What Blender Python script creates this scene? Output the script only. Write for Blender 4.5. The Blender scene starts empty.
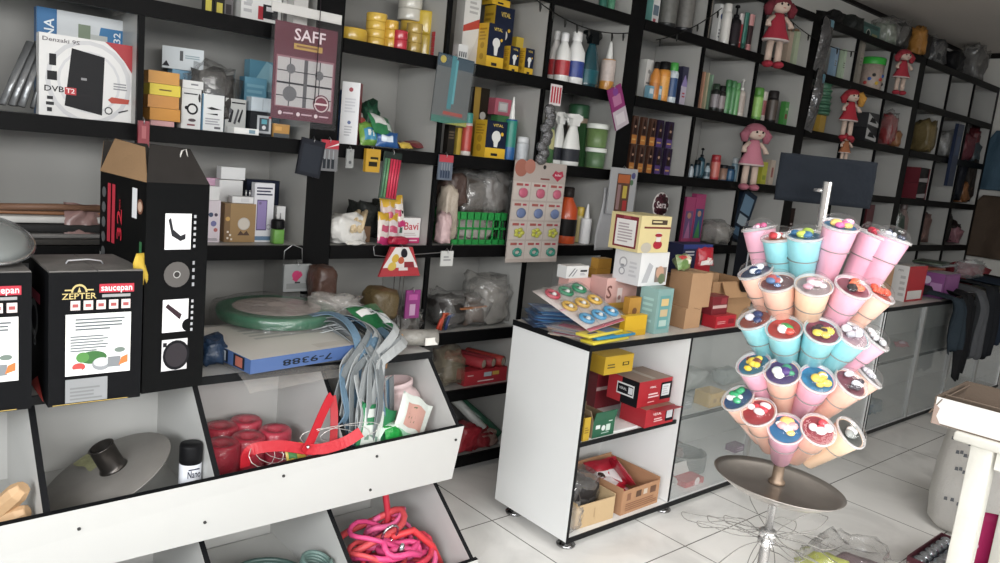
import bpy, bmesh, math, random
from mathutils import Vector, Matrix, Euler, noise
C = bpy.context.scene.collection
PI = math.pi
R_ = math.radians
# ---------------------------------------------------------------- camera geometry
EYE = Vector((0, 0, 1.6)); FOC = 768.1
def _axes():
    a, b, c = R_(41.5), R_(9.48), R_(5.914)
    Ry = Matrix(((math.cos(a), -math.sin(a), 0), (math.sin(a), math.cos(a), 0), (0, 0, 1)))
    B = Matrix(((1, 0, 0), (0, 0, -1), (0, 1, 0)))
    Rp = Matrix(((1, 0, 0), (0, math.cos(b), -math.sin(b)), (0, math.sin(b), math.cos(b))))
    Rr = Matrix(((math.cos(c), -math.sin(c), 0), (math.sin(c), math.cos(c), 0), (0, 0, 1)))
    return Rr @ Rp @ B @ Ry
RC = _axes(); RCT = RC.transposed()
def ray(px, py): return RCT @ Vector(((px - 500) / FOC, (py - 281.5) / FOC, 1))
def at(px, py, Y=None, Z=None, X=None):
    d = ray(px, py)
    k = Y / d.y if Y is not None else ((Z - EYE.z) / d.z if Z is not None else X / d.x)
    return EYE + d * k
def proj(P):
    q = RC @ (Vector(P) - EYE)
    return q.x / q.z * FOC + 500, q.y / q.z * FOC + 281.5, q.z
# ---------------------------------------------------------------- materials
_mc = {}
def lin(h):
    h = h.lstrip('#')
    v = [int(h[i:i + 2], 16) / 255 for i in (0, 2, 4)]
    l = .3 * v[0] + .59 * v[1] + .11 * v[2]; v = [x * .86 + l * .14 for x in v]
    return [x / 12.92 if x <= .04045 else ((x + .055) / 1.055) ** 2.4 for x in v] + [1]
def m(h, r=.5, me=0., a=1., b=0., bs=60., var=.06, coat=0., tr=0., vs=9.):
    """procedural material: colour broken up by noise, optional bump and transparency"""
    key = (h, r, me, a, b, bs, var, coat, tr, vs)
    if key in _mc: return _mc[key]
    mt = bpy.data.materials.new('surface_' + h.lstrip('#')); mt.use_nodes = True
    nt = mt.node_tree; p = nt.nodes['Principled BSDF']
    p.inputs['Roughness'].default_value = r; p.inputs['Metallic'].default_value = me
    p.inputs['Alpha'].default_value = a; p.inputs['Coat Weight'].default_value = coat
    p.inputs['Transmission Weight'].default_value = tr
    if max(lin(h)[:3]) < .05: p.inputs['Specular IOR Level'].default_value = .12
    col = lin(h); p.inputs['Base Color'].default_value = col
    tc = nt.nodes.new('ShaderNodeTexCoord')
    if var:
        n = nt.nodes.new('ShaderNodeTexNoise'); n.inputs['Scale'].default_value = vs; n.inputs['Detail'].default_value = 4
        mx = nt.nodes.new('ShaderNodeMix'); mx.data_type = 'RGBA'
        mx.inputs[6].default_value = [c * (1 - var) for c in col[:3]] + [1]
        mx.inputs[7].default_value = [min(1, c * (1 + var)) for c in col[:3]] + [1]
        nt.links.new(tc.outputs['Object'], n.inputs['Vector']); nt.links.new(n.outputs['Fac'], mx.inputs[0])
        nt.links.new(mx.outputs[2], p.inputs['Base Color'])
    if b:
        n2 = nt.nodes.new('ShaderNodeTexNoise'); n2.inputs['Scale'].default_value = bs; n2.inputs['Detail'].default_value = 3
        bp = nt.nodes.new('ShaderNodeBump'); bp.inputs['Strength'].default_value = b; bp.inputs['Distance'].default_value = .01
        nt.links.new(tc.outputs['Object'], n2.inputs['Vector']); nt.links.new(n2.outputs['Fac'], bp.inputs['Height'])
        nt.links.new(bp.outputs['Normal'], p.inputs['Normal'])
    _mc[key] = mt
    return mt
def clear(h='ffffff', a=.07, r=.06, b=0., bs=20., fr=1.25):
    """clear plastic film: see-through with a sharp shine and a little haze"""
    key = ('clear', h, a, r, b, bs, fr)
    if key in _mc: return _mc[key]
    mt = bpy.data.materials.new('clear_film'); mt.use_nodes = True; nt = mt.node_tree; N = nt.nodes; L = nt.links
    N.remove(N['Principled BSDF']); out = N['Material Output']
    t = N.new('ShaderNodeBsdfTransparent'); d = N.new('ShaderNodeBsdfDiffuse'); d.inputs[0].default_value = lin(h)
    g = N.new('ShaderNodeBsdfGlossy'); g.inputs['Roughness'].default_value = r
    lw = N.new('ShaderNodeLayerWeight'); pw = N.new('ShaderNodeMath'); pw.operation = 'POWER'; pw.inputs[1].default_value = 3
    L.new(lw.outputs['Facing'], pw.inputs[0]); f = N.new('ShaderNodeMath'); f.operation = 'MULTIPLY_ADD'; f.inputs[1].default_value = .45; f.inputs[2].default_value = fr - 1.2
    L.new(pw.outputs[0], f.inputs[0])
    m1 = N.new('ShaderNodeMixShader'); m1.inputs[0].default_value = a; m2 = N.new('ShaderNodeMixShader')
    L.new(t.outputs[0], m1.inputs[1]); L.new(d.outputs[0], m1.inputs[2])
    L.new(m1.outputs[0], m2.inputs[1]); L.new(g.outputs[0], m2.inputs[2]); L.new(f.outputs[0], m2.inputs[0]); L.new(m2.outputs[0], out.inputs[0])
    if b:
        tc = N.new('ShaderNodeTexCoord'); n2 = N.new('ShaderNodeTexNoise'); n2.inputs['Scale'].default_value = bs; n2.inputs['Detail'].default_value = 3
        bp = N.new('ShaderNodeBump'); bp.inputs['Strength'].default_value = b; bp.inputs['Distance'].default_value = .01
        L.new(tc.outputs['Object'], n2.inputs['Vector']); L.new(n2.outputs['Fac'], bp.inputs['Height'])
        for q in (d, g, lw): L.new(bp.outputs[0], q.inputs['Normal'])
    _mc[key] = mt; return mt
def poly(a=.22, h='e8ecec', r=.12, b=.6, bs=22): return clear(h, a * .6, max(r, .16), b, bs, 1.26)       # crumpled film
def card(h='b58a5c'): return m(h, .8, b=.1, bs=120, var=.1)
WHITE = 'dddcd8'; BLACK = '0d0d0e'
# ---------------------------------------------------------------- mesh builder
class MB:
    def __init__(s): s.v = []; s.f = []; s.mi = []; s.ms = []; s.sm = []
    def mat(s, mt):
        if isinstance(mt, str): mt = m(mt)
        if mt not in s.ms: s.ms.append(mt)
        return s.ms.index(mt)
    def add(s, vs, fs, mt, smooth=False, M=None):
        o = len(s.v); k = s.mat(mt)
        s.v += [tuple(M @ Vector(v)) if M else tuple(v) for v in vs]
        for f in fs: s.f.append([i + o for i in f]); s.mi.append(k); s.sm.append(smooth)
        return s
    def box(s, c, d, mt, M=None, rz=0, faces=None):
        x, y, z = (q / 2 for q in d)
        vs = [Vector((i, j, k)) for k in (-z, z) for j in (-y, y) for i in (-x, x)]
        if rz: vs = [Matrix.Rotation(rz, 3, 'Z') @ v for v in vs]
        vs = [v + Vector(c) for v in vs]
        fs = [(0, 2, 3, 1), (4, 5, 7, 6), (0, 1, 5, 4), (2, 6, 7, 3), (0, 4, 6, 2), (1, 3, 7, 5)]
        if faces is None: return s.add(vs, fs, mt, False, M)
        for f, q in zip(fs, faces):            # order: bottom, top, front(-y), back, left(-x), right
            if q is not None: s.add(vs, [f], q, False, M)
        return s
    def rbox(s, c, d, mt, r=.004, M=None, seg=2):       # rounded box
        bm = bmesh.new(); bmesh.ops.create_cube(bm, size=1)
        for v in bm.verts: v.co = Vector([v.co[i] * d[i] for i in range(3)])
        r = min(r, min(d) * .45)
        bmesh.ops.bevel(bm, geom=bm.edges[:], offset=r, segments=seg, affect='EDGES', profile=.5)
        bm.verts.index_update()
        vs = [v.co + Vector(c) for v in bm.verts]; fs = [[v.index for v in f.verts] for f in bm.faces]
        bm.free(); return s.add(vs, fs, mt, seg > 1, M)
    def lathe(s, prof, mt, n=20, M=None, smooth=True, mats=None, sx=1., sy=1.):
        vs = []; L = len(prof)
        for r, z in prof:
            for i in range(n):
                a = 2 * PI * i / n; vs.append((r * math.cos(a) * sx, r * math.sin(a) * sy, z))
        for j in range(L - 1):
            q = [(j * n + i, j * n + (i + 1) % n, (j + 1) * n + (i + 1) % n, (j + 1) * n + i) for i in range(n)]
            if j == 0: s._o = len(s.v); s.v += [tuple(M @ Vector(v)) if M else v for v in vs]
            k = s.mat(mats[j] if mats and mats[j] else mt)
            for f in q: s.f.append([i + s._o for i in f]); s.mi.append(k); s.sm.append(smooth)
        o = s._o
        if prof[0][0] > 1e-6: s.f.append([o + i for i in range(n)][::-1]); s.mi.append(s.mat(mats[0] if mats and mats[0] else mt)); s.sm.append(False)
        if prof[-1][0] > 1e-6: s.f.append([o + (L - 1) * n + i for i in range(n)]); s.mi.append(s.mat(mats[-1] if mats and mats[-1] else mt)); s.sm.append(False)
        return s
    def cyl(s, p0, p1, r0, mt, r1=None, n=14, M=None):
        p0, p1 = Vector(p0), Vector(p1); d = p1 - p0
        T = Matrix.Translation(p0) @ d.to_track_quat('Z', 'Y').to_matrix().to_4x4()
        if M: T = M @ T
        return s.lathe([(r0, 0), (r0 if r1 is None else r1, d.length)], mt, n, T)
    def tube(s, pts, r, mt, n=8, M=None, closed=False, flat=1., cap=True):
        pts = [Vector(p) for p in pts]; N = len(pts); vs = []
        up = Vector((0, 0, 1)); pr = None
        for i, p in enumerate(pts):
            if closed: t = pts[(i + 1) % N] - pts[i - 1]
            else: t = pts[min(i + 1, N - 1)] - pts[max(i - 1, 0)]
            if t.length < 1e-9: t = Vector((0, 0, 1))
            t.normalize()
            if pr is None:
                a = up if abs(t.z) < .9 else Vector((1, 0, 0)); pr = t.cross(a).normalized()
            else:
                pr = pr - t * pr.dot(t); pr = pr.normalized() if pr.length > 1e-6 else t.orthogonal().normalized()
            q = t.cross(pr); rr = r[i] if isinstance(r, (list, tuple)) else r
            for k in range(n):
                an = 2 * PI * k / n; vs.append(p + pr * math.cos(an) * rr + q * math.sin(an) * rr * flat)
        fs = []
        for i in range(N if closed else N - 1):
            j = (i + 1) % N
            for k in range(n): fs.append((i * n + k, i * n + (k + 1) % n, j * n + (k + 1) % n, j * n + k))
        if not closed and cap: fs.append(list(range(n))[::-1]); fs.append([(N - 1) * n + k for k in range(n)])
        return s.add(vs, fs, mt, True, M)
    def ribbon(s, pts, w, mt, nrm=(0, -1, .3), n=5, th=.0016):     # flat webbing smoothed through points
        P = [Vector(p) for p in pts]; Q = []
        for j in range(len(P) - 1):
            p0, p1, p2, p3 = [P[max(0, min(len(P) - 1, j + q))] for q in (-1, 0, 1, 2)]
            for k in range(n):
                u = k / n; Q.append(.5 * ((2 * p1) + (p2 - p0) * u + (2 * p0 - 5 * p1 + 4 * p2 - p3) * u * u + (3 * p1 - p0 - 3 * p2 + p3) * u ** 3))
        Q.append(P[-1]); vs = []; N = len(Q)
        for i, p in enumerate(Q):
            t = (Q[min(i + 1, N - 1)] - Q[max(i - 1, 0)]).normalized(); nn = Vector(nrm(i / N) if callable(nrm) else nrm)
            sd = t.cross(nn); sd = sd.normalized() if sd.length > .05 else Vector((1, 0, 0)); up = sd.cross(t).normalized() * th
            vs += [p - sd * w - up, p + sd * w - up, p + sd * w + up, p - sd * w + up]
        fs = [(i * 4 + k, i * 4 + (k + 1) % 4, i * 4 + 4 + (k + 1) % 4, i * 4 + 4 + k) for i in range(N - 1) for k in range(4)]
        return s.add(vs, fs + [(3, 2, 1, 0), tuple(N * 4 - 4 + k for k in range(4))], mt, False)
    def prism(s, pl, y0, y1, mt, M=None, edge=None):          # polygon in x,z swept along y
        n = len(pl); vs = [(x, y0, z) for x, z in pl] + [(x, y1, z) for x, z in pl]
        s.add(vs, [list(range(n)), [n + i for i in range(n)][::-1]], mt, False, M)
        return s.add(vs, [(i, n + i, n + (i + 1) % n, (i + 1) % n) for i in range(n)], edge or mt, False, M)
    def xprism(s, pl, x0, x1, mt, edge=None):                 # polygon in y,z swept along x
        n = len(pl); vs = [(x0, y, z) for y, z in pl] + [(x1, y, z) for y, z in pl]
        s.add(vs, [list(range(n))[::-1], [n + i for i in range(n)]], mt)
        for i in range(n):
            s.add(vs, [(i, (i + 1) % n, n + (i + 1) % n, n + i)], edge[i] if edge and edge[i] else mt)
        return s
    def ball(s, c, r, mt, n=14, k=8, M=None):
        r = (r, r, r) if not isinstance(r, (tuple, list)) else r
        T = Matrix.Translation(Vector(c)) @ Matrix.Diagonal((r[0], r[1], r[2], 1))
        return s.lathe([(math.sin(PI * i / k) if 0 < i < k else 0, -math.cos(PI * i / k)) for i in range(k + 1)], mt, n, M @ T if M else T)
    def blob(s, hx, hy, hz, mt, amp=.25, fr=2.2, seed=0, sub=3, M=None, e=.55, flat=True):
        """a soft lumpy bag: squarish ellipsoid pushed in and out by noise, its base flattened at z = 0"""
        bm = bmesh.new(); bmesh.ops.create_icosphere(bm, subdivisions=sub, radius=1)
        vs = []
        for v in bm.verts:
            c = Vector([math.copysign(abs(q) ** e, q) for q in v.co])
            d = 1 + amp * (noise.noise(v.co * fr + Vector((seed * 7.3, seed * 3.1, seed))) + .5 * noise.noise(v.co * fr * 2.6 + Vector((seed, 9, 4))))
            p = Vector((c.x * hx * d, c.y * hy * d, c.z * hz * d + hz))
            if flat and p.z < hz * .12: p.z = max(0, hz * .12 + (p.z - hz * .12) * .1)
            vs.append(p)
        bm.verts.index_update(); fs = [[v.index for v in f.verts] for f in bm.faces]; bm.free()
        return s.add(vs, fs, mt, True, M)
    def sheet(s, nu, nv, fn, mt, smooth=True, M=None):
        vs = [fn(i / nu, j / nv) for j in range(nv + 1) for i in range(nu + 1)]
        fs = [(j * (nu + 1) + i, j * (nu + 1) + i + 1, (j + 1) * (nu + 1) + i + 1, (j + 1) * (nu + 1) + i) for j in range(nv) for i in range(nu)]
        return s.add(vs, fs, mt, smooth, M)
    def text(s, st, size, mt, M, fit=None, bold=False):
        cu = bpy.data.curves.new('t', 'FONT'); cu.body = st; cu.size = size; cu.align_x = 'CENTER'; cu.align_y = 'CENTER'
        cu.resolution_u = 2; cu.offset = .012 * size if bold else 0
        ob = bpy.data.objects.new('t', cu); C.objects.link(ob)
        dg = bpy.context.evaluated_depsgraph_get(); me = bpy.data.meshes.new_from_object(ob.evaluated_get(dg))
        vs = [v.co.copy() for v in me.vertices]; fs = [list(p.vertices) for p in me.polygons]
        bpy.data.objects.remove(ob); bpy.data.curves.remove(cu); bpy.data.meshes.remove(me)
        if fit and vs:
            w = max(v.x for v in vs) - min(v.x for v in vs)
            if w > 0:
                for v in vs: v.x *= fit / w
        return s.add(vs, fs, mt, False, M)
    def build(s, name, parent=None, loc=None, rz=0, solid=0):
        me = bpy.data.meshes.new(name); me.from_pydata(s.v, [], s.f)
        for q in s.ms: me.materials.append(q)
        for p, k, sm in zip(me.polygons, s.mi, s.sm): p.material_index = k; p.use_smooth = sm
        me.update(); o = bpy.data.objects.new(name, me); C.objects.link(o)
        if parent: o.parent = parent
        if loc is not None: o.location = loc
        o.rotation_euler.z = rz
        if solid:
            md = o.modifiers.new('thickness', 'SOLIDIFY'); md.thickness = solid; md.offset = 0
        return o
def tag(o, label, cat, group=None, kind=None):
    o['label'] = label; o['category'] = cat
    if group: o['group'] = group
    if kind: o['kind'] = kind
    return o
def empty(name, label, cat, loc=(0, 0, 0), rz=0, group=None):
    o = bpy.data.objects.new(name, None); C.objects.link(o); o.location = loc; o.rotation_euler.z = rz
    o.empty_display_size = .05
    return tag(o, label, cat, group)
def struct(o): o['kind'] = 'structure'; return o
def dup(o, parent=None):
    c = o.copy(); C.objects.link(c); c.parent = parent
    for ch in list(o.children): dup(ch, c)
    return c
# ---------------------------------------------------------------- printed cartons
def face_M(f, w, d, h, off=.0006):
    """matrix from (u right, v up) metres, centred on a face of a box whose base is centred on the origin"""
    if f == 'f': return Matrix.Translation((0, -d / 2 - off, h / 2)) @ Matrix.Rotation(PI / 2, 4, 'X')
    if f == 'l': return Matrix.Translation((-w / 2 - off, 0, h / 2)) @ Matrix.Rotation(-PI / 2, 4, 'Z') @ Matrix.Rotation(PI / 2, 4, 'X')
    if f == 'r': return Matrix.Translation((w / 2 + off, 0, h / 2)) @ Matrix.Rotation(PI / 2, 4, 'Z') @ Matrix.Rotation(PI / 2, 4, 'X')
    return Matrix.Translation((0, 0, h + off))
def art(b, w, d, h, items):
    n = 0
    for it in items:
        k, f = it[0], it[1]; n += 1
        W = d if f in 'lr' else w; Hh = d if f == 't' else h
        M0 = face_M(f, w, d, h, .0006 + .00012 * n)
        P = lambda u, v: ((u - .5) * W, (v - .5) * Hh, 0)
        if k == 'r':
            u0, v0, u1, v1, c = it[2:7]
            b.add([P(u0, v0), P(u1, v0), P(u1, v1), P(u0, v1)], [(0, 1, 2, 3)], c, False, M0)
        elif k == 'p': b.add([P(*q) for q in it[2]], [list(range(len(it[2])))], it[3], False, M0)
        elif k == 'c':
            u, v, r, c = it[2:6]; ry = it[6] if len(it) > 6 else r * W / Hh
            b.add([P(u + r * math.cos(2 * PI * i / 20), v + ry * math.sin(2 * PI * i / 20)) for i in range(20)], [list(range(20))], c, False, M0)
        elif k == 'l':                               # rows of small print
            u0, v0, u1, v1, cnt, c = it[2:8]; rn = random.Random(cnt * 7 + int(u0 * 100))
            for i in range(cnt):
                v = v1 - (v1 - v0) * (i + .2) / cnt; hh = (v1 - v0) / cnt * .5; e = u1 - (u1 - u0) * rn.choice((0, .05, .3, .12))
                b.add([P(u0, v - hh), P(e, v - hh), P(e, v), P(u0, v)], [(0, 1, 2, 3)], c, False, M0)
        elif k == 't':
            st, u, v, sz, c = it[2:7]; fit = it[7] * W if len(it) > 7 and it[7] else None; rot = it[8] if len(it) > 8 else 0
            if fit and abs(math.sin(rot)) > .5: fit = it[7] * Hh
            b.text(st, sz * Hh, m(c) if isinstance(c, str) else c, M0 @ Matrix.Translation(P(u, v)) @ Matrix.Rotation(rot, 4, 'Z'), fit, True)
    return b
def carton(w, d, h, col, items=(), side=None, top=None, r=.0015, rough=.45):
    b = MB(); mt = m(col, rough) if isinstance(col, str) else col
    q = lambda c: mt if c is None else (m(c, rough) if isinstance(c, str) else c)
    b.box((0, 0, h / 2), (w, d, h), mt, faces=[mt, q(top), mt, mt, q(side), q(side)])
    return art(b, w, d, h, items)
def seams(d, w, h, c='2a2a2a'): return []
# ---------------------------------------------------------------- placing a thing on a shelf from where the photo shows it
SHZ = dict(G=.085, F=.44, E=.735, D=1.155, A=1.57, B=1.98, C=2.38, T=2.74); FR = 2.8
def spot(cx, ytop, w, zs, Y):
    """x, half width in metres and height of an upright thing at depth Y standing at height zs"""
    P = at(cx, ytop, Y=Y); zt = P.z
    for _ in range(4):
        zm = (zs + zt) / 2; py = proj((P.x, Y, zm))[1]
        P = at(cx, py, Y=Y)
        tx = proj((P.x, Y, zt))[0]; zt = at(tx, ytop, Y=Y).z
    dp = proj((P.x, Y, (zs + zt) / 2))[2]
    return P.x, w / 2 * dp / FOC, max(.02, zt - zs)
def wid(x, Y, W, k):
    """front width of a box of depth k*width (or absolute depth if k<0) whose silhouette is W metres wide"""
    th = math.atan2(x, Y); c, s = math.cos(th), abs(math.sin(th))
    return max(.015, (W + k * s) / c) if k < 0 else W / (c + k * s)
# ---------------------------------------------------------------- room
def marble():
    mt = bpy.data.materials.new('marble_floor_tiles'); mt.use_nodes = True; nt = mt.node_tree; N = nt.nodes; L = nt.links
    p = N['Principled BSDF']; p.inputs['Roughness'].default_value = .24
    g = N.new('ShaderNodeNewGeometry'); sp = N.new('ShaderNodeSeparateXYZ'); L.new(g.outputs['Position'], sp.inputs[0])
    def mth(op, a, b=None):
        n = N.new('ShaderNodeMath'); n.operation = op
        for i, q in enumerate((a, b)):
            if q is None: continue
            if isinstance(q, (int, float)): n.inputs[i].default_value = q
            else: L.new(q, n.inputs[i])
        return n.outputs[0]
    def joint(s, o): return mth('LESS_THAN', mth('ABSOLUTE', mth('SUBTRACT', mth('FRACT', mth('DIVIDE', mth('SUBTRACT', s, o), .6)), .5)), .0045)
    grout = mth('MAXIMUM', joint(sp.outputs[0], 2.46), joint(sp.outputs[1], 1.43))
    n1 = N.new('ShaderNodeTexNoise'); n1.inputs['Scale'].default_value = 1.6; n1.inputs['Detail'].default_value = 9; n1.inputs['Distortion'].default_value = 1.6
    L.new(g.outputs['Position'], n1.inputs['Vector'])
    rp = N.new('ShaderNodeValToRGB'); e = rp.color_ramp.elements
    e[0].position = .30; e[0].color = lin('d6d4d0'); e[1].position = .52; e[1].color = lin('eeece8')
    e.new(.45).color = lin('e6e4e0'); e.new(.62).color = lin('f0eeea'); e.new(.8).color = lin('e8e5e1')
    L.new(n1.outputs['Fac'], rp.inputs[0])
    mx = N.new('ShaderNodeMix'); mx.data_type = 'RGBA'; L.new(grout, mx.inputs[0]); L.new(rp.outputs[0], mx.inputs[6]); mx.inputs[7].default_value = lin('605c58')
    L.new(mx.outputs[2], p.inputs['Base Color'])
    return mt
wallm = m('cfcdc6', .75, b=.05, bs=30, var=.05, vs=1.5)
struct(MB().box((3.6, .2, -.05), (11.4, 7.2, .1), marble()).build('floor'))
struct(MB().box((3.6, .2, 3.15), (11.4, 7.2, .1), m('c4bcb4', .85, b=.05, bs=14, var=.06, vs=2)).build('ceiling'))
struct(MB().box((3.6, 3.35, 1.55), (11.4, .3, 3.1), wallm).build('wall_back'))
struct(MB().box((9.15, .1, 1.55), (.3, 6.2, 3.1), wallm).build('wall_right'))
b = MB()                                              # open glazed entrance on the left of the camera
for y0, y1, z0, z1 in ((-3.0, -2.3, 0, 3.1), (1.5, 3.2, 0, 3.1), (-2.3, 1.5, 2.15, 3.1)): b.box((-1.95, (y0 + y1) / 2, (z0 + z1) / 2), (.3, y1 - y0, z1 - z0), wallm)
struct(b.build('wall_left'))
b = MB()                                              # shop front: a wide glazed opening
for x0, x1, z0, z1 in ((-2.1, -1.5, 0, 3.1), (4.6, 9.3, 0, 3.1), (-1.5, 4.6, 2.5, 3.1)):
    b.box(((x0 + x1) / 2, -3.1, (z0 + z1) / 2), (x1 - x0, .2, z1 - z0), wallm)
struct(b.build('wall_front'))
tb = m('1c1917', .5)
struct(MB().box((3.6, 3.185, 3.085), (10.8, .03, .03), tb).build('trim_1'))
struct(MB().box((8.985, 1.4, 3.075), (.03, 3.54, .05), tb).build('trim_2'))
# ---------------------------------------------------------------- wall shelving, one unit per group of three columns
SW = m('a6a5a1', .42, b=.02, bs=40, var=.04, vs=3); SB = m('09090a', .5, var=.25, vs=14); PB = m('959490', .5, var=.05, vs=2)
ROWS = 'GFEDABCT'
def wall_unit(x0, x1, divs, label):
    u = empty('wall_shelf', label, 'shelving unit', (0, 0, 0), group=None)
    MB().box(((x0 + x1) / 2, 3.165, 1.37), (x1 - x0, .018, 2.72), PB).build('back_panel', u)
    for a, c in ((x0, x0 + .06), (x1 - .06, x1)):
        q = SW
        MB().box(((a + c) / 2, 2.98, 1.37), (c - a, .35, 2.74), SW, faces=[SB, SB, SB, SW, SW, SW]).build('side_panel', u)
    for i, r in enumerate(ROWS):
        z = SHZ[r]
        s = MB().box(((x0 + x1) / 2, 2.985, z - .01), (x1 - x0 - .122, .335, .018), SW).build('shelf_board', u)
        MB().box(((x0 + x1) / 2, 2.808, z - .0275), (x1 - x0 - .122, .016, .055), SB).build('edge_strip', s)
    for d in divs:
        b = MB()
        for a, c in zip(ROWS[:-1], ROWS[1:]):
            z0, z1 = SHZ[a], SHZ[c] - .056
            b.box((d, 2.985, (z0 + z1) / 2), (.018, .335, z1 - z0 + .03), SW)
            b.box((d, 2.808, (z0 + z1) / 2), (.02, .016, z1 - z0), SB)
        b.build('divider', u)
    return u
wall_unit(-1.72, 1.475, (-1.0, -.4, .2, .79), 'leftmost black and white wall shelving with the antenna boxes')
wall_unit(1.475, 3.26, (2.035, 2.635), 'wall shelving unit with the green crate and the white bleach bottle')
wall_unit(3.26, 5.115, (3.88, 4.46), 'wall shelving unit with shampoos behind the cotton candy stand')
wall_unit(5.115, 6.93, (5.74, 6.33), 'dark wall shelving unit holding toys and the green lidded bucket')
wall_unit(6.93, 8.85, (7.57, 8.17), 'farthest wall shelving unit beside the far end wall')
# ---------------------------------------------------------------- tiered bin unit
BW = m('bebebb', .38, var=.03, vs=4, b=.02, bs=30); BE = m('17181a', .4, var=.2)
bins = empty('bin_display', 'white slanted tiered bin display with black edges in left foreground', 'bin unit', (0, 0, 0))
prof = [(2.78, .02), (2.78, .843), (2.19, .843), (1.985, .648), (2.024, .445), (2.087, .394), (1.84, .214), (1.862, .02)]
for i, x in enumerate((-.9, -.47, -.05, .37, .786, 1.2, 1.63)):
    prof[3] = (1.985, .648 - .0172 * (1.63 - x)); MB().xprism(prof, x - .008, x + .008, BW, [BE] * 8).build('end_panel' if i in (0, 6) else 'divider', bins)
t = MB().box((.365, 2.485, .852), (2.55, .59, .016), BW).build('top_board', bins)
MB().box((.365, 2.187, .849), (2.55, .008, .024), BE).build('edge_strip', t)
def slab(p, q, th, x0, x1, name):                    # a board between two (y,z) points
    p, q = Vector(p), Vector(q); d = (q - p).normalized(); n = Vector((-d.y, d.x)) * th
    if n.x > 0: n = -n
    pl = [p, q, q + n, p + n]
    o = MB().xprism([tuple(v) for v in pl], x0, x1, BW, [BW, BE, BW, BE]); return o
f1 = slab((1.985, .652), (2.024, .44), .016, -.91, 1.645, ''); f1 = f1.build('front_board', bins)
for v_ in f1.data.vertices:                            # the old board sags a little toward the left
    if v_.co.z > .6: v_.co.z -= .0172 * (1.63 - v_.co.x)
f2 = slab((1.838, .218), (1.862, .02), .016, -.91, 1.645, '').build('front_board', bins)
for x, z in ((-.26, .6), (.44, .57), (.76, .5), (.98, .6), (1.3, .6), (1.3, .475), (1.62, .6)):
    MB().cyl((x, 1.9705 + (.652 - z) * .184, z), (x, 1.965 + (.652 - z) * .184, z - .001), .0045, m('3a3a3a', .4), n=8).build('screw_cap', f1)
MB().box((.365, 2.26, .508), (2.52, .46, .014), BW).build('bin_floor', bins)
MB().box((.365, 2.16, .125), (2.52, .62, .014), BW).build('bin_floor', bins)
MB().box((.365, 2.495, .43), (2.52, .014, .82), BW).build('bin_back', bins)
# ---------------------------------------------------------------- sales counter
def legs(par, xs, y0=2.01, y1=2.34):
    cm = m('a8a8aa', .22, 1, var=0)
    for x in xs:
        for y in (y0, y1):
            MB().lathe([(.04, 0), (.042, .006), (.036, .012), (.026, .016), (.025, .045)], cm, 16, Matrix.Translation((x, y, 0))).build('leg', par)
GL = clear('c9d4d2', .1, .03, 0, 20, 1.23); ALU = m('b9bab8', .35, .8, var=.05)
def counter(x0, x1, y0, y1, label, open_to=None, frames=(), mid=.46):
    u = empty('display_counter', label, 'counter', (0, 0, 0))
    wm = m('e4e5e4', .35, var=.02, vs=3)
    for a in (x0, x1 - .016): MB().box((a + .008, (y0 + y1) / 2, .459), (.016, y1 - y0, .828), wm, faces=[BE, BE, BE, BE, wm, wm]).build('end_panel', u)
    t = MB().box(((x0 + x1) / 2, (y0 + y1) / 2, .879), (x1 - x0, y1 - y0, .012), m('cfc9c2', .35, var=.05)).build('top_board', u)
    MB().box(((x0 + x1) / 2, y0 - .004, .876), (x1 - x0 + .01, .008, .024), BE).box((x0 - .003, (y0 + y1) / 2, .876), (.006, y1 - y0, .024), BE).build('edge_strip', t)
    bt = MB().box(((x0 + x1) / 2, (y0 + y1) / 2, .054), (x1 - x0 - .032, y1 - y0, .018), wm).build('base_board', u)
    MB().box(((x0 + x1) / 2, y0 - .003, .052), (x1 - x0, .006, .022), BE).build('edge_strip', bt)
    MB().box(((x0 + x1) / 2, y1 - .008, .46), (x1 - x0 - .04, .012, .79), m('c8c8c5', .6, var=.04)).build('back_panel', u)
    g0 = x0 + .016
    if open_to:
        MB().box((open_to, (y0 + y1) / 2, .468), (.016, y1 - y0 - .002, .806), wm, faces=[BE, BE, BE, BE, wm, wm]).build('divider', u)
        s = MB().box(((x0 + open_to) / 2 + .004, (y0 + y1) / 2 + .02, .46), (open_to - x0 - .026, y1 - y0 - .06, .014), wm).build('shelf', u)
        MB().box(((x0 + open_to) / 2 + .004, y0 + .018, .459), (open_to - x0 - .026, .008, .018), BE).build('edge_strip', s)
        g0 = open_to + .01
    s = MB().box(((g0 + x1) / 2, (y0 + y1) / 2 + .01, mid), (x1 - g0 - .03, y1 - y0 - .07, .012), m('b7bab8', .4)).build('shelf', u)
    MB().box(((g0 + x1) / 2, y0 + .03, mid), (x1 - g0 - .03, .008, .016), BE).build('edge_strip', s)
    fr = [g0] + list(frames) + [x1 - .016]
    for a, c in zip(fr[:-1], fr[1:]):
        p = MB().box(((a + c) / 2, y0 + .012, .465), (c - a - .004, .004, .80), GL).build('sliding_glass', u)
    for a in frames:
        MB().box((a, y0 + .006, .465), (.026, .02, .80), ALU).build('glass_frame', u)
    return u
cA = counter(2.246, 4.98, 1.964, 2.42, 'white sales counter with open shelves and glass front facing camera', 2.935, (3.58, 4.29))
legs(cA, (2.3, 2.96, 3.62, 4.9))
cB = counter(5.0, 7.6, 1.964, 2.42, 'glass fronted counter continuing toward the far end under hanging clothes', None, (5.65, 6.3, 6.95), .5)
legs(cB, (5.08, 6.3, 7.5))
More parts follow.
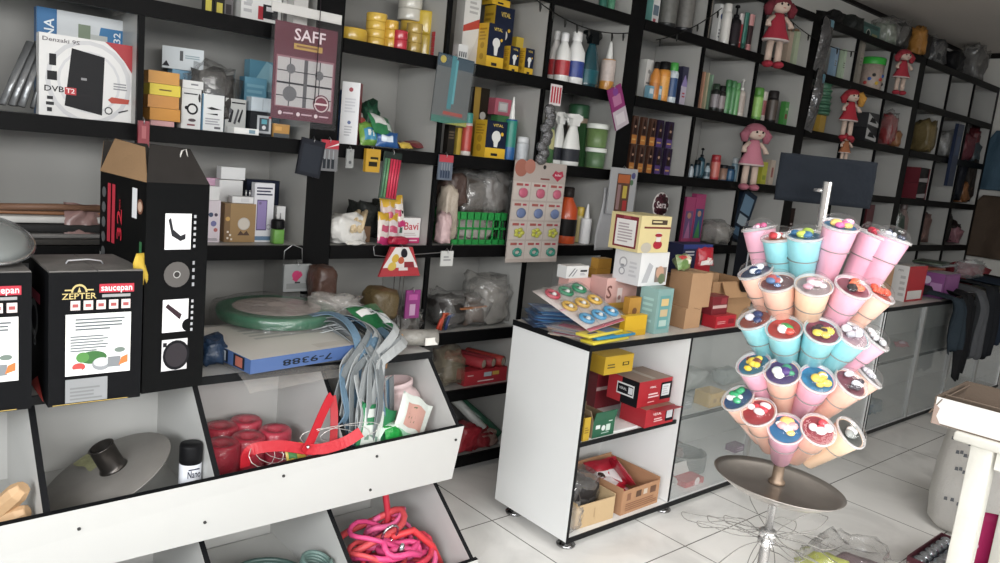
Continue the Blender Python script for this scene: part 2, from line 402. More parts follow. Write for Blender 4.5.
# ---------------------------------------------------------------- camera and light
cd = bpy.data.cameras.new('camera'); cd.sensor_width = 36; cd.lens = FOC / 1000 * 36; cd.clip_start = .05
co = bpy.data.objects.new('camera', cd); C.objects.link(co)
co.matrix_world = Matrix.Translation(EYE) @ (RCT @ Matrix.Diagonal((1, -1, -1))).to_4x4()
bpy.context.scene.camera = co
w = bpy.data.worlds.new('sky'); bpy.context.scene.world = w; w.use_nodes = True
w.node_tree.nodes['Background'].inputs[0].default_value = (.82, .9, 1, 1); w.node_tree.nodes['Background'].inputs[1].default_value = .9
def area(name, loc, to, sx, sy, e, col=(1, 1, 1), spread=180):
    l = bpy.data.lights.new(name, 'AREA'); l.shape = 'RECTANGLE'; l.size = sx; l.size_y = sy; l.energy = e; l.color = col; l.spread = R_(spread)
    o = bpy.data.objects.new(name, l); C.objects.link(o); o.location = loc
    o.rotation_euler = (Vector(to) - Vector(loc)).to_track_quat('-Z', 'Y').to_euler(); return o
area('doorway_daylight', (-1.75, -.6, 2.05), (.5, .3, .0), 3.0, 1.1, 190, (.97, .99, 1), 138)
area('shop_front_daylight', (.7, -2.95, 2.4), (1.3, -.5, .0), 3.8, 1.2, 185, (1, .99, .97), 132)
area('overhead_fill', (2.7, -.1, 3.06), (2.7, .1, 0), 1.4, .8, 34, (1, .985, .96), 115)  # added overhead fill that brightens floor, cups and counter top; not a shop lamp
v = bpy.context.scene.view_settings
v.view_transform = 'Standard'; v.look = 'None'; v.exposure = -.58; v.gamma = 1; v.use_curve_mapping = False
bpy.context.scene.cycles.max_bounces = 8; bpy.context.scene.cycles.transparent_max_bounces = 16
bpy.context.scene.cycles.caustics_reflective = False; bpy.context.scene.cycles.caustics_refractive = False
def pbox(name, label, cat, cx, yt, w, zs, Y, k, col, items=(), side=None, top=None, rz=0, group=None, rough=.42, h=None):
    x, hw, h_ = spot(cx, yt, w, zs, Y); h = h or h_; ww = wid(x, Y, 2 * hw, k); d = -k if k < 0 else k * ww
    o = carton(ww, d, h, col, items, side, top, rough=rough).build(name, None, (x, Y, zs + .0006), rz)
    tag(o, label, cat, group); o['h'] = h; return o
def top_of(o): return o.location.z + o['h']
# ---------------------------------------------------------------- cotton candy stand
PX, PY = 1.67, .83
stand = empty('display_stand', 'chrome pole stand with a round steel tray holding cotton candy cups', 'stand', (PX, PY, 0))
chrome = m('d6d4d2', .22, .75, var=.05); steel = m('a8a19a', .3, .8, var=.3, vs=12, b=.08, bs=25); wire = m('8a8782', .5, .4, var=0)
MB().lathe([(.17, 0), (.17, .008), (.03, .02), (.016, .03)], m('4a4846', .4, .7), 32).build('base', stand)
MB().lathe([(.0125, .02), (.0125, .765)], chrome, 16).build('lower_pole', stand)
MB().lathe([(.0095, .765), (.0095, 1.61)], chrome, 16).build('upper_pole', stand)
MB().lathe([(.017, .665), (.021, .668), (.021, .68), (.016, .683), (.016, .687), (.021, .69), (.021, .702), (.016, .705)], chrome, 20).build('collar', stand, (0, 0, .075))
pl = MB().lathe([(.0, .0), (.03, .0), (.11, .002), (.132, .014), (.146, .024), (.148, .027), (.134, .018), (.108, .0075), (.03, .006), (0, .006)], steel, 56)
pl = pl.build('tray', stand, (-.035, -.02, .893)); pl.rotation_euler = (R_(2), R_(5), 0)
MB().lathe([(.019, .005), (.019, .012), (.013, .018), (.0125, .05)], m('8a7460', .5, .6, var=.4, vs=60), 16).build('tray_flange', stand, (0, 0, .893))
rn = random.Random(4)
b = MB().sheet(20, 10, lambda u, v: ((u - .5) * .236, .004 * noise.noise(Vector((u * 5, v * 4, 2))) - .03 * 0, (v - .5) * .107), m('171b21', .95, b=.3, bs=40, var=.15))
sp = b.build('sign_panel', stand, (.0, .0, 1.605), R_(-34), .004); sp.location = Vector(at(826, 181, Y=.862)) - Vector((PX, PY, 0))
MB().cyl((0, .004, 1.59), (0, .028, 1.59), .004, chrome).build('bracket', stand)
candy = dict(pink='eba6bd', cyan='83cbd3', peach='edb49c', cream='eec6a2')
shell = clear('ffffff', .012, .09, 0, 60, 1.212); rimm = clear('f6f4f4', .3, .1, 0, 20, 1.22)
TIER = {1: (.106, 16), 2: (.146, 29), 3: (.150, 34), 4: (.150, 37), 5: (.154, 42)}
CUPS = [
 (1, 759, 227, 'pink', '3d84c4', ('e8c8d8', 'd8588c'), 'with a blue ball, top tier, leftmost'),
 (1, 779, 236, 'cyan', 'e08a4a', ('d4303a', 'f0f0f0'), 'with red toy on orange, top tier'),
 (1, 805, 234, 'cyan', '1f86b8', ('c6d648', 'a8c840', '2a6a98'), 'with lime green toy on blue, top tier'),
 (1, 841, 224, 'pink', '2c8ec8', ('e860a0', 'e8c060', 'f0a0c0'), 'standing straight with pink toy on blue, front of the pole'),
 (1, 876, 234, 'pink', '2b7fae', ('c81838', 'd02848', 'b01030'), 'with dark red toy on blue, top tier at right'),
 (1, 894, 236, 'pink', '34508a', ('dde0e8', '404860'), 'mostly hidden behind another, rightmost of top tier'),
 (2, 755, 270, 'peach', '264a80', ('e8eef4', '1d3a6a'), 'with white toy on navy, second tier leftmost'),
 (2, 777, 281, 'peach', '9a4a4a', ('d8d8d8', 'c05050', '5878a8'), 'with mixed grey and red toy, second tier'),
 (2, 814, 284, 'cream', 'b8a4a4', ('d8c8cc', '9a8080', 'c890a0'), 'with a faded grey toy, middle of second tier'),
 (2, 854, 286, 'pink', 'a02848', ('f05a34', 'f06a40', '302828'), 'with orange flower on crimson, second tier'),
 (2, 879, 291, 'peach', 'c85040', ('f05030', 'e84828'), 'with bright orange flower, second tier rightmost'),
 (3, 754, 318, 'cyan', 'c05038', ('26386a', 'e0e0ea'), 'with navy and white toy, third tier leftmost'),
 (3, 784, 327, 'cyan', 'd83a30', ('2a9a48', 'f0f0f0', 'e84030'), 'with green and red toy, third tier'),
 (3, 823, 330, 'cyan', '8a2a50', ('d6c43c', '3a3038', 'c8b040'), 'with yellow toy on plum, third tier'),
 (3, 854, 334, 'cyan', 'b890a0', ('d8d8dc', 'a8a8b0'), 'with clear grey toy, third tier right'),
 (3, 875, 337, 'pink', '50484c', ('b8b8bc', 'e0e0e4'), 'with silver lid glare, third tier rightmost'),  # the grey toy balls here are coloured as glare on the lid
 (4, 753, 363, 'pink', '2a86b0', ('f0c828', 'f4d040', '7a3a28'), 'with yellow flower on blue, fourth tier leftmost'),
 (4, 782, 371, 'peach', '5a3a8a', ('4a2a7a', 'e8e8e0', '38906a'), 'with purple filling and a white toy, fourth tier'),
 (4, 818, 378, 'pink', '2088c0', ('f4c440', 'f4f0e8', 'f0b838'), 'with yellow duck toy on blue, fourth tier'),
 (4, 852, 382, 'peach', '8a2440', ('dcdce4', '403840'), 'with white toy on maroon, fourth tier right'),
 (4, 869, 374, 'peach', '8a8086', ('d0d0d4', 'a0a0a8'), 'with silver foil top, fourth tier rightmost'),
 (5, 737, 397, 'peach', '2a66a8', ('28a868', '30b070', 'f0f0f0'), 'with green toy on blue, bottom tier leftmost'),
 (5, 758, 411, 'peach', 'd02a34', ('f0e0e0', 'e03040'), 'with red filling and white toy, bottom tier'),
 (5, 786, 428, 'pink', '1e80c0', ('f0a0a0', 'f4c060', 'f4f0f0'), 'facing the camera with blue filling, bottom tier'),
 (5, 819, 429, 'peach', 'c02c40', ('e8e0e4', 'd83848'), 'with crimson and white toy, bottom tier'),
 (5, 852, 432, 'cream', '4a5048', ('c8ccc8', '888c88'), 'with dark filling and silver glare, bottom tier rightmost')]  # silver grey balls paint the lid's glare over the dark filling
def on_ring(px, py, r):
    d = ray(px, py); ox, oy = -PX, -PY
    A = d.x ** 2 + d.y ** 2; B = 2 * (d.x * ox + d.y * oy); D = B * B - 4 * A * (ox * ox + oy * oy - r * r)
    k = (-B - math.sqrt(max(D, 0))) / (2 * A)
    return EYE + d * k
for i, (t, px, py, cd_, fil, toys, lb) in enumerate(CUPS):
    rl, lean = TIER[t]; P = on_ring(px, py, rl)
    v = Vector((P.x - PX, P.y - PY, 0)); v = v.normalized()
    a = R_(lean); ax = v * math.sin(a) + Vector((0, 0, math.cos(a)))
    base = P - ax * .106
    M = ax.to_track_quat('Z', 'Y').to_matrix().to_4x4()
    cup = MB().lathe([(.0205, -.03), (.022, -.028), (.0298, .05), (.0312, .052), (.0355, .094), (.036, .1)], m(candy[cd_], .42, b=.1, bs=70, var=.05, coat=.5), 28)
    cup = cup.build('cotton_candy_cup'); cup.matrix_world = Matrix.Translation(base) @ M @ Matrix.Scale(1.0, 4)
    tag(cup, candy and '%s cotton candy cup %s' % (cd_, lb), 'cotton candy cup', 'cotton candy cups on the stand')
    MB().lathe([(.0005, .1005), (.0335, .1005)], m(fil, .4, var=.25, vs=60), 24).build('filling', cup)
    tb_ = MB(); r2 = random.Random(i + 40)
    for j, c in enumerate(toys):
        for q in range(3):
            an = r2.uniform(0, 6.28); rr = r2.uniform(.002, .02)
            s_ = r2.uniform(.008, .0135)
            tb_.ball((rr * math.cos(an), rr * math.sin(an), .1035 + s_ * .45), (s_, s_ * r2.uniform(.5, 1), s_ * .6), m(c, .4), 10, 6)
    tb_.build('toy', cup)
    ld = MB().lathe([(.0372, .1035), (.034, .112), (.028, .120), (.018, .1255), (.0006, .1275)], shell, 28).build('lid', cup)
    MB().lathe([(.0365, .099), (.0395, .0995), (.0400, .1025), (.0395, .1055), (.0368, .106), (.0365, .099)], rimm, 28).build('rim', ld)
    M4 = Matrix.Translation(base - Vector((PX, PY, 0))) @ M @ Matrix.Scale(1.0, 4)
    ring = [M4 @ Vector((.0322 * math.cos(q * PI / 12), .0322 * math.sin(q * PI / 12), .051)) for q in range(24)]
    near = min(ring, key=lambda p: p.x ** 2 + p.y ** 2); k = ring.index(near)
    pts = ring[k:] + ring[:k] + [ring[k]]
    hub = Vector((near.x, near.y, 0)).normalized() * .011 + Vector((0, 0, near.z - .03))
    MB().tube([hub] + pts, .0011, wire, 5).build('wire_ring', stand)
for i in range(13):                                     # empty loops lower on the pole
    a = 2 * PI * i / 13 + .2; z0 = .755 + .02 * (i % 2); rr = .165 + .025 * math.sin(i * 2.1); dz = -.01 + .05 * math.sin(i * 1.7)
    c, s = math.cos(a), math.sin(a); pts = []
    for q in range(25):
        u = q / 24; rad = .018 + rr * math.sin(PI * u) ** .8 * (.6 + .4 * math.sin(PI * u)); wd = (u - .5) * .16 * math.sin(PI * u) 
        pts.append((c * rad - s * wd, s * rad + c * wd, z0 + dz * math.sin(PI * u) + .003 * math.sin(q * .9 + i)))
    MB().tube(pts, .0011, wire, 5).build('wire_ring', stand)
# ---------------------------------------------------------------- saucepan cartons and the tall knife-set carton on the bin unit
ZT = .8605
def small_icon(f, u, v, s, asp, c='d8a8a4'): return [('r', f, u - s, v - s * asp, u + s, v + s * asp, c), ('r', f, u - s * .6, v - s * asp * .4, u + s * .6, v + s * asp * .3, 'b04848')]
def sauce(x0, y0, label):
    w, d, h = .216, .25, .342; K = m('0b0c0f', .6, var=.25, vs=40)
    it = [('p', 'f', [(.16, .865), (.46, .865), (.46, .875), (.16, .875)], 'c8b06a')]
    it += [('t', 'f', 'ZEPTER', .31, .822, .062, 'c9b26c', .36)]
    it += [('p', 'f', [(.31 + .085 * math.cos(PI * i / 12), .852 + .062 * math.sin(PI * i / 12)) for i in range(13)], 'c9b26c'),
           ('p', 'f', [(.31 + .065 * math.cos(PI * i / 12), .853 + .046 * math.sin(PI * i / 12)) for i in range(13)], '15161a'),
           ('p', 'f', [(.29, .853), (.33, .853), (.31, .892)], 'c9b26c')]
    it += [('r', 'f', .52, .845, .90, .91, 'c62036'), ('t', 'f', 'saucepan', .71, .879, .07, 'f4e8e8', .34), ('r', 'f', .55, .81, .86, .832, '9a9a9a')]
    for q in range(5): it += small_icon('f', .27 + q * .135, .755, .05, .7, 'e2cfcc')
    it += [('r', 'f', .17, .225, .87, .69, 'f2f2ee'), ('r', 'f', .18, .232, .86, .683, 'aab4b0'), ('r', 'f', .185, .236, .855, .679, 'e4e8e4'),
           ('l', 'f', .27, .56, .80, .66, 4, '5a6064'), ('l', 'f', .22, .40, .62, .53, 6, '6a7074'),
           ('c', 'f', .46, .355, .15, '2f6a2c', .05), ('c', 'f', .35, .36, .07, '4a8a3a', .04), ('c', 'f', .31, .29, .07, 'c8403a', .03), ('c', 'f', .55, .30, .1, '8a8e92', .05), ('c', 'f', .55, .315, .085, 'c4c8ca', .035),
           ('r', 'f', .62, .27, .76, .35, '7c8084'), ('p', 'f', [(.74, .28), (.84, .30), (.84, .36), (.77, .34)], 'd8702a'), ('c', 'f', .75, .40, .06, '6a7a70', .02), ('r', 'f', .22, .25, .34, .275, 'e8e4dc'),
           ('r', 'f', .17, .02, .62, .20, '8a8c8e'), ('l', 'f', .22, .03, .58, .14, 4, '767879'),
           ('r', 'l', .0, .72, .7, .80, 'b83a52'), ('c', 'l', .4, .58, .2, '8a8e90'), ('c', 'l', .4, .58, .13, '2a2c30'), ('t', 'l', 'B', .45, .42, .16, 'c8ccd0'), ('p', 'l', [(.2, .02), (.9, .02), (.6, .16)], 'c83a34'), ('p', 'l', [(.0, .02), (.25, .02), (.0, .1)], 'd8b030'), ('l', 'f', .04, .006, .96, .018, 1, 'b89a4a')]
    o = carton(w, d, h, K, it, top=m('6a6764', .7, var=.3, vs=20)).build('saucepan_box', None, (x0 + w / 2, y0 + d / 2, ZT), 0)
    tag(o, label, 'carton'); 
    b = MB()
    for sx in (-1, 1): b.box((sx * w * .25, 0, h + .0025), (w * .49, d * .99, .0025), m('6f6c69', .7, var=.3, vs=20))
    b.build('lid_flap', o)
    MB().tube([(-.05, -.02, h + .004), (-.045, -.02, h + .012), (0, -.025, h + .016), (.03, -.028, h + .012), (.035, -.028, h + .004)], .006, m('b8b8ba', .3), 8, flat=.3).build('handle', o)
    return o
s1 = sauce(.390, 2.085, 'black saucepan carton standing against the tall black carton')
s2 = sauce(.140, 2.095, 'black saucepan carton at the left edge under the glass lid')
lid = MB().lathe([(.118, 0), (.121, .004), (.118, .009), (.11, .008)], m('c8cacc', .2, .9), 40)
lg = lid.build('pot_lid'); MB().lathe([(.115, .008), (.09, .022), (.05, .034), (.0005, .04)], m('aab0ae', .08, 0, .55, var=0), 40).build('glass', lg)
MB().lathe([(.008, .04), (.016, .05), (.018, .062), (.001, .066)], m('1a1a1a', .4), 16).build('knob', lg)
lg.location = (.268, 2.23, 1.3); lg.rotation_euler = (R_(24), 0, R_(14)); lg.location.z = ZT + .352 + .121 * math.sin(R_(24))
tag(lg, 'steel rimmed glass pot lid leaning on the left saucepan carton', 'lid')
# tall carton
w, d, h = .168, .335, .572; K = m('060708', .5, var=.3, vs=30)
it = [('t', 'l', '32', .46, .76, .085, 'd81e34', .15, PI / 2), ('t', 'l', 'PIECE', .46, .86, .02, 'd81e34', .05, PI / 2)]
for q in (.32, .22): it += [('r', 'l', q - .035, .66, q + .035, .95, 'c8283c')]
for q in range(5): it += [('c', 'l', .10, .9 - q * .075, .045, '5a5c5e')]
it += [('c', 'l', .89, .88, .06, '7a4a34'), ('c', 'l', .89, .88, .04, 'c8a890'), ('r', 'l', .73, .82, .83, .96, 'e0e2e4'), ('r', 'l', .895, .40, .945, .72, '2a6a3c'), ('p', 'l', [(.80, .40), (.85, .40), (.85, .62), (.80, .62)], 'c8d0d0'), ('p', 'l', [(.85, .33), (.86, .33), (.86, .62), (.85, .62)], '0b0d0f'), ('l', 'l', .03, .3, .06, .6, 9, '8a8c8e')]
it += [('l', 'l', .79, .41, .86, .62, 7, '0b0d0f')]
for v0, v1 in ((.69, .86), (.29, .45), (.0, 0)):
    if v1: it += [('r', 'f', .29, v0, .71, v1, 'e8e6e8')]
it += [('p', 'f', [(.34, .83), (.38, .84), (.42, .785), (.54, .755), (.62, .765), (.62, .74), (.54, .73), (.40, .755)], '2c2c30'), ('l', 'f', .75, .69, .79, .86, 6, 'b0b0b4'),
       ('c', 'f', .50, .57, .21, '55514e'), ('c', 'f', .50, .57, .06, 'a8a6a4'), ('c', 'f', .50, .57, .045, '3a3836'), ('l', 'f', .75, .5, .79, .64, 4, '9a9a9e'),
       ('p', 'f', [(.33, .415), (.37, .43), (.60, .375), (.57, .35)], '3a2a30'), ('c', 'f', .72, .32, .11, '060708'), ('l', 'f', .75, .28, .79, .45, 6, 'b0b0b4'),
       ('r', 'f', .29, .10, .71, .255, 'd0ced0'), ('c', 'f', .53, .175, .22, '18181c', .074), ('c', 'f', .53, .175, .18, '343034', .06), ('r', 'f', .31, .22, .37, .24, '202024')]
tl = carton(w, d, h, K, it, top='3a2a1e').build('knife_set_box', None, (.612 + w / 2 - .012, 2.11 + d / 2, ZT), R_(5))
tag(tl, 'tall black carton with red 32 standing open on the bin unit', 'carton')
kb = m('2e2b29', .5, var=.3); ct = card('9a7650')
def flap(hinge, ex, out, name, mo, mi):               # a flap quad from its hinge edge
    a, c = Vector(hinge), Vector(hinge) + Vector(ex); o1, o2 = Vector(out[0]), Vector(out[1])
    n = (c - a).cross(o1 - a).normalized() * .003
    b = MB(); b.add([a, c, c + o2, a + o1], [(0, 1, 2, 3)], mo); b.add([a + n, c + n, c + o2 + n, a + o1 + n], [(3, 2, 1, 0)], mi)
    q = [a, c, c + o2, a + o1]
    for i in range(4): b.add([q[i], q[(i + 1) % 4], q[(i + 1) % 4] + n, q[i] + n], [(0, 1, 2, 3)], mi)
    return b.build(name, tl)
flap((-w / 2, d / 2, h), (w, 0, 0), ((.025, .05, .085), (-.02, .05, .085)), 'back_flap', kb, ct)
flap((-w / 2 + .001, -d / 2, h), (0, d, 0), ((.035, .11, .085), (.035, -.01, .095)), 'left_flap', ct, ct)
flap((-w / 2, -d / 2, h), (w, 0, 0), ((.025, .05, .095), (-.035, .05, .09)), 'front_flap', kb, kb)
MB().tube([(.015, -.125, h + .06), (.02, -.13, h + .085), (.035, -.12, h + .09), (.042, -.135, h + .03), (.045, -.14, h + .005)], .004, m('c8c4be', .6), 6, flat=.4).build('handle', tl)
b = MB().sheet(4, 6, lambda u, v: ((u - .5) * .03 + .004 * math.sin(v * 7), .006 * math.sin(v * 5 + u * 3), v * .085), m('c8a428', .7, b=.3))
tag(b.build('yellow_card', None, at(140, 285, Y=2.105) , 0, .002), 'torn yellow card strip between the black cartons', 'card')
# ---------------------------------------------------------------- flat carton, wrapped griddle
bx = MB(); bw, bd, bh = .44, .40, .044
q = [('r', 'l', .0, .0, 1, 1, '425f96'), ('r', 'l', .50, .06, .68, .95, '18202c'), ('r', 'l', .53, .15, .65, .85, 'a8b0b8'), ('r', 'l', .76, .06, .92, .95, '18202c'), ('r', 'l', .79, .15, .89, .85, 'a85a4a'),
     ('t', 'f', '7-9388', .46, .46, .62, '20262e', .42, PI), ('l', 't', .3, .45, .9, .8, 4, 'b0aeaa'), ('r', 't', .58, .05, .9, .16, 'c4beb4')]
fb = carton(bw, bd, bh, '425f96', q, top='cfcac2').build('flat_box', None, (.917 + .223 - .028, 2.12 + .223, .8775), R_(8))
tag(fb, 'flat blue and white carton under the wrapped round griddle', 'carton')
pk = MB().sheet(18, 16, lambda u, v: ((u - .5) * .46, (v - .5) * .42, .006 + .007 * noise.noise(Vector((u * 6, v * 6, 3))) - (.045 * max(0, .18 - v) / .18)), poly(.4, 'c9c2b8', .2)).build('plastic_sleeve', fb, (0, -.012, -.013))
g = at(277, 309, Z=.965); gz = .9302
gr = empty('griddle', 'round grey griddle with a green rim wrapped in clear film', 'griddle', (g.x, g.y, gz)); gr.scale = (.93, .93, 1)
MB().lathe([(.20, .0), (.218, .006), (.226, .03), (.222, .042), (.205, .045)], m('2c6a4c', .4, b=.1), 48).build('rim', gr)
MB().lathe([(.206, .04), (.15, .047), (.0005, .048)], m('b0a49e', .6, b=.3, bs=16, var=.15), 48).build('plate', gr)
def wrapf(u, v):
    a = 2 * PI * u; rr = .04 + .2 * min(v * 1.4, 1); z = .053 if v < .7 else .053 - (v - .7) / .3 * .052
    bump = .006 * noise.noise(Vector((math.cos(a) * 3, math.sin(a) * 3, v * 7)))
    rr += .02 * max(0, v - .6) + bump
    return ((rr) * math.cos(a), rr * math.sin(a), max(.001, z + bump))
MB().sheet(60, 16, wrapf, poly(.05, 'e6e2dc', .1, .8, 30)).build('film_wrap', gr)
MB().blob(.10, .07, .045, poly(.42, 'd8d2ca', .15), .5, 3, 5).build('film_knot', gr, (.215, -.05, .0))
# ---------------------------------------------------------------- strap hank, jug, packets in the last bin
def ribbon(b, pts, w, mt, ex=(1, 0, 0)):
    b.tube(pts, w, mt, 8, flat=.18)
gw = [m('8f9496', .6, b=.2, bs=80), m('777d80', .6, b=.2, bs=80), m('a9adae', .6, b=.2, bs=80), m('5f7f98', .6, var=.2)]
b = MB(); rn = random.Random(11)
for i in range(24):
    x = 1.30 + .22 * rn.random(); y0 = 2.30 + .14 * rn.random(); pts = []
    L = rn.uniform(.22, .44); x2 = 1.20 + .15 * rn.random()
    z0 = .885 + .07 * rn.random(); xs = x - .16 + .12 * rn.random()
    ctrl = [(xs, y0 + .08, z0), (x, y0 + .02, z0 + .035), (x + .01, 2.20, z0 + .012), (x2 + .03, 2.13 - .03 * rn.random(), .86), (x2 + .03 * math.sin(i), 2.095 - .045 * rn.random(), .86 - L * .5), (x2 + .02 * math.cos(i), 2.07 - .04 * rn.random(), .86 - L * .8), (x2 + .05, 2.10, .87 - L)]
    if i % 4 == 0: ctrl += [(x2 + .09, 2.12, .87 - L * .7), (x2 + .08, 2.13, .84)]
    for j in range(len(ctrl) - 1):
        for k in range(4):
            u = k / 4; p0, p1, p2, p3 = [Vector(ctrl[max(0, min(len(ctrl) - 1, j + q))]) for q in (-1, 0, 1, 2)]
            pts.append(.5 * ((2 * p1) + (p2 - p0) * u + (2 * p0 - 5 * p1 + 4 * p2 - p3) * u * u + (3 * p1 - p0 - 3 * p2 + p3) * u ** 3))
    a0 = rn.uniform(-.7, .7); md = gw[i % 3] if i % 5 else gw[3]
    b.ribbon(pts[::2] + [pts[-1]], .0165, md, lambda t, a0=a0: (.7 * math.sin(a0 + t * 1.5), -max(.05, min(1, t * 4 - .7)), 1.2 - 2.2 * t if t < .5 else .1), 3)
tag(b.build('webbing_strap'), 'grey webbing strap hank spilling over the front of the bin unit', 'strap')
def pouch(name, label, cat, P, w, h, col, d=.025, rx=-15, rz=0, patches=(), seed=1, ry=0, group=None, mt=None, amp=.16):
    """flat sealed bag standing or lying, printed with colour patches"""
    mt = mt or m(col, .28, b=.45, bs=30, var=.08); o = None
    def side(s):
        def fn(u, v):
            bulge = (max(0, math.sin(PI * u)) ** .55) * (max(0, math.sin(PI * v)) ** .55)
            nz = 1 + amp * 2 * noise.noise(Vector((u * 4, v * 4, seed)))
            return ((u - .5) * w * (1 - .07 * math.sin(PI * v)), s * d / 2 * bulge * nz, v * h + .012 * noise.noise(Vector((u * 3, seed, v))))
        return fn
    b = MB(); b.sheet(12, 12, side(-1), mt); b.sheet(12, 12, side(1), mt)
    for (u0, v0, u1, v1, c) in patches:
        f0 = side(-1)
        def fp(u, v, f0=f0, u0=u0, v0=v0, u1=u1, v1=v1):
            p = f0(u0 + (u1 - u0) * u, v0 + (v1 - v0) * v); return (p[0], p[1] - .0009, p[2])
        b.sheet(6, 6, fp, m(c, .28, b=.3, bs=30))
    o = b.build(name, None, P); o.rotation_euler = (R_(rx), R_(ry), R_(rz)); tag(o, label, cat, group); return o
pouch('strap_packet', 'green and white strap packet lying on the grey strap hank', 'packet', (1.50, 2.30, .925), .16, .14, '1f6b3c', .03, -62, 15, [(.1, .5, .6, .75, 'e6e6e2'), (.6, .15, .95, .5, 'dfe4e4'), (.45, .55, .8, .62, '20242a')], 3)
jug = MB().lathe([(.08, 0), (.085, .006), (.087, .05), (.084, .12), (.072, .138), (.062, .142), (.062, .156), (.066, .158), (.066, .172), (.058, .174), (.056, .15)], m('e0c4c4', .35, var=.03, b=.05), 36)
jo = jug.build('plastic_jug', None, (at(408, 405, Y=2.2).x - .012, 2.23, .516)); jo.rotation_euler = (R_(-6), R_(-8), 0); jo.location.z += .022; jo.scale = (1.12, 1.12, 1.22)
tag(jo, 'pale pink plastic jug inside the rightmost bin', 'jug')
pouch('seed_packet', 'green and white packet leaning inside the rightmost bin', 'packet', (at(374, 440, Y=2.02).x, 2.025, .575), .18, .17, '2f8a56', .02, -14, 12, [(.08, .08, .6, .92, 'd6ddd6'), (.15, .6, .5, .75, '3a8a5a'), (.15, .3, .5, .4, '7a9a8a')], 4, 22)
pouch('seed_packet', 'pale packet with pink picture leaning against the pink jug', 'packet', (at(408, 436, Y=2.02).x, 2.04, .575), .17, .18, 'd5dcd4', .02, -12, 8, [(.2, .4, .8, .85, 'cf9a8c'), (.1, .08, .9, .3, '8fc4a4'), (.3, .5, .5, .8, '5a6a48')], 5, 30)
pouch('green_film', 'crumpled bright green film packet in front of the straps', 'packet', tuple(at(395, 440, Y=2.03)), .09, .05, '159a3a', .03, -30, 12, (), 8, 10)
b = MB().tube([(1.30, 2.06, .52), (1.325, 2.05, .60), (1.36, 2.05, .66), (1.42, 2.06, .665), (1.455, 2.07, .62)], .016, m('cfe4d4', .4), 8, flat=.15)
tag(b.build('packing_band'), 'pale green plastic band curving over the grey straps', 'strap')
for i, (px, py, r, L, c, lb) in enumerate(((382, 352, .022, .1, 'c08a5a', 'wooden tool handle end beside the grey straps'), (396, 345, .016, .1, 'c7935f', 'smaller wooden handle behind the grey straps'))):
    P = at(px, py, Y=2.25); o = MB().lathe([(r * .9, 0), (r, .004), (r, L - .005), (r * .9, L)], m(c, .6, var=.2, vs=30), 18).build('wooden_peg', None, P); o.rotation_euler = (R_(-10), R_(12), 0); o.location.z -= L * .6; tag(o, lb, 'wooden stick')
P = at(412, 349, Y=2.25); rl = MB().cyl((-.09, .06, 0), (.09, -.03, .01), .03, m('8a8780', .3, b=.8, bs=40, var=.2), n=20).build('film_roll', None, (P.x, P.y, .8925)); tag(rl, 'grey film wrapped roll lying at the right end of the bin unit', 'roll')
MB().box((.05, -.048, .002), (.055, .004, .028), m('d6d3cc', .5)).build('label', rl)
# ---------------------------------------------------------------- bin with the griddle plate, spray can, handles
ctr = at(106, 475, Y=2.19); R0 = .182
n = (RCT @ Vector((-.256, -.886, -.43))).normalized(); u = Vector((0, 0, 1)).cross(n).normalized(); vv = n.cross(u)
M = Matrix((u, vv, n)).transposed().to_4x4(); M.translation = ctr
ds = MB().lathe([(0.03, -.002), (R0 * .98, -.001), (R0, .002), (R0 * .985, .004), (.03, .010), (.0005, .010)], m('8f8b86', .42, .35, var=.25, vs=8, b=.04), 56).build('metal_disc'); ds.matrix_world = M
tag(ds, 'round grey metal disc with a pipe socket lying in a bin', 'disc')
sk = MB().lathe([(.04, .008), (.036, .014), (.033, .02), (.033, .082), (.035, .084), (.029, .085), (.028, .03)], m('4a4643', .3, .85, var=.3, vs=25), 28).build('socket', ds); sk.location = (.0, .025, 0)
MB().sheet(8, 4, lambda a, c: ((a - .5) * .11, (c - .5) * .042 * (1 + .2 * math.sin(a * 9)), .0075 - a * .0006), m('9a9a6a', .5, var=.6, vs=70), False).build('paper_label', ds, (-.105, -.02, .002), R_(18))
P = at(191, 482, Y=2.075)
cn = MB().lathe([(.029, 0), (.0305, .003), (.0305, .128), (.028, .134)], m('dfe2ea', .3), 24)
for k in range(12): pass
cn = cn.build('spray_can', None, (P.x, 2.085, .516)); tag(cn, 'white spray can with black cap in the bin beside red twine', 'spray can')
MB().lathe([(.0302, .132), (.0308, .138), (.0308, .182), (.0285, .188), (.001, .188)], m('141416', .4), 24).build('cap', cn)
b = MB(); b.text('Nano', .03, m('1b1f3a'), Matrix.Translation((0, -.031, .105)) @ Matrix.Rotation(PI / 2, 4, 'X'), .036, True); b.box((0, -.0304, .12), (.03, .002, .003), m('1b1f3a')); b.build('label', cn)
for i, (p0, p1, r, lb) in enumerate((((-2, 510), (24, 487), .026, 'light wooden handle end, upper of the two in the left bin'), ((-4, 523), (28, 511), .024, 'light wooden handle end, lower one in the left bin'))):
    a, c = at(*p0, Y=2.10), at(*p1, Y=2.06); a = c + (a - c).normalized() * .2
    dr = (c - a); M = Matrix.Translation(a) @ dr.to_track_quat('Z', 'Y').to_matrix().to_4x4()
    o = MB().lathe([(r * .8, 0), (r, .03), (r, dr.length - .022), (r * .72, dr.length - .002), (r * .6, dr.length)], m('c79f73', .6, var=.15, vs=25), 8, None, False).build('wooden_rod'); o.matrix_world = M
    tag(o, lb, 'wooden stick')
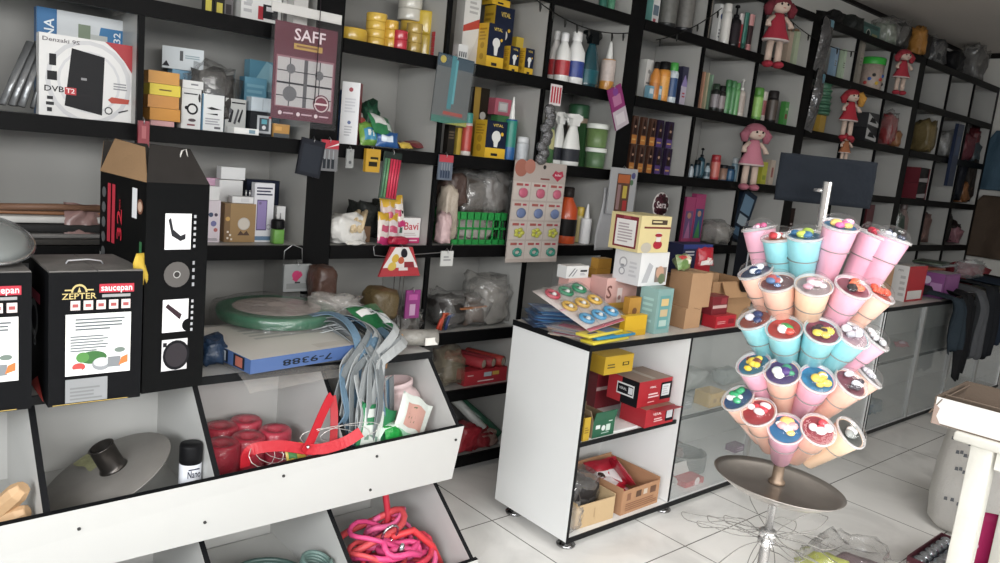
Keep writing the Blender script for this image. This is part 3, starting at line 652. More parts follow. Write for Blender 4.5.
# ---------------------------------------------------------------- red twine and red strap
tw = ['c4243c', 'd12e48', 'b81e36']
for i, (px, py, Y, lb) in enumerate(((221, 428, 2.36, 'back left in the bin'), (246, 420, 2.38, 'highest at the back of the bin'), (222, 450, 2.22, 'front left in the bin'), (248, 441, 2.24, 'in the middle of the group'), (275, 436, 2.26, 'rightmost beside the red strap'))):
    P = at(px, py, Y=Y); h = .115
    o = MB().lathe([(.022, .004), (.05, .0), (.053, .008), (.052, h * .5), (.053, h - .008), (.048, h), (.024, h - .004), (.02, h - .03), (.0005, h - .03)], m(tw[i % 3], .5, b=.4, bs=150, var=.2), 24).build('twine_roll', None, (P.x, Y, .516))
    tag(o, 'red twine roll in clear film, %s' % lb, 'twine', 'red twine rolls in the bin')
    MB().lathe([(.054, .002), (.0545, h * .5), (.055, h * .95), (.04, h + .006), (.024, h + .002)], clear('f0d0d4', .01, .12, .6, 40, 1.23), 24).build('film_wrap', o)
rs = m('c81626', .5, b=.2, bs=60)
b = MB(); P = lambda x, y, Y: at(x, y, Y=Y)
b.ribbon([P(245, 467, 2.07), P(247, 454, 2.07), P(258, 448, 2.055), P(282, 446, 2.04), P(306, 449, 2.01), P(322, 449, 1.99), P(345, 442, 1.985), P(361, 432, 1.975)], .017, rs, (.2, -.8, .5))
b.ribbon([P(304, 453, 2.0), P(312, 438, 2.02), P(321, 417, 2.045), P(329, 400, 2.06), P(332, 396, 2.064)], .016, rs, (.2, -1, .1))
b.ribbon([P(332, 396, 2.066), P(334, 410, 2.06), P(334, 428, 2.045), P(333, 446, 2.01)], .012, m('b01420', .5), (-.3, -1, .1))
so = b.build('red_strap'); tag(so, 'bright red flat strap draped over the front edge of a bin', 'strap')
MB().ball(P(308, 447, 2.0), .006, m('d0d0d0', .2, .9)).build('rivet', so)
b = MB()
for i in range(4):
    c = P(262 + i * 7, 455 - i * 2, 2.05 + .02 * i); b.tube([c + Vector((.04 * math.cos(q * .6 + i), .02 * math.sin(q * .6), .03 * math.sin(q * .6 + i * .7))) for q in range(11)], .0012, m('c9c4c0', .3, .6), 5, closed=True)
tag(b.build('wire_loop'), 'thin silver wire tangle in front of the twine rolls', 'wire')
pouch('yellow_pouch', 'small yellow and green pouch under the red strap', 'packet', P(297, 460, 2.05), .07, .05, 'c8a83a', .015, -35, 5, [(.1, .1, .5, .6, '4a8a4a')], 3)
b = MB()
for i in range(3): b.tube([P(330 + 30 * math.cos(q * .45 + i * .3) + i * 10, 438 + 10 * math.sin(q * .45) - i * 3, 2.03) for q in range(14)], .0012, m('d8d4d0', .3, .5), 5, closed=True)
tag(b.build('wire_loop'), 'thin pale wire loops beside the end of the red strap', 'wire')
# ---------------------------------------------------------------- lower bins
def coil(name, label, c, R, r, col, turns, tilt=(0, 0), cat='hose', rough=.35):
    b = MB(); rn = random.Random(turns)
    pts = []
    for q in range(turns * 22):
        a = q / 22 * 2 * PI; t = q / (turns * 22)
        pts.append((R * (1 + .04 * math.sin(q * .31)) * math.cos(a), R * math.sin(a), r + t * turns * r * 1.6))
    b.tube(pts, r, m(col, rough), 8)
    o = b.build(name, None, c); o.rotation_euler = (tilt[0], tilt[1], 0); return tag(o, label, cat)
coil('hose_coil', 'dark green hose coil in the lower middle bin', (1.0, 2.10, .135), .12, .008, '3d5550', 5)
coil('hose_coil', 'small grey green coil standing upright in the lower bin', (1.12, 2.03, .20), .045, .007, '5f7a74', 6, (R_(12), R_(8)))
coil('hose_coil', 'coiled dark hose in the lower left bin', (.60, 2.10, .135), .13, .009, '2c3a38', 8)
b = MB(); rn = random.Random(5); pc = ['e2407f', 'ea5a92', 'd8324a', 'e2407f', 'e0484e']
for i in range(17):
    c = Vector((1.41 + rn.uniform(-.06, .06), 2.05 + rn.uniform(-.09, .09), .155 + .0075 * i)); R0 = rn.uniform(.06, .12); tl_ = rn.uniform(-.7, .7); t2 = rn.uniform(-.6, .3)
    pts = []
    for q in range(18):
        a = q / 18 * 2 * PI; x, y = R0 * math.cos(a) * 1.1, R0 * .8 * math.sin(a)
        pts.append((min(1.61, max(1.22, c.x + x)), min(2.40, c.y + y * .9), max(.145, c.z + x * math.sin(tl_) * .6 + y * math.sin(t2) * .6 + .01 * math.sin(q + i))))
    b.tube(pts, .0085 + .002 * (i % 3), m(pc[i % 5], .5, b=.3, bs=90), 8, closed=True)
b.tube([(1.46, 2.12, .20), (1.475, 2.14, .28), (1.462, 2.15, .36), (1.445, 2.15, .40)], .012, m('d42c40', .5), 8)
b.tube([(1.40, 2.0, .28), (1.48, 1.99, .29), (1.555, 1.97, .22), (1.585, 1.95, .15)], .012, m('dc3038', .5), 8)
ro = b.build('rope_bundle'); tag(ro, 'pink and red rope and bungee bundle in the lower right bin', 'rope')
b = MB().tube([Vector((1.385, 1.99, .30)) + Vector((.03 * math.cos(q * .52), -.01 * math.sin(q * .52), .035 * math.sin(q * .52))) for q in range(12)], .005, m('b8b8ba', .2, 1, var=0), 8, closed=True); b.build('steel_ring', ro)
MB().lathe([(.008, 0), (.012, .01), (.012, .05), (.006, .075)], m('b0b0b2', .25, 1, var=0), 12, Matrix.Translation((1.40, 1.955, .215)) @ Matrix.Rotation(.3, 4, 'X')).build('carabiner', ro)
# ---------------------------------------------------------------- goods on top of the sales counter
ZC = .8856
def cbox(*a, **k): return pbox(a[0], a[1], a[2], a[3], a[4], a[5], ZC if a[6] is None else a[6], *a[7:], **k)
teal = cbox('gift_box', 'pale teal window box in front of the white coffee maker carton', 'box', 655, 287, 32, None, 2.06, .9, '7fa5a1', [('r', 'f', .16, .1, .84, .85, '5f9c9a'), ('r', 'f', .26, .62, .74, .78, 'd8b878'), ('r', 'f', .26, .38, .74, .54, 'c9b083'), ('r', 'f', .26, .16, .74, .30, 'a9c4ba'), ('l', 'l', .2, .2, .8, .8, 5, '9cc8c4')], '86aeaa', '92bab6')
pk2 = cbox('gift_box', 'pink cup box lying in front of the counter stack, beside the teal box', 'box', 613, 276, 46, ZC + .05, 2.26, .45, 'd9a9a0', [('r', 'f', .36, .25, .52, .72, 'ead8d2'), ('c', 'f', .44, .45, .05, 'b08078'), ('t', 'f', 'S', .1, .6, .5, '7a4a44'), ('t', 'r', 'o', .5, .5, .4, 'b87a74')], 'cf9c94', 'e2b8b0')
ob = cbox('small_box', 'flat mustard box lying under the pink cup box', 'box', 613, 300, 52, None, 2.26, .5, 'c89a3a', [('l', 'f', .1, .2, .5, .8, 3, 'a87a28')], 'b88a30', 'd0a848')
pk1 = cbox('gift_box', 'pink box farther back under the white pencil box', 'box', 574, 277, 33, ZC + .05, 2.34, .4, 'd6a69e', [('t', 'f', 'S', .2, .5, .5, '8a5a54')], 'cc9a92', 'e0b8b0')
st0 = cbox('flat_tray', 'grey cardboard sheet under the farther pink box', 'sheet', 574, 298, 45, None, 2.34, .4, 'b0a8a0', h=.049)
wb1 = cbox('pencil_box', 'white box printed with grey pencils on the farther pink box', 'box', 573, 265, 31, top_of(pk1), 2.34, .4, 'd8d8d6', [('p', 'f', [(.1, .15), (.16, .15), (.4, .8), (.34, .8)], '6a6a70'), ('p', 'f', [(.25, .15), (.31, .15), (.5, .7), (.44, .7)], '8a8a90'), ('r', 'f', .62, .5, .92, .66, '2a2a30'), ('l', 'f', .62, .2, .9, .4, 2, '9a9aa0')])
for i, (cx, yt, w, z, lb) in enumerate(((598, 268, 22, ZC + .10, 'lower of two small orange boxes behind the pink boxes'), (600, 258, 20, ZC + .135, 'upper of two small orange boxes behind the pink boxes'))):
    o = cbox('small_box', lb, 'box', cx, yt, w, z, 2.40, .5, 'b8842e', [('l', 'f', .1, .3, .8, .7, 2, '8a5a20')], None, 'c8983c')
o = cbox('small_box', 'plain brown carton supporting the small orange boxes', 'box', 597, 281, 24, None, 2.40, .5, 'a08058')
o = cbox('small_box', 'amber box standing between the pink cup box and the teal box', 'box', 631, 297, 17, None, 2.10, .4, 'b9832c', [('c', 'f', .5, .6, .2, '7a4a20'), ('l', 'f', .2, .15, .8, .35, 2, '8a6024')])
o = cbox('yellow_box', 'bright yellow box lying in front of the amber box', 'box', 633, 315, 26, None, 2.035, .2, 'd6a614', [('r', 'f', .0, .0, 1, .3, 'c89a10')], 'c89610', 'deb424')
wm_ = cbox('coffee_maker_box', 'white carton with grey coffee maker drawing under the yellow carton', 'carton', 641, 250, 53, top_of(teal) + .0005, 2.16, .75, 'dedede', [('c', 'l', .35, .62, .16, 'a8a8ac'), ('c', 'l', .35, .62, .11, 'dedede'), ('c', 'l', .33, .35, .12, '9a9aa0'), ('c', 'l', .33, .35, .08, 'dcdcdc'), ('r', 'l', .28, .5, .4, .56, '8a8a90'), ('l', 'l', .6, .2, .9, .7, 4, 'c0c0c4'), ('p', 'f', [(.1, .1), (.3, .1), (.45, .6), (.3, .7)], 'b4b4b8'), ('r', 'f', .55, .1, .95, .55, '8a7a70'), ('c', 'f', .72, .4, .14, 'c89a80'), ('c', 'f', .8, .2, .12, '6a7a58')], 'd4d4d6')
yb = cbox('coffee_pot_box', 'cream yellow carton with red label on top of the counter stack', 'carton', 640, 214, 59, top_of(wm_) + .0005, 2.16, .8, 'd9c78c', [('r', 'l', .14, .08, .92, .94, '7a1f2c'), ('r', 'l', .2, .13, .86, .84, 'dcd8d4'), ('l', 'l', .28, .2, .78, .75, 7, 'a89a9c'), ('r', 'f', .12, .66, 1, .71, '7a2a2c'), ('r', 'f', .34, .77, .86, .9, '4a3a2c'), ('l', 'f', .38, .8, .82, .88, 1, 'd8c890'), ('c', 'f', .62, .22, .15, 'b01c30', .12), ('r', 'f', .55, .3, .7, .55, 'd8d0cc'), ('c', 'f', .62, .48, .12, 'a81c30', .05), ('c', 'f', .25, .14, .17, 'b8b0a0', .14), ('r', 'l', .42, .86, .66, .94, '9a3a44')], 'cfbd84', 'e4d69c')
def kraft(name, label, cx, yt, w, zs, Y, k, hide=True, **q): return cbox(name, label, 'carton', cx, yt, w, zs, Y, k, card('b48a62'), [], card('9c7450'), card('bb946c'), **q)
k1 = kraft('kraft_box', 'lower of two plain brown cardboard boxes on the counter', 684, 306, 32, None, 2.08, .8)
k2 = kraft('kraft_box', 'upper of two plain brown cardboard boxes on the counter', 690, 271, 41, top_of(k1), 2.09, .75)
for k in (k1, k2): MB().box((0, 0, k['h'] + .0006), (.002, .16, .0008), m('6a4a30')).build('lid_seam', k)
pouch('sweet_bag', 'clear bag of colourful sweets on the upper brown box', 'bag', at(684, 270, Y=2.08), .13, .075, '7a8a5a', .07, -20, 12, [(.0, .05, .45, .5, '6a8a4a'), (.3, .5, .7, .9, 'd8c8a8'), (.55, .1, .95, .6, '9aa04a'), (.1, .6, .3, .85, 'c03a3a'), (.45, .3, .6, .5, 'e0d8c8')], 3, amp=.3)
pouch('sweet_bag', 'red and white printed packet beside the sweets bag', 'bag', at(706, 266, Y=2.12), .10, .09, 'b01c2c', .04, -12, -12, [(.1, .05, .9, .3, 'd8d0cc'), (.4, .3, .7, .45, 'c8a8a0')], 6, amp=.25)
o = cbox('blue_red_box', 'dark blue and red carton behind the bag of sweets', 'carton', 690, 233, 44, top_of(k2) , 2.30, .4, '1c2450', [('r', 'f', .45, .0, 1, 1, 'b01a2a'), ('l', 'f', .08, .6, .4, .8, 2, 'd0d0d8'), ('r', 'f', .0, .85, 1, 1, '2a3a80')], '1a2048')
kb2 = kraft('kraft_box', 'brown carton behind the stacked pair holding the blue and red carton', 694, 272, 44, None, 2.30, .4); o.location.z = top_of(kb2) + .0005
# open carton with its flap
P = spot(738, 262, 46, ZC, 2.22); w, d, h = .33, .30, .20
oc = empty('open_carton', 'large open brown cardboard carton behind the cotton candy cups', 'carton', (3.42, 2.24, ZC), R_(-4)); kc = card('a97f56'); ki = card('8a6544')
for nm, c, s_ in (('wall', (0, -d / 2, h / 2), (w, .005, h)), ('wall', (0, d / 2, h / 2), (w, .005, h)), ('wall', (-w / 2, 0, h / 2), (.005, d, h)), ('wall', (w / 2, 0, h / 2), (.005, d, h)), ('base', (0, 0, .003), (w, d, .005))): MB().box(c, s_, kc).build(nm, oc)
b = MB().box((0, 0, .035), (.005, d, .08), kc); f = b.build('flap', oc, (-w / 2 - .02, 0, h - .01)); f.rotation_euler = (0, R_(-50), 0)
b = MB().box((0, 0, .04), (w, .005, .09), kc); f = b.build('flap', oc, (0, d / 2 + .015, h)); f.rotation_euler = (R_(-25), 0, 0)
b = MB().box((0, 0, -.03), (w * .8, .005, .08), kc); f = b.build('flap', oc, (.02, -d / 2 - .02, h - .01)); f.rotation_euler = (R_(-25), 0, 0)
r1 = cbox('red_box', 'lowest bright red flat box on the counter beside the brown boxes', 'box', 719, 314, 32, None, 2.02, .45, 'c01e2c', [('r', 'f', .62, .3, .92, .7, '8a1420'), ('l', 'f', .08, .3, .5, .6, 2, 'd88a8a')], 'a81824', 'cc3a40')
r2 = cbox('red_box', 'dark red box with pale band stacked on the flat red box', 'box', 713, 295, 28, top_of(r1), 2.05, .6, '7e2028', [('r', 'f', .05, .35, .95, .52, 'c8a8a0'), ('r', 'f', .55, .55, .9, .9, '9a3038')], '701a22', '8e3a40')
b = MB().lathe([(.03, 0), (.034, .004), (.036, .06), (.034, .062), (.03, .01)], m('e0ddd8', .5), 24); P = at(738, 284, Y=2.10)
o = b.build('paper_cup', None, (P.x - .03, 2.06, top_of(r2) + .04)); o.rotation_euler = (R_(70), R_(40), 0); tag(o, 'white and black cup tipped over on the dark red box', 'cup'); o.location.z = top_of(r2) + .036
MB().lathe([(.0345, .0), (.0362, .03), (.0365, .034)], m('1a1a1c', .4), 24).build('band', o)
b = MB().lathe([(.001, 0), (.028, .002), (.035, .012), (.034, .013), (.027, .004)], clear('e0e0e0', .15, .1), 24).build('plastic_dish', None, (P.x + .055, 2.02, top_of(r1) + .001)); tag(b, 'small clear plastic dish on the red boxes', 'dish')
# behind the cups: cartons, white red box, purple box
o = kraft('kraft_box', 'tall beige carton half hidden behind the rightmost cups', 881, 247, 22, None, 2.10, .5); 
wr = cbox('shirt_box', 'white and red carton standing on the counter right of the cups', 'carton', 908, 265, 30, None, 2.10, .35, 'c01c28', [('r', 'f', .1, .05, .9, .3, 'd8d4d0'), ('l', 'l', .55, .1, .9, .75, 4, 'b0acaa'), ('t', 'l', 'PEN', .5, .86, .08, '8a8484')], 'd3d0cd', 'c8c4c0')
pb = cbox('tissue_pack', 'purple tissue pack at the far end of the counter', 'pack', 938, 272, 36, None, 2.10, .6, '7a3a78', [('c', 'l', .35, .68, .16, 'c8b8d0'), ('r', 'l', .5, .3, .95, .6, 'a878a8'), ('l', 'l', .1, .1, .8, .3, 2, 'b898b8'), ('r', 'f', .1, .1, .9, .9, '8a4a88')], '80427e', 'b0a8b0')
for i, (cx, yt, w, z, c, lb) in enumerate(((921, 257, 46, .03, '9a4a30', 'orange brown flat folder'), (935, 262, 60, .015, '8a8a8e', 'grey flat packet'), (930, 253, 40, .045, '3a4a3a', 'dark green flat packet'))):
    P = at(cx, 268, Y=2.25); o = MB().rbox((0, 0, .008), (.34, .2, .016), m(c, .35, b=.3, bs=20), .004).build('flat_packet', None, (P.x, 2.25, pb['h'] + ZC + .002 + i * .0175), R_(8 * i - 6)); tag(o, lb + ' lying on the boxes at the far counter end', 'packet')
# blister cards of toy rings, lash packs, toothbrush packs at the near end
def cards(name, label, cat, ctr, w, d, n, cols, rz, seed, group=None, lift=.003, z=ZC):
    w *= 1.25; d *= 1.25
    rn = random.Random(seed)
    for i in range(n):
        b = MB(); c = cols[i % len(cols)]
        b.box((0, 0, .0006), (w, d, .0012), m(c[0], .3)); b.box((0, -d * .2, .002), (w * .8, d * .35, .0016), m(c[1], .25)); b.box((0, d * .3, .0016), (w * .9, d * .2, .0008), m(c[2], .3))
        o = b.build(name, None, (ctr[0] + rn.uniform(-.02, .02), ctr[1] + rn.uniform(-.015, .015), z + i * lift), rz + rn.uniform(-.12, .12))
        MB().sheet(6, 6, lambda u, v: ((u - .5) * w * 1.02, (v - .5) * d * 1.02, .0024 + .0012 * noise.noise(Vector((u * 5, v * 5, i)))), clear('e8eef4', .12, .06, .4, 25)).build('clear_sleeve', o)
        tag(o, label[i] if isinstance(label, list) else label, cat, group)
cards('lash_card', 'blue and white picture card in clear sleeve in the left counter pile', 'card', (2.39, 2.28), .21, .14, 13, (('3a7ac0', 'a8cce8', '2a5a9a'), ('2a4a80', '88b8e0', 'c8d8e8'), ('4a90d0', 'e0e8f0', '3a6aa8')), R_(-28), 2, 'blue sleeved cards on the counter corner', .0058)
cards('picture_card', 'pale sleeved picture card in the pile at the front counter corner', 'card', (2.33, 2.12), .15, .13, 9, (('c8a890', 'b04858', '8a90b0'), ('a8a8b8', '6a88b8', 'd8c8b8'), ('b8b0a8', 'c87888', '7888a8')), R_(-62), 5, 'pale sleeved cards on the counter corner', .0045)
Q = [at(590, 332, Y=2.0), at(629, 319, Y=2.03), at(532, 291, Y=2.27), at(577, 282, Y=2.27)]
def bil(u, v, dz=0): return Vector(Q[0]).lerp(Q[1], u).lerp(Vector(Q[2]).lerp(Q[3], u), v) + Vector((0, 0, dz))
b = MB().sheet(6, 6, lambda u, v: bil(u, v), m('c4b8b2', .4, var=.15)); b.sheet(4, 1, lambda u, v: bil(u, v * .06, .002), m('b8485a', .4)); b.sheet(4, 1, lambda u, v: bil(u, .48 + v * .04, .002), m('c89aa0', .4))
rc = b.build('ring_card', None, None, 0, .0015); tag(rc, 'large clear pack of coloured toy watches on the counter pile', 'blister pack')
for i in range(3):
    for j, c in enumerate(('3a96c8', 'd0a030', '2a8058')):
        if j == 2 and i == 0: c = 'b83a4a'
        P = bil(.2 + i * .3, .2 + j * .3, .012); e1 = (bil(1, .5) - bil(0, .5)).normalized(); e2 = (bil(.5, 1) - bil(.5, 0)).normalized(); nn = e1.cross(e2)
        b = MB().tube([P + e1 * .024 * math.cos(q * PI / 6) + e2 * .026 * math.sin(q * PI / 6) for q in range(12)], .0085, m(c, .35), 8, closed=True)
        b.ball(P + e1 * .004 - e2 * .004, .011, m('dcdcd8', .3), 10, 6); b.build('toy_watch', rc)
MB().sheet(24, 18, lambda u, v: bil(u, v, .004 + .024 * abs(math.sin(u * 3 * PI) * math.sin(v * 3 * PI)) ** .5), clear('f0f4f8', .04, .05, .4, 30, 1.25)).build('clear_blister', rc)
for i, (x, y, rz, c1, c2, lb) in enumerate(((2.38, 2.005, 6, 'd8c430', '2f8a9a', 'yellow and teal toothbrush pack lowest at the counter edge'), (2.42, 2.012, 3, '2a86b4', 'c8b82a', 'blue and yellow toothbrush pack upper at the counter edge'), (2.36, 2.02, 8, 'd8c43a', '2a7ab0', 'yellow toothbrush pack topmost at the front counter edge'))):
    b = MB().rbox((0, 0, .007), (.25, .07, .012), m(c1, .3), .003); b.box((.05, 0, .0135), (.1, .06, .0008), m(c2, .3)); b.box((-.07, -.01, .0136), (.06, .012, .0008), m('2a3a80'))
    b.lathe([(.028, .0138), (.001, .0139)], m('6a3a90', .3), 18, Matrix.Translation((.07, 0, 0)), sy=.5)
    o = b.build('toothbrush_pack', None, (x, y, ZC + .0005 + i * .0135), R_(rz)); tag(o, lb, 'pack')
tb_ = MB().tube([at(523, 297, Y=2.40), at(560, 280, Y=2.55), at(607, 252, Y=2.70)], .012, m('4a3024', .6, var=.3), 8)
# ---------------------------------------------------------------- open bays of the counter
ZM = .4675; ZB = .0635
rA = cbox('battery_box', 'red and black carton with white label in the open counter bay', 'carton', 640, 370, 62, ZM + .085, 2.10, .75, 'b4202a', [('t', 'f', 'VERAL', .42, .72, .1, 'f0e4e4', .2), ('l', 'f', .3, .28, .62, .5, 2, 'e8c8c8'), ('l', 'f', .3, .1, .5, .18, 1, 'e8a8a8'), ('r', 'f', .66, .16, 1, .84, '18181c'), ('r', 'f', .7, .3, .94, .76, 'd0d4d6'), ('l', 'f', .73, .34, .9, .7, 4, 'b0b4b8'), ('r', 'l', .0, .0, .45, 1, 'b4202a'), ('r', 'l', .45, .0, 1, 1, '16161a'), ('r', 'l', .30, .32, .86, .78, 'd8d8d8'), ('r', 'l', .33, .38, .83, .72, '16161a'), ('t', 'l', 'VERAL', .5, .56, .14, 'd0d0d0', .25), ('r', 'l', .68, .42, .82, .68, 'c8ccd0')], 'b4202a', '8a7260', h=.118)
MB().box((0, 0, rA['h'] + .0006), (.03, .15, .0008), m('a89a8a', .4)).build('tape', rA)
rB = cbox('battery_box', 'smaller red carton with an open flap under the red and black carton', 'carton', 647, 405, 52, ZM, 2.045, .7, 'b81e2a', [('t', 'f', 'VERAL', .4, .66, .2, 'f0dcdc', .3), ('l', 'f', .3, .2, .6, .45, 2, 'e8c0c0'), ('r', 'f', .7, .14, .98, .8, '1c1c20'), ('r', 'f', .73, .3, .94, .74, 'c8ccd0')], 'a81a26', '8a6a58', h=.083)
rA.location.z = top_of(rB) + .001
b = MB().box((0, -.03, 0), (.16, .06, .002), m('a81c28', .5), faces=None); f = b.build('flap', rB, (0, -.07, rB['h'] + .001)); f.rotation_euler = (R_(-8), 0, 0)
yb2 = cbox('mustard_box', 'mustard yellow flat box wedged under the counter top', 'box', 611, 352, 44, .735, 2.05, .5, 'bb9416', [('l', 'f', .1, .3, .38, .6, 2, '5a4a18'), ('r', 'f', .62, .4, .85, .6, '3a3420'), ('r', 'f', .66, .45, .81, .56, 'bb9416'), ('l', 'f', .62, .38, .78, .44, 1, '3a3420')], 'a07c10', 'c8a430', h=.078)
dk = cbox('red_box', 'dark red carton behind the red and black carton in the counter bay', 'carton', 601, 385, 40, ZM, 2.30, .5, '7a1e28', [('r', 'f', .0, .42, 1, .5, 'b89a98'), ('r', 'f', .6, .55, .9, .9, '9a8a8a')], '6a1a22', h=.21); yb2.location.z = top_of(rA) + .0008 if 0 else .735; yb2.location.y = 2.05
gw_ = .125; x0 = at(600, 418, Y=2.02).x
gb = empty('green_box', 'open green carton with dark inside on the middle counter shelf', 'carton', (x0, 2.08, ZM)); gm = m('1f5c40', .45); gi = card('8a7458')
b = MB().box((0, -.085, .038), (.135, .003, .075), gm, faces=[gm, gm, gm, gi, gm, gm]); art(b, .135, .173, .076, [('r', 'f', .12, .5, .32, .72, 'd0d8d4'), ('c', 'f', .48, .5, .09, 'c8d0cc'), ('r', 'f', .6, .3, .8, .68, 'b8ccc0'), ('l', 'f', .4, .15, .9, .25, 1, 'a8c0b4'), ('l', 'f', .7, .8, .95, .9, 1, 'c0d0c8')]); b.build('front_wall', gb)
for c, s_ in (((0, .085, .045), (.135, .003, .09)), ((-.067, 0, .038), (.003, .17, .075)), ((.067, 0, .038), (.003, .17, .075)), ((0, 0, .002), (.135, .17, .003))): MB().box(c, s_, gi).build('wall', gb)
b = MB().box((0, 0, .02), (.135, .003, .04), gm, faces=[gm, gm, gm, gi, gm, gm]); f = b.build('flap', gb, (0, -.087, .075)); f.rotation_euler = (R_(12), 0, 0)
f = MB().box((0, 0, .025), (.003, .165, .05), gi).build('flap', gb, (-.067, 0, .076)); f.rotation_euler = (0, R_(-25), 0)
o = cbox('yellow_box', 'small yellow open box at the left end of the middle counter shelf', 'box', 583, 416, 14, ZM, 2.01, 1.2, 'c09a20', [('l', 'f', .15, .3, .8, .6, 3, '8a6a14')], 'b08a18', '4a3a20')
# bottom bay
def opencarton(label, x, y, z, w, d, h, col, rz, artl=(), fl=True):
    t = empty('open_carton', label, 'carton', (x, y, z), rz); kc = card(col); a = MB().box((0, -d / 2, h / 2), (w, .004, h), kc); art(a, w, d + .004, h, artl); a.build('front_wall', t)
    for c, s_ in (((0, d / 2, h * .6), (w, .004, h * 1.2)), ((-w / 2, 0, h * .55), (.004, d, h * 1.1)), ((w / 2, 0, h * .55), (.004, d, h * 1.1)), ((0, 0, .0025), (w, d, .004))): MB().box(c, s_, kc).build('wall', t)
    return t
tan = opencarton('light tan open carton at left on the bottom counter shelf', 2.452, 2.115, ZB, .235, .24, .105, 'c2a377', R_(-2), [('l', 'f', .46, .1, .48, .9, 1, 'a8885c')])
brn = opencarton('printed brown open carton with red packets on the bottom counter shelf', 2.745, 2.14, ZB, .27, .30, .115, 'b0805a', R_(1), [('r', 'f', .12, .55, .22, .85, '8a5a3c'), ('r', 'f', .36, .58, .5, .84, '5a3c28'), ('r', 'f', .56, .6, .66, .82, 'c8b8a4'), ('r', 'f', .74, .56, .9, .84, '6a442c'), ('l', 'f', .1, .1, .95, .45, 4, '8a5a3c')])
o = MB().blob(.085, .075, .075, m('34302f', .35, b=.6, bs=35, var=.4), .35, 2.4, 3).build('black_bag', None, (2.46, 2.13, ZB + .0065)); tag(o, 'dark goods in clear bag filling the tan carton', 'bag'); o.scale = (1, 1, 1.05)
MB().blob(.092, .082, .088, poly(.14, 'e8e4e0'), .45, 2.6, 9).build('clear_wrap', o, (0, 0, .001))
pouch('red_packet', 'red packet on the left behind the bag in the tan carton', 'packet', (2.43, 2.32, .17), .14, .06, 'b01c2c', .03, -20, 10, [(.3, .3, .7, .6, 'd8a8a8')], 5)
o = MB().blob(.06, .03, .05, m('a81a28', .4), .2, 2, 7).build('red_packet', None, (2.43, 2.33, ZB)); tag(o, 'red packet mostly hidden at the back of the bottom shelf', 'packet'); 
for i, (x, y, z, rz, ry, lb, pt) in enumerate(((2.73, 2.09, .135, 20, 8, 'red and white packet lying front in the printed carton', [(.05, .55, .6, .95, 'd8d4d4'), (.5, .1, .8, .3, 'c8a0a4')]), (2.70, 2.19, .15, -25, -10, 'pale and red packet lying back in the printed carton', [(.1, .1, .9, .5, 'd4d0d0')]), (2.80, 2.15, .155, 55, 25, 'crimson packet standing at right in the printed carton', [(.2, .5, .5, .8, 'd8b0b4')]))):
    pouch('red_packet', lb, 'packet', (x, y - .06, z - .03), .17, .15, 'b51a2e', .035, -68 + 14 * i, rz, pt, i + 2, ry, amp=.3)
o = MB().blob(.05, .05, .05, m('3a2a24', .5), .2, 2, 4).build('red_packet', None, (2.72, 2.20, ZB + .0065)); tag(o, 'brown wrapped packet at the bottom of the printed carton', 'packet')
o = MB().blob(.045, .05, .055, poly(.3, 'dcd8d4', .1), .6, 2.8, 12).build('clear_bag', None, (2.315, 2.03, ZB)); tag(o, 'crumpled clear plastic bag at the left corner of the bottom shelf', 'bag')
# ---------------------------------------------------------------- behind the counter glass
Zg = .4665
for i, (cx, yt, w, zs, Y, c, it, lb, sd) in enumerate((
    (667, 395, 14, Zg, 2.10, 'a83a44', [('l', 'f', .2, .2, .8, .8, 3, 'd8b0b0')], 'red box at the left end behind the counter glass', '9a343c'),
    (684, 396, 16, Zg, 2.08, '8a8f92', [('l', 'f', .2, .3, .8, .7, 2, 'b8bcc0')], 'grey box beside the red one behind the counter glass', None),
    (710, 390, 30, Zg, 2.06, 'c09a48', [('r', 'f', .2, .3, .4, .6, '9a7430'), ('r', 'f', .6, .3, .8, .6, '9a7430')], 'amber box on the glass counter shelf', None),
    (686, 476, 34, ZB, 2.07, 'c0363c', [('c', 'f', .62, .6, .14, 'e0d4d4'), ('t', 'f', '2', .62, .6, .3, 'b03038'), ('l', 'f', .4, .1, .9, .3, 2, 'e8c4c4'), ('c', 'l', .35, .4, .2, 'd8d0cc')], 'red box with white roundel on the counter bottom behind glass', None),
    (735, 444, 18, ZB, 2.20, '6a3060', [('l', 'f', .15, .55, .85, .8, 1, 'c8a0c0'), ('l', 'f', .15, .2, .85, .45, 1, 'c8a0c0')], 'purple box on the counter bottom behind glass', None))):
    o = cbox('boxed_goods', lb, 'box', cx, yt, w, zs, Y, .7, c, it, sd)
    if i == 3: f = MB().box((0, 0, .03), (.15, .002, .06), m('d0d0cc', .5)).build('flap', o, (.01, .03, o['h'])); f.rotation_euler = (R_(-12), 0, 0)
for i, (px, py, Y, zs, s_, c, lb) in enumerate(((690, 376, 2.28, Zg, .10, 'a8aca8', 'clear bag of grey goods at the back of the counter shelf'), (725, 378, 2.25, Zg, .08, '8f9a98', 'clear bag behind the amber box on the counter shelf'), (676, 440, 2.3, ZB, .07, '9a8480', 'wrapped bundle at the back of the counter bottom'))):
    P = at(px, py, Y=Y); o = MB().blob(s_, s_ * .6, s_ * .55, m(c, .3, b=.8, bs=30, var=.3), .4, 2.4, i + 3).build('goods_bag', None, (P.x, Y, zs)); tag(o, lb, 'bag')
o = coil('wire_coil', 'grey wire coil on the counter bottom behind glass', (3.35, 2.20, ZB), .12, .006, '6e716f', 9, cat='wire')
rn = random.Random(8)
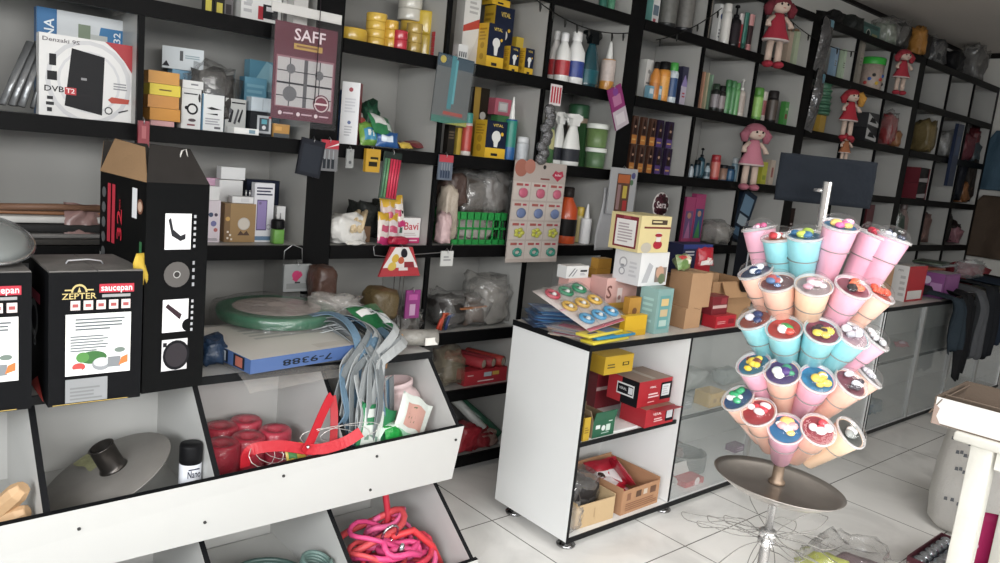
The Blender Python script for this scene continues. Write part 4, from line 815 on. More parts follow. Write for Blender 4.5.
for i, (x, c, lb) in enumerate(((5.12, 'c83a8a', 'magenta packet on the far glass shelf'), (5.25, '8a4a9a', 'purple packet on the far glass shelf'), (5.38, 'c05a80', 'rose packet on the far glass shelf'), (5.52, 'a06ab0', 'lilac packet on the far glass shelf'), (5.85, 'b04a5a', 'dull red packet past the second glass frame'))):
    pouch('soft_packet', lb, 'packet', (x, 2.14, .512), .13, .05, c, .05, -50, rn.uniform(-30, 30), [(.2, .3, .6, .7, 'd0b8c8')], i)
for i, (x, c, lb) in enumerate(((5.15, '8a8e90', 'grey bag on the counter bottom, far glass section'), (5.33, '3a6a8a', 'blue packet on the counter bottom, far glass section'), (5.5, '7a8a92', 'pale blue grey packet on the far counter bottom'), (4.45, 'a09a96', 'grey wrapped packet on the bottom behind the cups'), (4.7, 'b8948a', 'pinkish packet on the bottom behind the cups'))):
    o = MB().blob(.075, .06, .05, m(c, .35, b=.6, bs=40, var=.25), .4, 2.2, i).build('soft_packet', None, (x, 2.15, ZB)); tag(o, lb, 'packet')
# ---------------------------------------------------------------- sack, table, tray, floor bag, clothes
sk = MB(); prof = [(.17, 0), (.205, .03), (.215, .15), (.205, .32), (.19, .45), (.185, .56), (.17, .62), (.12, .66), (.05, .68)]
sm = m('cfccc6', .75, b=.35, bs=120, var=.06)
sk.sheet(40, 24, lambda u, v: (lambda r, z: ((r * (1 + .05 * noise.noise(Vector((math.cos(u * 2 * PI) * 2, math.sin(u * 2 * PI) * 2, v * 3))))) * math.cos(u * 2 * PI), r * .82 * (1 + .06 * noise.noise(Vector((math.cos(u * 2 * PI) * 2 + 5, math.sin(u * 2 * PI) * 2, v * 3)))) * math.sin(u * 2 * PI), z))(*[(lambda a, c, t: (a[0] + (c[0] - a[0]) * t, a[1] + (c[1] - a[1]) * t))(prof[min(int(v * 8), 7)], prof[min(int(v * 8), 7) + 1], v * 8 - min(int(v * 8), 7))][0]), sm)
S0 = onz_ = at(960, 532, Z=0)
so = sk.build('woven_sack', None, (S0.x + .10, S0.y + .0, .001), R_(-20)); tag(so, 'white woven sack standing on the floor behind the white table', 'sack')
b = MB()
a = R_(196)
b.text('NaC', .045, m('4a5058', .7), Matrix.Rotation(a + PI / 2, 4, 'Z') @ Matrix.Translation((-.02, -.222, .54)) @ Matrix.Rotation(PI / 2, 4, 'X'))
b.build('printing', so)
for z, u0, u1 in ((.47, -.07, .06), (.41, -.04, .02), (.33, -.03, .03), (.17, -.05, .05)):
    b = MB()
    for q in range(4):
        x = u0 + (u1 - u0) * q / 3.4; b.add([tuple(Matrix.Rotation(a + PI / 2, 3, 'Z') @ Vector((x + dx, -.222, z + dz + .006 * math.sin(q * 2)))) for dx, dz in ((0, 0), (.016, .002), (.014, .02), (.001, .017))], [(0, 1, 2, 3)], m('6a6e74', .7))
    b.build('printing', so)
# table with its carton tray
TZ = .80; c0 = at(958, 432, Z=TZ); tx, ty = c0.x, c0.y
tb2 = empty('white_table', 'worn white painted wooden table at the right edge', 'table', (tx, ty, 0)); pw = m('d9d7cd', .55, b=.25, bs=30, var=.1, vs=6)
MB().rbox((.32, -.48, TZ - .015), (.66, .98, .03), pw, .006).build('tabletop', tb2)
MB().box((.32, -.06, TZ - .065), (.50, .022, .07), pw).build('apron', tb2); MB().box((.045, -.48, TZ - .065), (.022, .72, .07), pw).build('apron', tb2)
for x, y in ((.055, -.075), (.60, -.075), (.055, -.9), (.60, -.9)): MB().rbox((x, y, (TZ - .03) / 2), (.07, .07, TZ - .031), pw, .004).build('leg', tb2)
ct0 = at(931, 423, Z=TZ); ct1 = at(1000, 443, Z=TZ); rzt = math.atan2(ct1.y - ct0.y, ct1.x - ct0.x); L = .62; Wd = .40; hh = .10
wc = m('dddbd8', .55, var=.05, b=.1); ti = card('6a5a4c')
tr = empty('carton_tray', 'white shallow cardboard tray with worn corner on the white table', 'tray', (ct0.x, ct0.y, TZ + .001), rzt)
for nm, c, s_, f in (('front_wall', (L / 2, .003, hh / 2), (L, .005, hh), [wc, ti, wc, ti, wc, wc]), ('wall', (L / 2, Wd, hh / 2), (L, .005, hh), None), ('wall', (.0, Wd / 2, hh / 2), (.005, Wd, hh), None), ('wall', (L, Wd / 2, hh / 2), (.005, Wd, hh), None), ('base', (L / 2, Wd / 2, .003), (L, Wd, .005), [ti] * 6)):
    MB().box(c, s_, wc if nm == 'front_wall' else ti, faces=f).build(nm, tr)
f = MB().box((.02, Wd * .45, -.03), (.004, Wd * .9, .07), ti).build('flap', tr, (0, 0, hh)); f.rotation_euler = (0, R_(28), 0)
f = MB().box((.3, .02, -.028), (.55, .004, .06), ti).build('flap', tr, (0, 0, hh)); f.rotation_euler = (R_(30), 0, 0)
MB().add([(.0, -.0005, .0), (.03, -.0005, .0), (.012, -.0005, .03), (.018, -.0005, .06), (.0, -.0005, .075)], [(0, 1, 2, 3, 4)], card('a89084')).build('torn_patch', tr)
# tray of silver balls, magenta sheet and orange pack under the table
e0 = at(908, 556, Z=.06); e1 = at(946, 530, Z=.06); ea = math.atan2(e1.y - e0.y, e1.x - e0.x) - PI / 2; eb = empty('ball_tray', 'dark red edged tray of silver wrapped balls on the floor', 'tray', (e0.x, e0.y, .001), ea); em = m('5a2430', .5)
for c, s_ in (((.22, 0, .03), (.44, .006, .06)), ((.22, .40, .03), (.44, .006, .06)), ((0, .20, .03), (.006, .40, .06)), ((.44, .20, .03), (.006, .40, .06)), ((.22, .20, .003), (.44, .40, .006))): MB().box(c, s_, em).build('wall', eb)
sv = m('aeb4bc', .22, .85, var=.1, b=.5, bs=60); bb = MB().ball((0, 0, .030), .030, sv, 16, 10).build('silver_ball'); k = 0
for i in range(7):
    for j in range(6):
        o = bb if k == 0 else bb.copy()
        if k: C.objects.link(o)
        k += 1; p = Matrix.Rotation(ea, 3, 'Z') @ Vector((.036 + i * .0613, .036 + j * .0625, .0085)); o.location = (eb.location.x + p.x, eb.location.y + p.y, eb.location.z + p.z - .001)
        tag(o, 'silver foil ball in the dark red edged floor tray', 'ball', 'silver balls in the tray')
b = MB().sheet(8, 8, lambda u, v: ((u - .5) * .24, .012 * math.sin(u * 4), v * .34), m('b8185e', .45, var=.05))
for i in range(6): b.lathe([(.012, 0), (.0005, .001)], m('d8a8c0'), 10, Matrix.Translation((-.09 + (i % 3) * .07, -.012, .06 + i * .045)) @ Matrix.Rotation(PI / 2, 4, 'X'), False)
q = at(998, 505, X=3.75); o = b.build('gift_bag', None, (3.60, .80, .002), R_(-60), .004); tag(o, 'magenta gift sheet with pale dots under the white table', 'gift bag')
pouch('orange_pack', 'orange and yellow pack standing under the white table', 'pack', (3.52, .86, .002), .16, .12, 'd0602a', .05, -8, -55, [(.1, .1, .6, .4, 'd8a83a'), (.5, .5, .9, .8, '3a3a3a')], 4)
# clear bag on the floor in front
fo = empty('clear_bag', 'large clear bag with lime and purple goods on the floor', 'bag', (3.0, 1.14, .002))
MB().blob(.11, .09, .07, m('c4cc4a', .5, b=.4), .3, 2.2, 4).build('contents', fo, (-.07, .06, .004)); MB().blob(.10, .10, .055, m('7a5a62', .5, b=.4), .3, 2.2, 6).build('contents', fo, (.10, .0, .004))
MB().blob(.19, .16, .10, poly(.10, 'e4e2de', .1, 1., 22), .4, 2.4, 21, 4).build('film', fo)
# garments draped over the far end of the counter, goods and clothes at the end wall
def drape(name, label, cat, x, w, zt, zb, Y, col, seed, back=.22, rough=.85, rz=0):
    def fn(u, v):
        xx = (u - .5) * w * (1 - .12 * v) + .02 * noise.noise(Vector((v * 3, seed, 1))); fold = .022 * math.sin(u * 14 + seed) * min(1, v * 2) + .03 * noise.noise(Vector((u * 3, v * 2, seed)))
        if v < .3: t = v / .3; return (xx, back * (1 - t), zt + .02 * math.sin(u * 5 + seed) - .012 * t * t + .012)
        t = (v - .3) / .7; return (xx, -.035 * math.sin(min(1, t * 4) * PI / 2) + fold - .035, zt - (zt - zb) * t * (1 - .08 * abs(math.sin(u * 6 + seed))) - .0)
    o = MB().sheet(18, 20, fn, m(col, rough, b=.25, bs=50, var=.2)).build(name, None, (x, Y, 0), rz, .006); return tag(o, label, cat)
for i, (x, w, zt, zb, c, lb) in enumerate(((6.02, .22, .93, .52, '2a343c', 'dark blue grey garment draped leftmost over the counter edge'), (6.18, .2, .95, .30, '1c1c1e', 'black trousers draped lowest over the counter edge'), (6.42, .24, .97, .42, '4a4c50', 'charcoal grey garment draped in the middle of the counter clothes'), (6.70, .26, .99, .40, '202226', 'black jacket draped over the counter beside the charcoal garment'), (7.0, .28, 1.0, .5, '26303e', 'navy garment draped farthest along the counter'), (7.3, .25, 1.0, .45, '1a1818', 'black garment at the very end of the counter'))):
    drape('draped_garment', lb, 'garment', x, w, zt - .02, zb, 1.93, c, i * 2.3)
o = MB().blob(.13, .08, .07, poly(.25, 'c8ccd0', .1), .5, 2.6, 14).build('clear_bag', None, (6.75, 2.1, 1.0)); tag(o, 'shiny clear bag lying over the draped dark clothes', 'bag')
for i, (x, y, hx, hz, c, lb, z) in enumerate(((5.9, 2.2, .2, .04, '26262a', 'black folded cloth heap behind the purple pack', .99), (6.5, 2.25, .3, .06, '1e1e22', 'long black cloth heap on the far counter', .99), (7.35, 2.3, .2, .09, '8a1c28', 'red garment heaped at the far counter end', .98), (7.2, 2.05, .12, .05, '8a8a7c', 'pale olive cloth on the far counter end', 1.0))):
    o = MB().blob(hx, .12, hz, m(c, .85, b=.4, bs=40, var=.2), .4, 2.2, i + 4).build('cloth_heap', None, (x, y, ZC + .012)); tag(o, lb, 'cloth')
def wallcoat(label, y, z0, z1, w, col, seed, cat, name):
    t = empty(name, label, cat, (8.985, y, z0))
    MB().sheet(14, 16, lambda u, v: (-.05 - .05 * abs(math.sin(u * 9 + seed)) * v - .03 * noise.noise(Vector((u * 3, v * 2, seed))), (u - .5) * w * (.45 + .55 * min(1, v * 2.2)), (z1 - z0) * (1 - v)), m(col, .85, b=.3, var=.15)).build('fabric', t, None, 0, .012)
    MB().tube([(-.0, 0, z1 - z0 + .02), (-.06, 0, z1 - z0 + .03), (-.07, 0, z1 - z0 - .02)], .006, m('8a8a8a', .3, .8)).build('hook', t)
Pb = at(994, 150, X=8.9); Pn = at(975, 190, X=8.9)
wallcoat('bright blue garment hanging on the far end wall', at(1000, 170, X=8.9).y, at(990, 190, X=8.9).z, at(990, 130, X=8.9).z, .5, '38566a', 2, 'garment', 'hanging_garment')
wallcoat('brown coat hanging on the far end wall above the red garment', at(996, 220, X=8.9).y, at(985, 258, X=8.9).z, at(995, 196, X=8.9).z, .75, '4a3a2c', 4, 'coat', 'hanging_coat')
# ---------------------------------------------------------------- goods on the wall shelves
COLS = [-1.66, -1.0, -.4, .2, .79, 1.415, 1.535, 2.035, 2.635, 3.2, 3.32, 3.88, 4.46, 5.055, 5.175, 5.74, 6.33, 6.87, 6.99, 7.57, 8.17, 8.79]
def colfit(x, R):
    x = min(x, 8.7)
    for a, c in zip(COLS[:-1], COLS[1:]):
        if a <= x < c and c - a > .2: return max(a + min(1.15 * R, (c - a) / 2), min(x, c - min(1.15 * R, (c - a) / 2)))
    return x
def bx(label, cx, yt, w, row, col, items=(), k=.6, back=.10, name='box', cat='box', side=None, top=None, group=None, zs=None, rz=0, h=None):
    o = pbox(name, label, cat, cx, yt, w, SHZ[row] if zs is None else zs, FR + back, k, col, items, side, top, rz, group, h=h)
    if abs(k) != .44: o.location.x = colfit(o.location.x, max(v.co.x for v in o.data.vertices) * .9)
    return o
def bt(label, cx, yt, w, row, body, cap, style='round', back=.09, band=None, name='bottle', cat='bottle', group=None, zs=None, r=.35):
    zs = SHZ[row] if zs is None else zs; x, R, h = spot(cx, yt, w, zs, FR + back); R *= 1.12
    if x > 3.26: back = min(back, R + .02); x, R, h = spot(cx, yt, w, zs, FR + back); R *= 1.1
    x = colfit(x, R * .9)
    bm_, cm, lm = m(body, r, coat=.2), m(cap, .4), m(band or body, .4, var=.3 if band else .06, vs=50)
    b, c = MB(), MB(); sy = 1.
    if style == 'round': b.lathe([(R * .95, 0), (R, .01 * h + .002), (R, .14 * h), (R, .44 * h), (R * .95, .62 * h), (R * .5, .78 * h), (R * .42, .84 * h)], bm_, 20, mats=[0, 0, lm, 0, 0, 0]); c.lathe([(R * .5, .82 * h), (R * .52, .84 * h), (R * .5, .98 * h), (R * .4, h)], cm, 18)
    elif style == 'wide': b.lathe([(R * .96, 0), (R, .004), (R, .15 * h), (R, .62 * h), (R, .74 * h), (R * .8, .80 * h)], bm_, 20, mats=[0, 0, lm, 0, 0]); c.lathe([(R * .8, .79 * h), (R * .82, .80 * h), (R * .8, .985 * h), (R * .7, h)], cm, 18)
    elif style == 'can': b.lathe([(R * .94, 0), (R, .004), (R, .1 * h), (R, .70 * h), (R * .97, .76 * h)], bm_, 20, mats=[0, 0, lm, 0]); c.lathe([(R * .9, .75 * h), (R * .93, .76 * h), (R * .93, .96 * h), (R * .8, h)], cm, 18)
    elif style == 'pump':
        b.lathe([(R * .96, 0), (R, .004), (R, .1 * h), (R, .55 * h), (R * .9, .64 * h), (R * .4, .70 * h)], bm_, 20, mats=[0, 0, lm, 0, 0])
        c.lathe([(R * .45, .69 * h), (R * .45, .77 * h), (R * .16, .78 * h), (R * .16, .92 * h), (R * .4, .93 * h), (R * .4, .97 * h), (R * .2, h)], cm, 14); c.tube([(0, 0, .95 * h), (-R * .6, -R * .4, .95 * h), (-R * .9, -R * .6, .92 * h)], R * .16, cm, 6)
    elif style == 'spray':
        sy = .6; b.lathe([(R * .9, 0), (R * .95, .006), (R * .95, .08 * h), (R * .95, .32 * h), (R * .62, .62 * h), (R * .42, .74 * h), (R * .38, .78 * h)], bm_, 20, mats=[0, 0, lm, 0, 0, 0], sy=sy)
        c.prism([(-R * .45, .77 * h), (R * .45, .77 * h), (R * .5, .84 * h), (R * .8, .9 * h), (R * .75, .96 * h), (R * .2, h), (-R * .9, .985 * h), (-R * 1.05, .955 * h), (-R * 1.0, .92 * h), (-R * .4, .9 * h)], -R * .28, R * .28, cm); c.tube([(-R * .75, 0, .92 * h), (-R * .8, 0, .86 * h), (-R * .6, 0, .80 * h)], R * .1, cm, 6)
    elif style == 'tube':
        b.lathe([(R * .8, .16 * h), (R * .9, .2 * h), (R * .95, .4 * h), (R, .7 * h), (R * 1.05, .99 * h), (R * 1.05, h)], bm_, 18, mats=[0, lm, lm, 0, 0], sy=.5); c.lathe([(R * .8, 0), (R * .84, .003), (R * .82, .17 * h)], cm, 18, sy=.65)
    elif style == 'nozzle': b.lathe([(R * .98, 0), (R, .003), (R, .2 * h), (R, .55 * h), (R, .62 * h), (R * .9, .64 * h)], bm_, 18, mats=[0, 0, lm, lm, 0]); c.lathe([(R * .55, .63 * h), (R * .5, .66 * h), (R * .18, .97 * h), (R * .1, h)], cm, 12)
    elif style == 'tub': b.lathe([(R * .86, 0), (R * .9, .004), (R * .96, .8 * h)], bm_, 22, mats=[0, lm]); c.lathe([(R, .78 * h), (R * 1.02, .8 * h), (R * 1.02, .97 * h), (R * .95, h), (R * .9, .985 * h)], cm, 22)
    o = b.build(name, None, (x, FR + back, zs + .0006)); c.build('cap' if style not in ('pump', 'spray', 'tub') else dict(pump='pump', spray='trigger', tub='lid')[style], o)
    o['h'] = h; return tag(o, label, cat, group)
def hcard(name, label, cat, cx, y0, y1, w, col, items=(), Y=2.775, d=.008, hook=True, ry=0, rough=.4):
    P = at(cx, y1, Y=Y); T = at(cx + (y1 - y0) * .07, y0, Y=Y); dp = proj((P.x, Y, (P.z + T.z) / 2))[2]; h = T.z - P.z; ww = w * dp / FOC / math.cos(math.atan2(P.x, Y))
    o = carton(ww, d, h, col, items, rough=rough).build(name, None, (P.x, Y, P.z)); o.rotation_euler.y = R_(ry); tag(o, label, cat)
    if hook: MB().tube([(0, .018, h - .004), (0, .004, h + .012), (0, -.008, h + .002), (0, -.006, h - .01)], .0016, m('b8b8ba', .3, .9), 6).build('hook', o)
    o['h'] = h; o['w'] = ww; return o
def pk(name, label, cat, cx, y1, w, hpx, col, patches=(), Y=2.86, d=.03, rx=-10, rz=0, ry=0, seed=1, zs=None, mt=None, amp=.18):
    P = at(cx, y1, Y=Y); dp = proj(P)[2]; s = dp / FOC
    return pouch(name, label, cat, (P.x, Y, P.z if zs is None else zs), w * s, hpx * s, col, d, rx, rz, patches, seed, ry, None, mt, amp)
def heap(label, cx, row, w, hpx, col, name='bag', cat='bag', Y=2.92, seed=1, mt=None, amp=.4, hy=.09, film=None, zs=None):
    zs = SHZ[row] if zs is None else zs; Y = min(Y, 2.95)
    x, R, _ = spot(cx, 0, w, zs, Y); P = at(cx, 150, Y=Y); s = proj((x, Y, zs))[2] / FOC; x = at(cx, proj((P.x, Y, zs))[1] - hpx / 2, Y=Y).x
    R = min(.15, w * s / 2 / max(.85, math.cos(math.atan2(x, Y)))); x = colfit(x, R); hz = hpx * s / 2
    o = MB().blob(R * .9, min(hy, R, .085), hz * .95, mt or m(col, .4, b=.7, bs=40, var=.3), amp, 2.3, seed).build(name, None, (x, Y, zs + .0006)); tag(o, label, cat)
    if film: MB().blob(R, min(hy, R, .08) * 1.1, hz * 1.05, poly(film, 'e6e4e0', .1), .45, 2.6, seed + 5).build('clear_film', o)
    return o
def lines(c='8a8a90', n=4, u0=.12, u1=.88, v0=.1, v1=.4, f='f'): return ('l', f, u0, v0, u1, v1, n, c)
# --- antenna bay (far left)
dv = bx('white digital antenna box with a black panel picture and red corner', 88, 40, 85, 'A', 'd9d8d6', [('c', 'f', .52, .46, .46, 'c4c4c6', .52), ('c', 'f', .52, .46, .41, 'd9d8d6', .47), ('c', 'f', .52, .46, .34, 'c8c8ca', .39), ('c', 'f', .52, .46, .31, 'd9d8d6', .36), ('p', 'f', [(.68, 1), (1, 1), (1, .62), (.9, .78), (.8, .9)], 'b02a30'), ('p', 'f', [(.33, .86), (.68, .80), (.66, .06), (.26, .14)], '2a2a2c'), ('r', 'f', .43, .48, .49, .51, '8a8a8c'), ('t', 'f', 'Denzaki 9S', .22, .93, .07, '6a6468', .38), ('t', 'f', 'DVB', .15, .33, .1, '2a2a2e', .2), ('r', 'f', .26, .28, .38, .37, 'c02a30'), ('t', 'f', 'T2', .32, .325, .08, 'e8e0e0', .09), ('r', 'f', .1, .62, .17, .76, '2c2c2e'), ('r', 'f', .08, .44, .18, .55, '2c2c2e'), ('r', 'f', .08, .2, .14, .24, '3a3a3c'), ('r', 'f', .07, .13, .15, .17, '3a3a3c'), ('r', 'f', .08, .05, .13, .1, '3a3a3c'), lines('8a8a8e', 3, .78, .94, .4, .5), ('p', 'f', [(.72, .27), (.76, .23), (.95, .24), (.96, .3), (.76, .31)], 'b8402e'), ('c', 'f', .73, .13, .045, '3a3a3c'), ('c', 'f', .73, .13, .032, 'd9d8d6'), ('p', 'f', [(.84, .11), (.94, .15), (.95, .17), (.84, .13)], '3a3a3c')], .16, .09, 'antenna_box')
an = bx('blue and white antenna box standing behind the digital antenna box', 83, 15, 78, 'A', 'd0d4d6', [('r', 'f', 0, 0, .22, 1, '2d6fa8'), ('t', 'f', 'ANTENNA', .14, .6, .12, 'e8eef2', .62, PI / 2), ('t', 'f', 'DTV-A32', .93, .6, .07, 'e8eef2', .5, PI / 2), ('p', 'f', [(.60, .4), (.72, .9), (1, .9), (1, .4)], '2f78b0'), ('t', 'f', 'DTV-A32', .92, .66, .09, 'e8eef2', .42, PI / 2), ('r', 'f', .42, .5, .72, .74, '4a5a40'), ('r', 'f', .55, .66, .8, .82, 'b8bcb8'), ('r', 'f', .46, .6, .6, .9, '7a8a70')], .16, .21, 'antenna_box', side='2a5f94')
for i, (x0, x1, lb) in enumerate(((2, 30, 'silver wrapped antenna rod pack leaning at the left frame edge'), (14, 38, 'silver wrapped antenna rod pack leaning on the antenna box'))):
    a, c = at(x0, 106, Y=2.87 + .03 * i), at(x1, 42, Y=2.93 + .03 * i); b = MB(); a.z = SHZ['A'] + .02
    for q in range(3): b.tube([a + Vector((q * .025, 0, 0)), (a + c) / 2 + Vector((q * .022, .006, 0)), c + Vector((q * .012, 0, -.02 * q))], .014, m('8a8c8e', .25, .5, b=.5, bs=30, var=.3), 8, flat=.5)
    tag(b.build('antenna_pack'), lb, 'antenna pack')
# --- cable and plug bay
stk = SHZ['A']
o = bx('pink flat box at the bottom of the orange stack', 160, 119, 26, 'A', 'c89494', (), .7, .10, h=.018); z = top_of(o)
for i, (c, lb) in enumerate((('c8842a', 'orange box second from the bottom of the orange stack'), ('c07c28', 'orange box just below the yellow one in the stack'), ('d8c030', 'bright yellow box within the orange stack'), ('c98a34', 'topmost orange box of the stack by the shelf divider'))):
    o = bx(lb, 162 - (i % 2), 75, 34, 'A', c, [('l', 'f', .3, .35, .7, .6, 1, '6a4a1c')] if i == 2 else [], .7, .10, zs=z + .0005, rz=R_((2, -2, 1, -1)[i]), h=.042 if i != 2 else .038); z = top_of(o)
w1 = bx('white cable box with black loop picture right of the orange stack', 189, 89, 22, 'A', 'cfcfcd', [lines('3a3a3e', 1, .1, .9, .84, .9), ('c', 'f', .55, .5, .3, '2a2a2c'), ('c', 'f', .55, .5, .2, 'cfcfcd'), ('c', 'f', .25, .52, .1, '2a2a2c'), ('c', 'f', .55, .22, .2, '4a3a40', .04), ('r', 'f', .3, .08, .7, .12, '7a3038')], .7, .11)
bx('flat white box on the white cable box', 191, 81, 23, 'A', 'd4d4d2', [('l', 'f', .4, .3, .9, .7, 1, '7a7a80')], .6, .11, zs=top_of(w1) + .0005)
b1 = bx('pale blue box behind the orange stack', 182, 71, 28, 'A', '7aaccc', (), .6, .24)
bx('light blue and white adaptor box tilted on top at the back', 183, 49, 43, 'A', 'c4ccd0', [('p', 'f', [(0, .1), (.18, .1), (.1, .35)], '2a2a30'), ('r', 'f', .42, .4, .5, .85, '3a3a40'), ('l', 'f', .55, .5, .9, .7, 2, '8aa0a8')], .6, .24, zs=top_of(b1) + .0005, side='86b4cc', rz=R_(-18))
w2 = bx('white and blue cable box in the middle of the cable bay', 211, 95, 24, 'A', 'd4d6d6', [('p', 'f', [(.15, .62), (.4, .58), (.9, .6), (.4, .66)], '2a2a2c'), ('p', 'f', [(.1, .46), (.7, .44), (.7, .49)], '2a2a2c'), lines('9a9aa0', 3, .1, .8, .15, .36), ('r', 'f', .55, .06, .85, .12, '5a5a60')], .7, .10, side='6fa4c8', top='6fa4c8')
o = bx('grey jack cable box beside the white and blue cable box', 233, 99, 24, 'A', 'a9aaa8', [('l', 'f', .3, .84, .95, .92, 1, '2a2a2e'), ('p', 'f', [(.15, .3), (.3, .7), (.4, .65), (.3, .3)], '2c2c30'), ('p', 'f', [(.4, .28), (.6, .72), (.68, .68), (.5, .25)], '3a3a40'), ('p', 'f', [(.6, .35), (.8, .72), (.86, .68), (.7, .3)], '2c2c30'), ('c', 'f', .2, .65, .12, '4a4a50')], .6, .11, side='5f7f92')
heap('clear bag of black adaptors behind the white cable boxes', 212, 'A', 42, 62, '3a3836', Y=3.02, seed=4, film=.1, hy=.06)
bx('blue tool box behind the grey jack cable box', 252, 78, 26, 'A', '5f9ab4', [lines('7ab0c4', 3, .1, .9, .6, .9)], .6, .19, side='4f88a4')
wA = bx('white phone accessory box under the poster edge', 259, 112, 25, 'A', '26282c', [('r', 'f', .3, .1, .95, .85, 'b8bcc0'), ('r', 'f', .4, .2, .85, .75, '3a4048'), ('r', 'f', .5, .5, .75, .7, '58a8b8'), ('c', 'f', .62, .35, .09, 'd8d8d8'), ('r', 'f', .82, .75, .95, .84, 'b03038')], .5, .09)
bx('pale blue white box stacked on the phone accessory box', 259, 98, 24, 'A', 'c0ccd4', [('r', 'f', .55, .1, .58, .9, '9aa4ac')], .6, .10, zs=top_of(wA) + .0005)
oz = bx('small orange and grey box at the right end of the cable bay', 279, 124, 20, 'A', 'c08a40', [('r', 'f', 0, 0, 1, .3, '4a5054'), ('r', 'f', .1, .5, .5, .8, 'd8a050')], .7, .08)
bx('small white card box in front of the phone accessory box', 243, 127, 30, 'A', 'd8d8d6', [('r', 'f', .6, .2, .85, .8, '6a8a9a')], .7, .045, h=.022)
bx('tall teal blue carton at the back behind the poster edge', 262, 62, 36, 'A', '5a96b0', [('p', 'f', [(0, .6), (.5, 1), (1, .9), (1, .6)], '8abccc')], .4, .27)
# --- phone bay (D, between divider and pillar)
o = bx('white and purple kids headphone box beside the tall black carton', 211, 200, 17, 'D', 'cfc4cc', [('c', 'f', .35, .66, .16, '3a4a6a'), ('c', 'f', .7, .66, .12, '4a3a50'), ('c', 'f', .55, .45, .2, '6a6aa0'), ('c', 'f', .7, .3, .14, 'b05a5a'), lines('6a6a70', 2, .1, .9, .04, .1)], .7, .10, side='b89aa8'); bx('white end cap box above the kids headphone box', 211, 186, 16, 'D', 'd2d2d2', (), .7, .10, zs=top_of(o) + .0005)
ob_ = bx('brown and amber speaker box in the phone bay', 237, 203, 35, 'D', '9a7848', [('r', 'f', .0, .0, .18, 1, '7a5a34'), ('c', 'f', .62, .48, .2, 'b8b0a8'), ('c', 'f', .62, .48, .17, 'c8c0b4'), ('p', 'f', [(.42, .18), (.82, .18), (.72, .3), (.62, .22), (.52, .3)], '4a3020'), ('c', 'f', .1, .6, .07, 'c89a4a'), ('r', 'f', .08, .08, .14, .13, 'e0d8cc'), ('r', 'f', .16, .16, .22, .21, 'e0d8cc'), ('r', 'f', .08, .24, .14, .29, 'e0d8cc'), ('r', 'f', .2, .05, .26, .1, 'e0d8cc')], .5, .12)
o = bx('white charger lying on the amber speaker box', 241, 190, 24, 'D', 'd8d8d8', [('r', 'f', .4, .2, .8, .8, 'c8c8ca')], .5, .12, zs=top_of(ob_) + .0005, h=.025); MB().cyl((.02, 0, .025), (.02, 0, .05), .003, m('c8c8ca', .3, .8)).cyl((.035, 0, .025), (.035, 0, .05), .003, m('c8c8ca', .3, .8)).build('plug_pins', o)
o = bx('pink and white box standing at the back of the phone bay', 215, 178, 34, 'D', 'c89ab4', [('r', 'f', .55, 0, 1, 1, 'd4d0d2')], .4, .25); z = top_of(o)
bx('white flat box at the back, topmost in the phone bay', 231, 167, 27, 'D', 'd8d8d8', (), .5, .22, zs=z + .0005)
bx('white box under the topmost flat box in the phone bay', 228, 180, 26, 'D', 'd0d0d0', (), .5, .20)
pw_ = bx('white power bank box with a lilac phone picture', 262, 183, 22, 'D', 'd4d4da', [('l', 'f', .1, .78, .9, .94, 3, '2a2a48'), ('r', 'f', .14, .2, .66, .72, '5a4a78'), ('r', 'f', .18, .22, .62, .70, '8a78b0'), ('c', 'f', .3, .66, .07, '6a5a88'), ('c', 'f', .78, .26, .14, 'a8a8b4'), ('c', 'f', .78, .26, .08, 'd4d4da'), ('r', 'f', 0, .03, 1, .1, '5a7a9a')], .4, .11)
bx('narrow white box standing right of the power bank box', 279, 206, 11, 'D', 'd4d4d4', [('r', 'f', 0, .48, 1, .5, '9a9aa0')], .8, .13)
b = MB().rbox((0, 0, .03), (.045, .04, .06), m('5f9a3a', .4), .006); ch = b.build('charger', None, (at(277, 240, Y=2.85).x, 2.85, SHZ['D'] + .0005)); tag(ch, 'black and green plug charger in front of the narrow white box', 'charger')
b = MB().lathe([(.024, .06), (.026, .065), (.026, .09), (.022, .098)], m('141416', .4), 18); b.build('plug', ch)
for sx in (-.009, .009): MB().cyl((sx, 0, .098), (sx, 0, .122), .0025, m('8a8a8c', .3, .9), n=8).build('pin', ch)
bx('dark blue box at the back behind the power bank box', 262, 180, 36, 'D', '1e2438', [('r', 'f', .2, .3, .5, .5, '8a2a30')], .4, .27)
# --- stack of trays at far left (D)
for i, (c, th, lb, y) in enumerate((('3a3836', .02, 'dark metal baking tray lowest in the tray stack', 2.93), ('6a6866', .015, 'grey tray second from the bottom of the stack', 2.93), ('2a2a2a', .025, 'black tray in the middle of the tray stack', 2.94), ('b8b6b2', .022, 'white edged tray near the top of the stack', 2.95), ('8a5a38', .012, 'brown cardboard sheet on top of the tray stack', 2.97))):
    z = SHZ['D'] + (.0006, .022, .040, .068, .093)[i]
    o = MB().rbox((0, 0, th / 2), (.50, .24 - .01 * i, th), m(c, .5, var=.2), .004).build('baking_tray' if i < 4 else 'cardboard_sheet', None, (.50, y, z), R_((0, 1, -1, 1, -2)[i])); tag(o, lb, 'tray' if i < 4 else 'sheet')
o = MB().tube([(-.16, -.1, .01), (0, -.11, .015), (.14, -.1, .012)], .011, m('74503a', .6), 8).build('wooden_stick', None, (.55, 2.95, SHZ['D'] + .108)); tag(o, 'reddish brown stick on the cardboard sheet', 'stick')
pk('pink_bag', 'crumpled dusty pink bag in front of the tray stack', 'bag', 83, 248, 38, 40, '8a6a66', (), 2.835, .04, -15, 8, 6, 3, amp=.6).location.z = 1.158
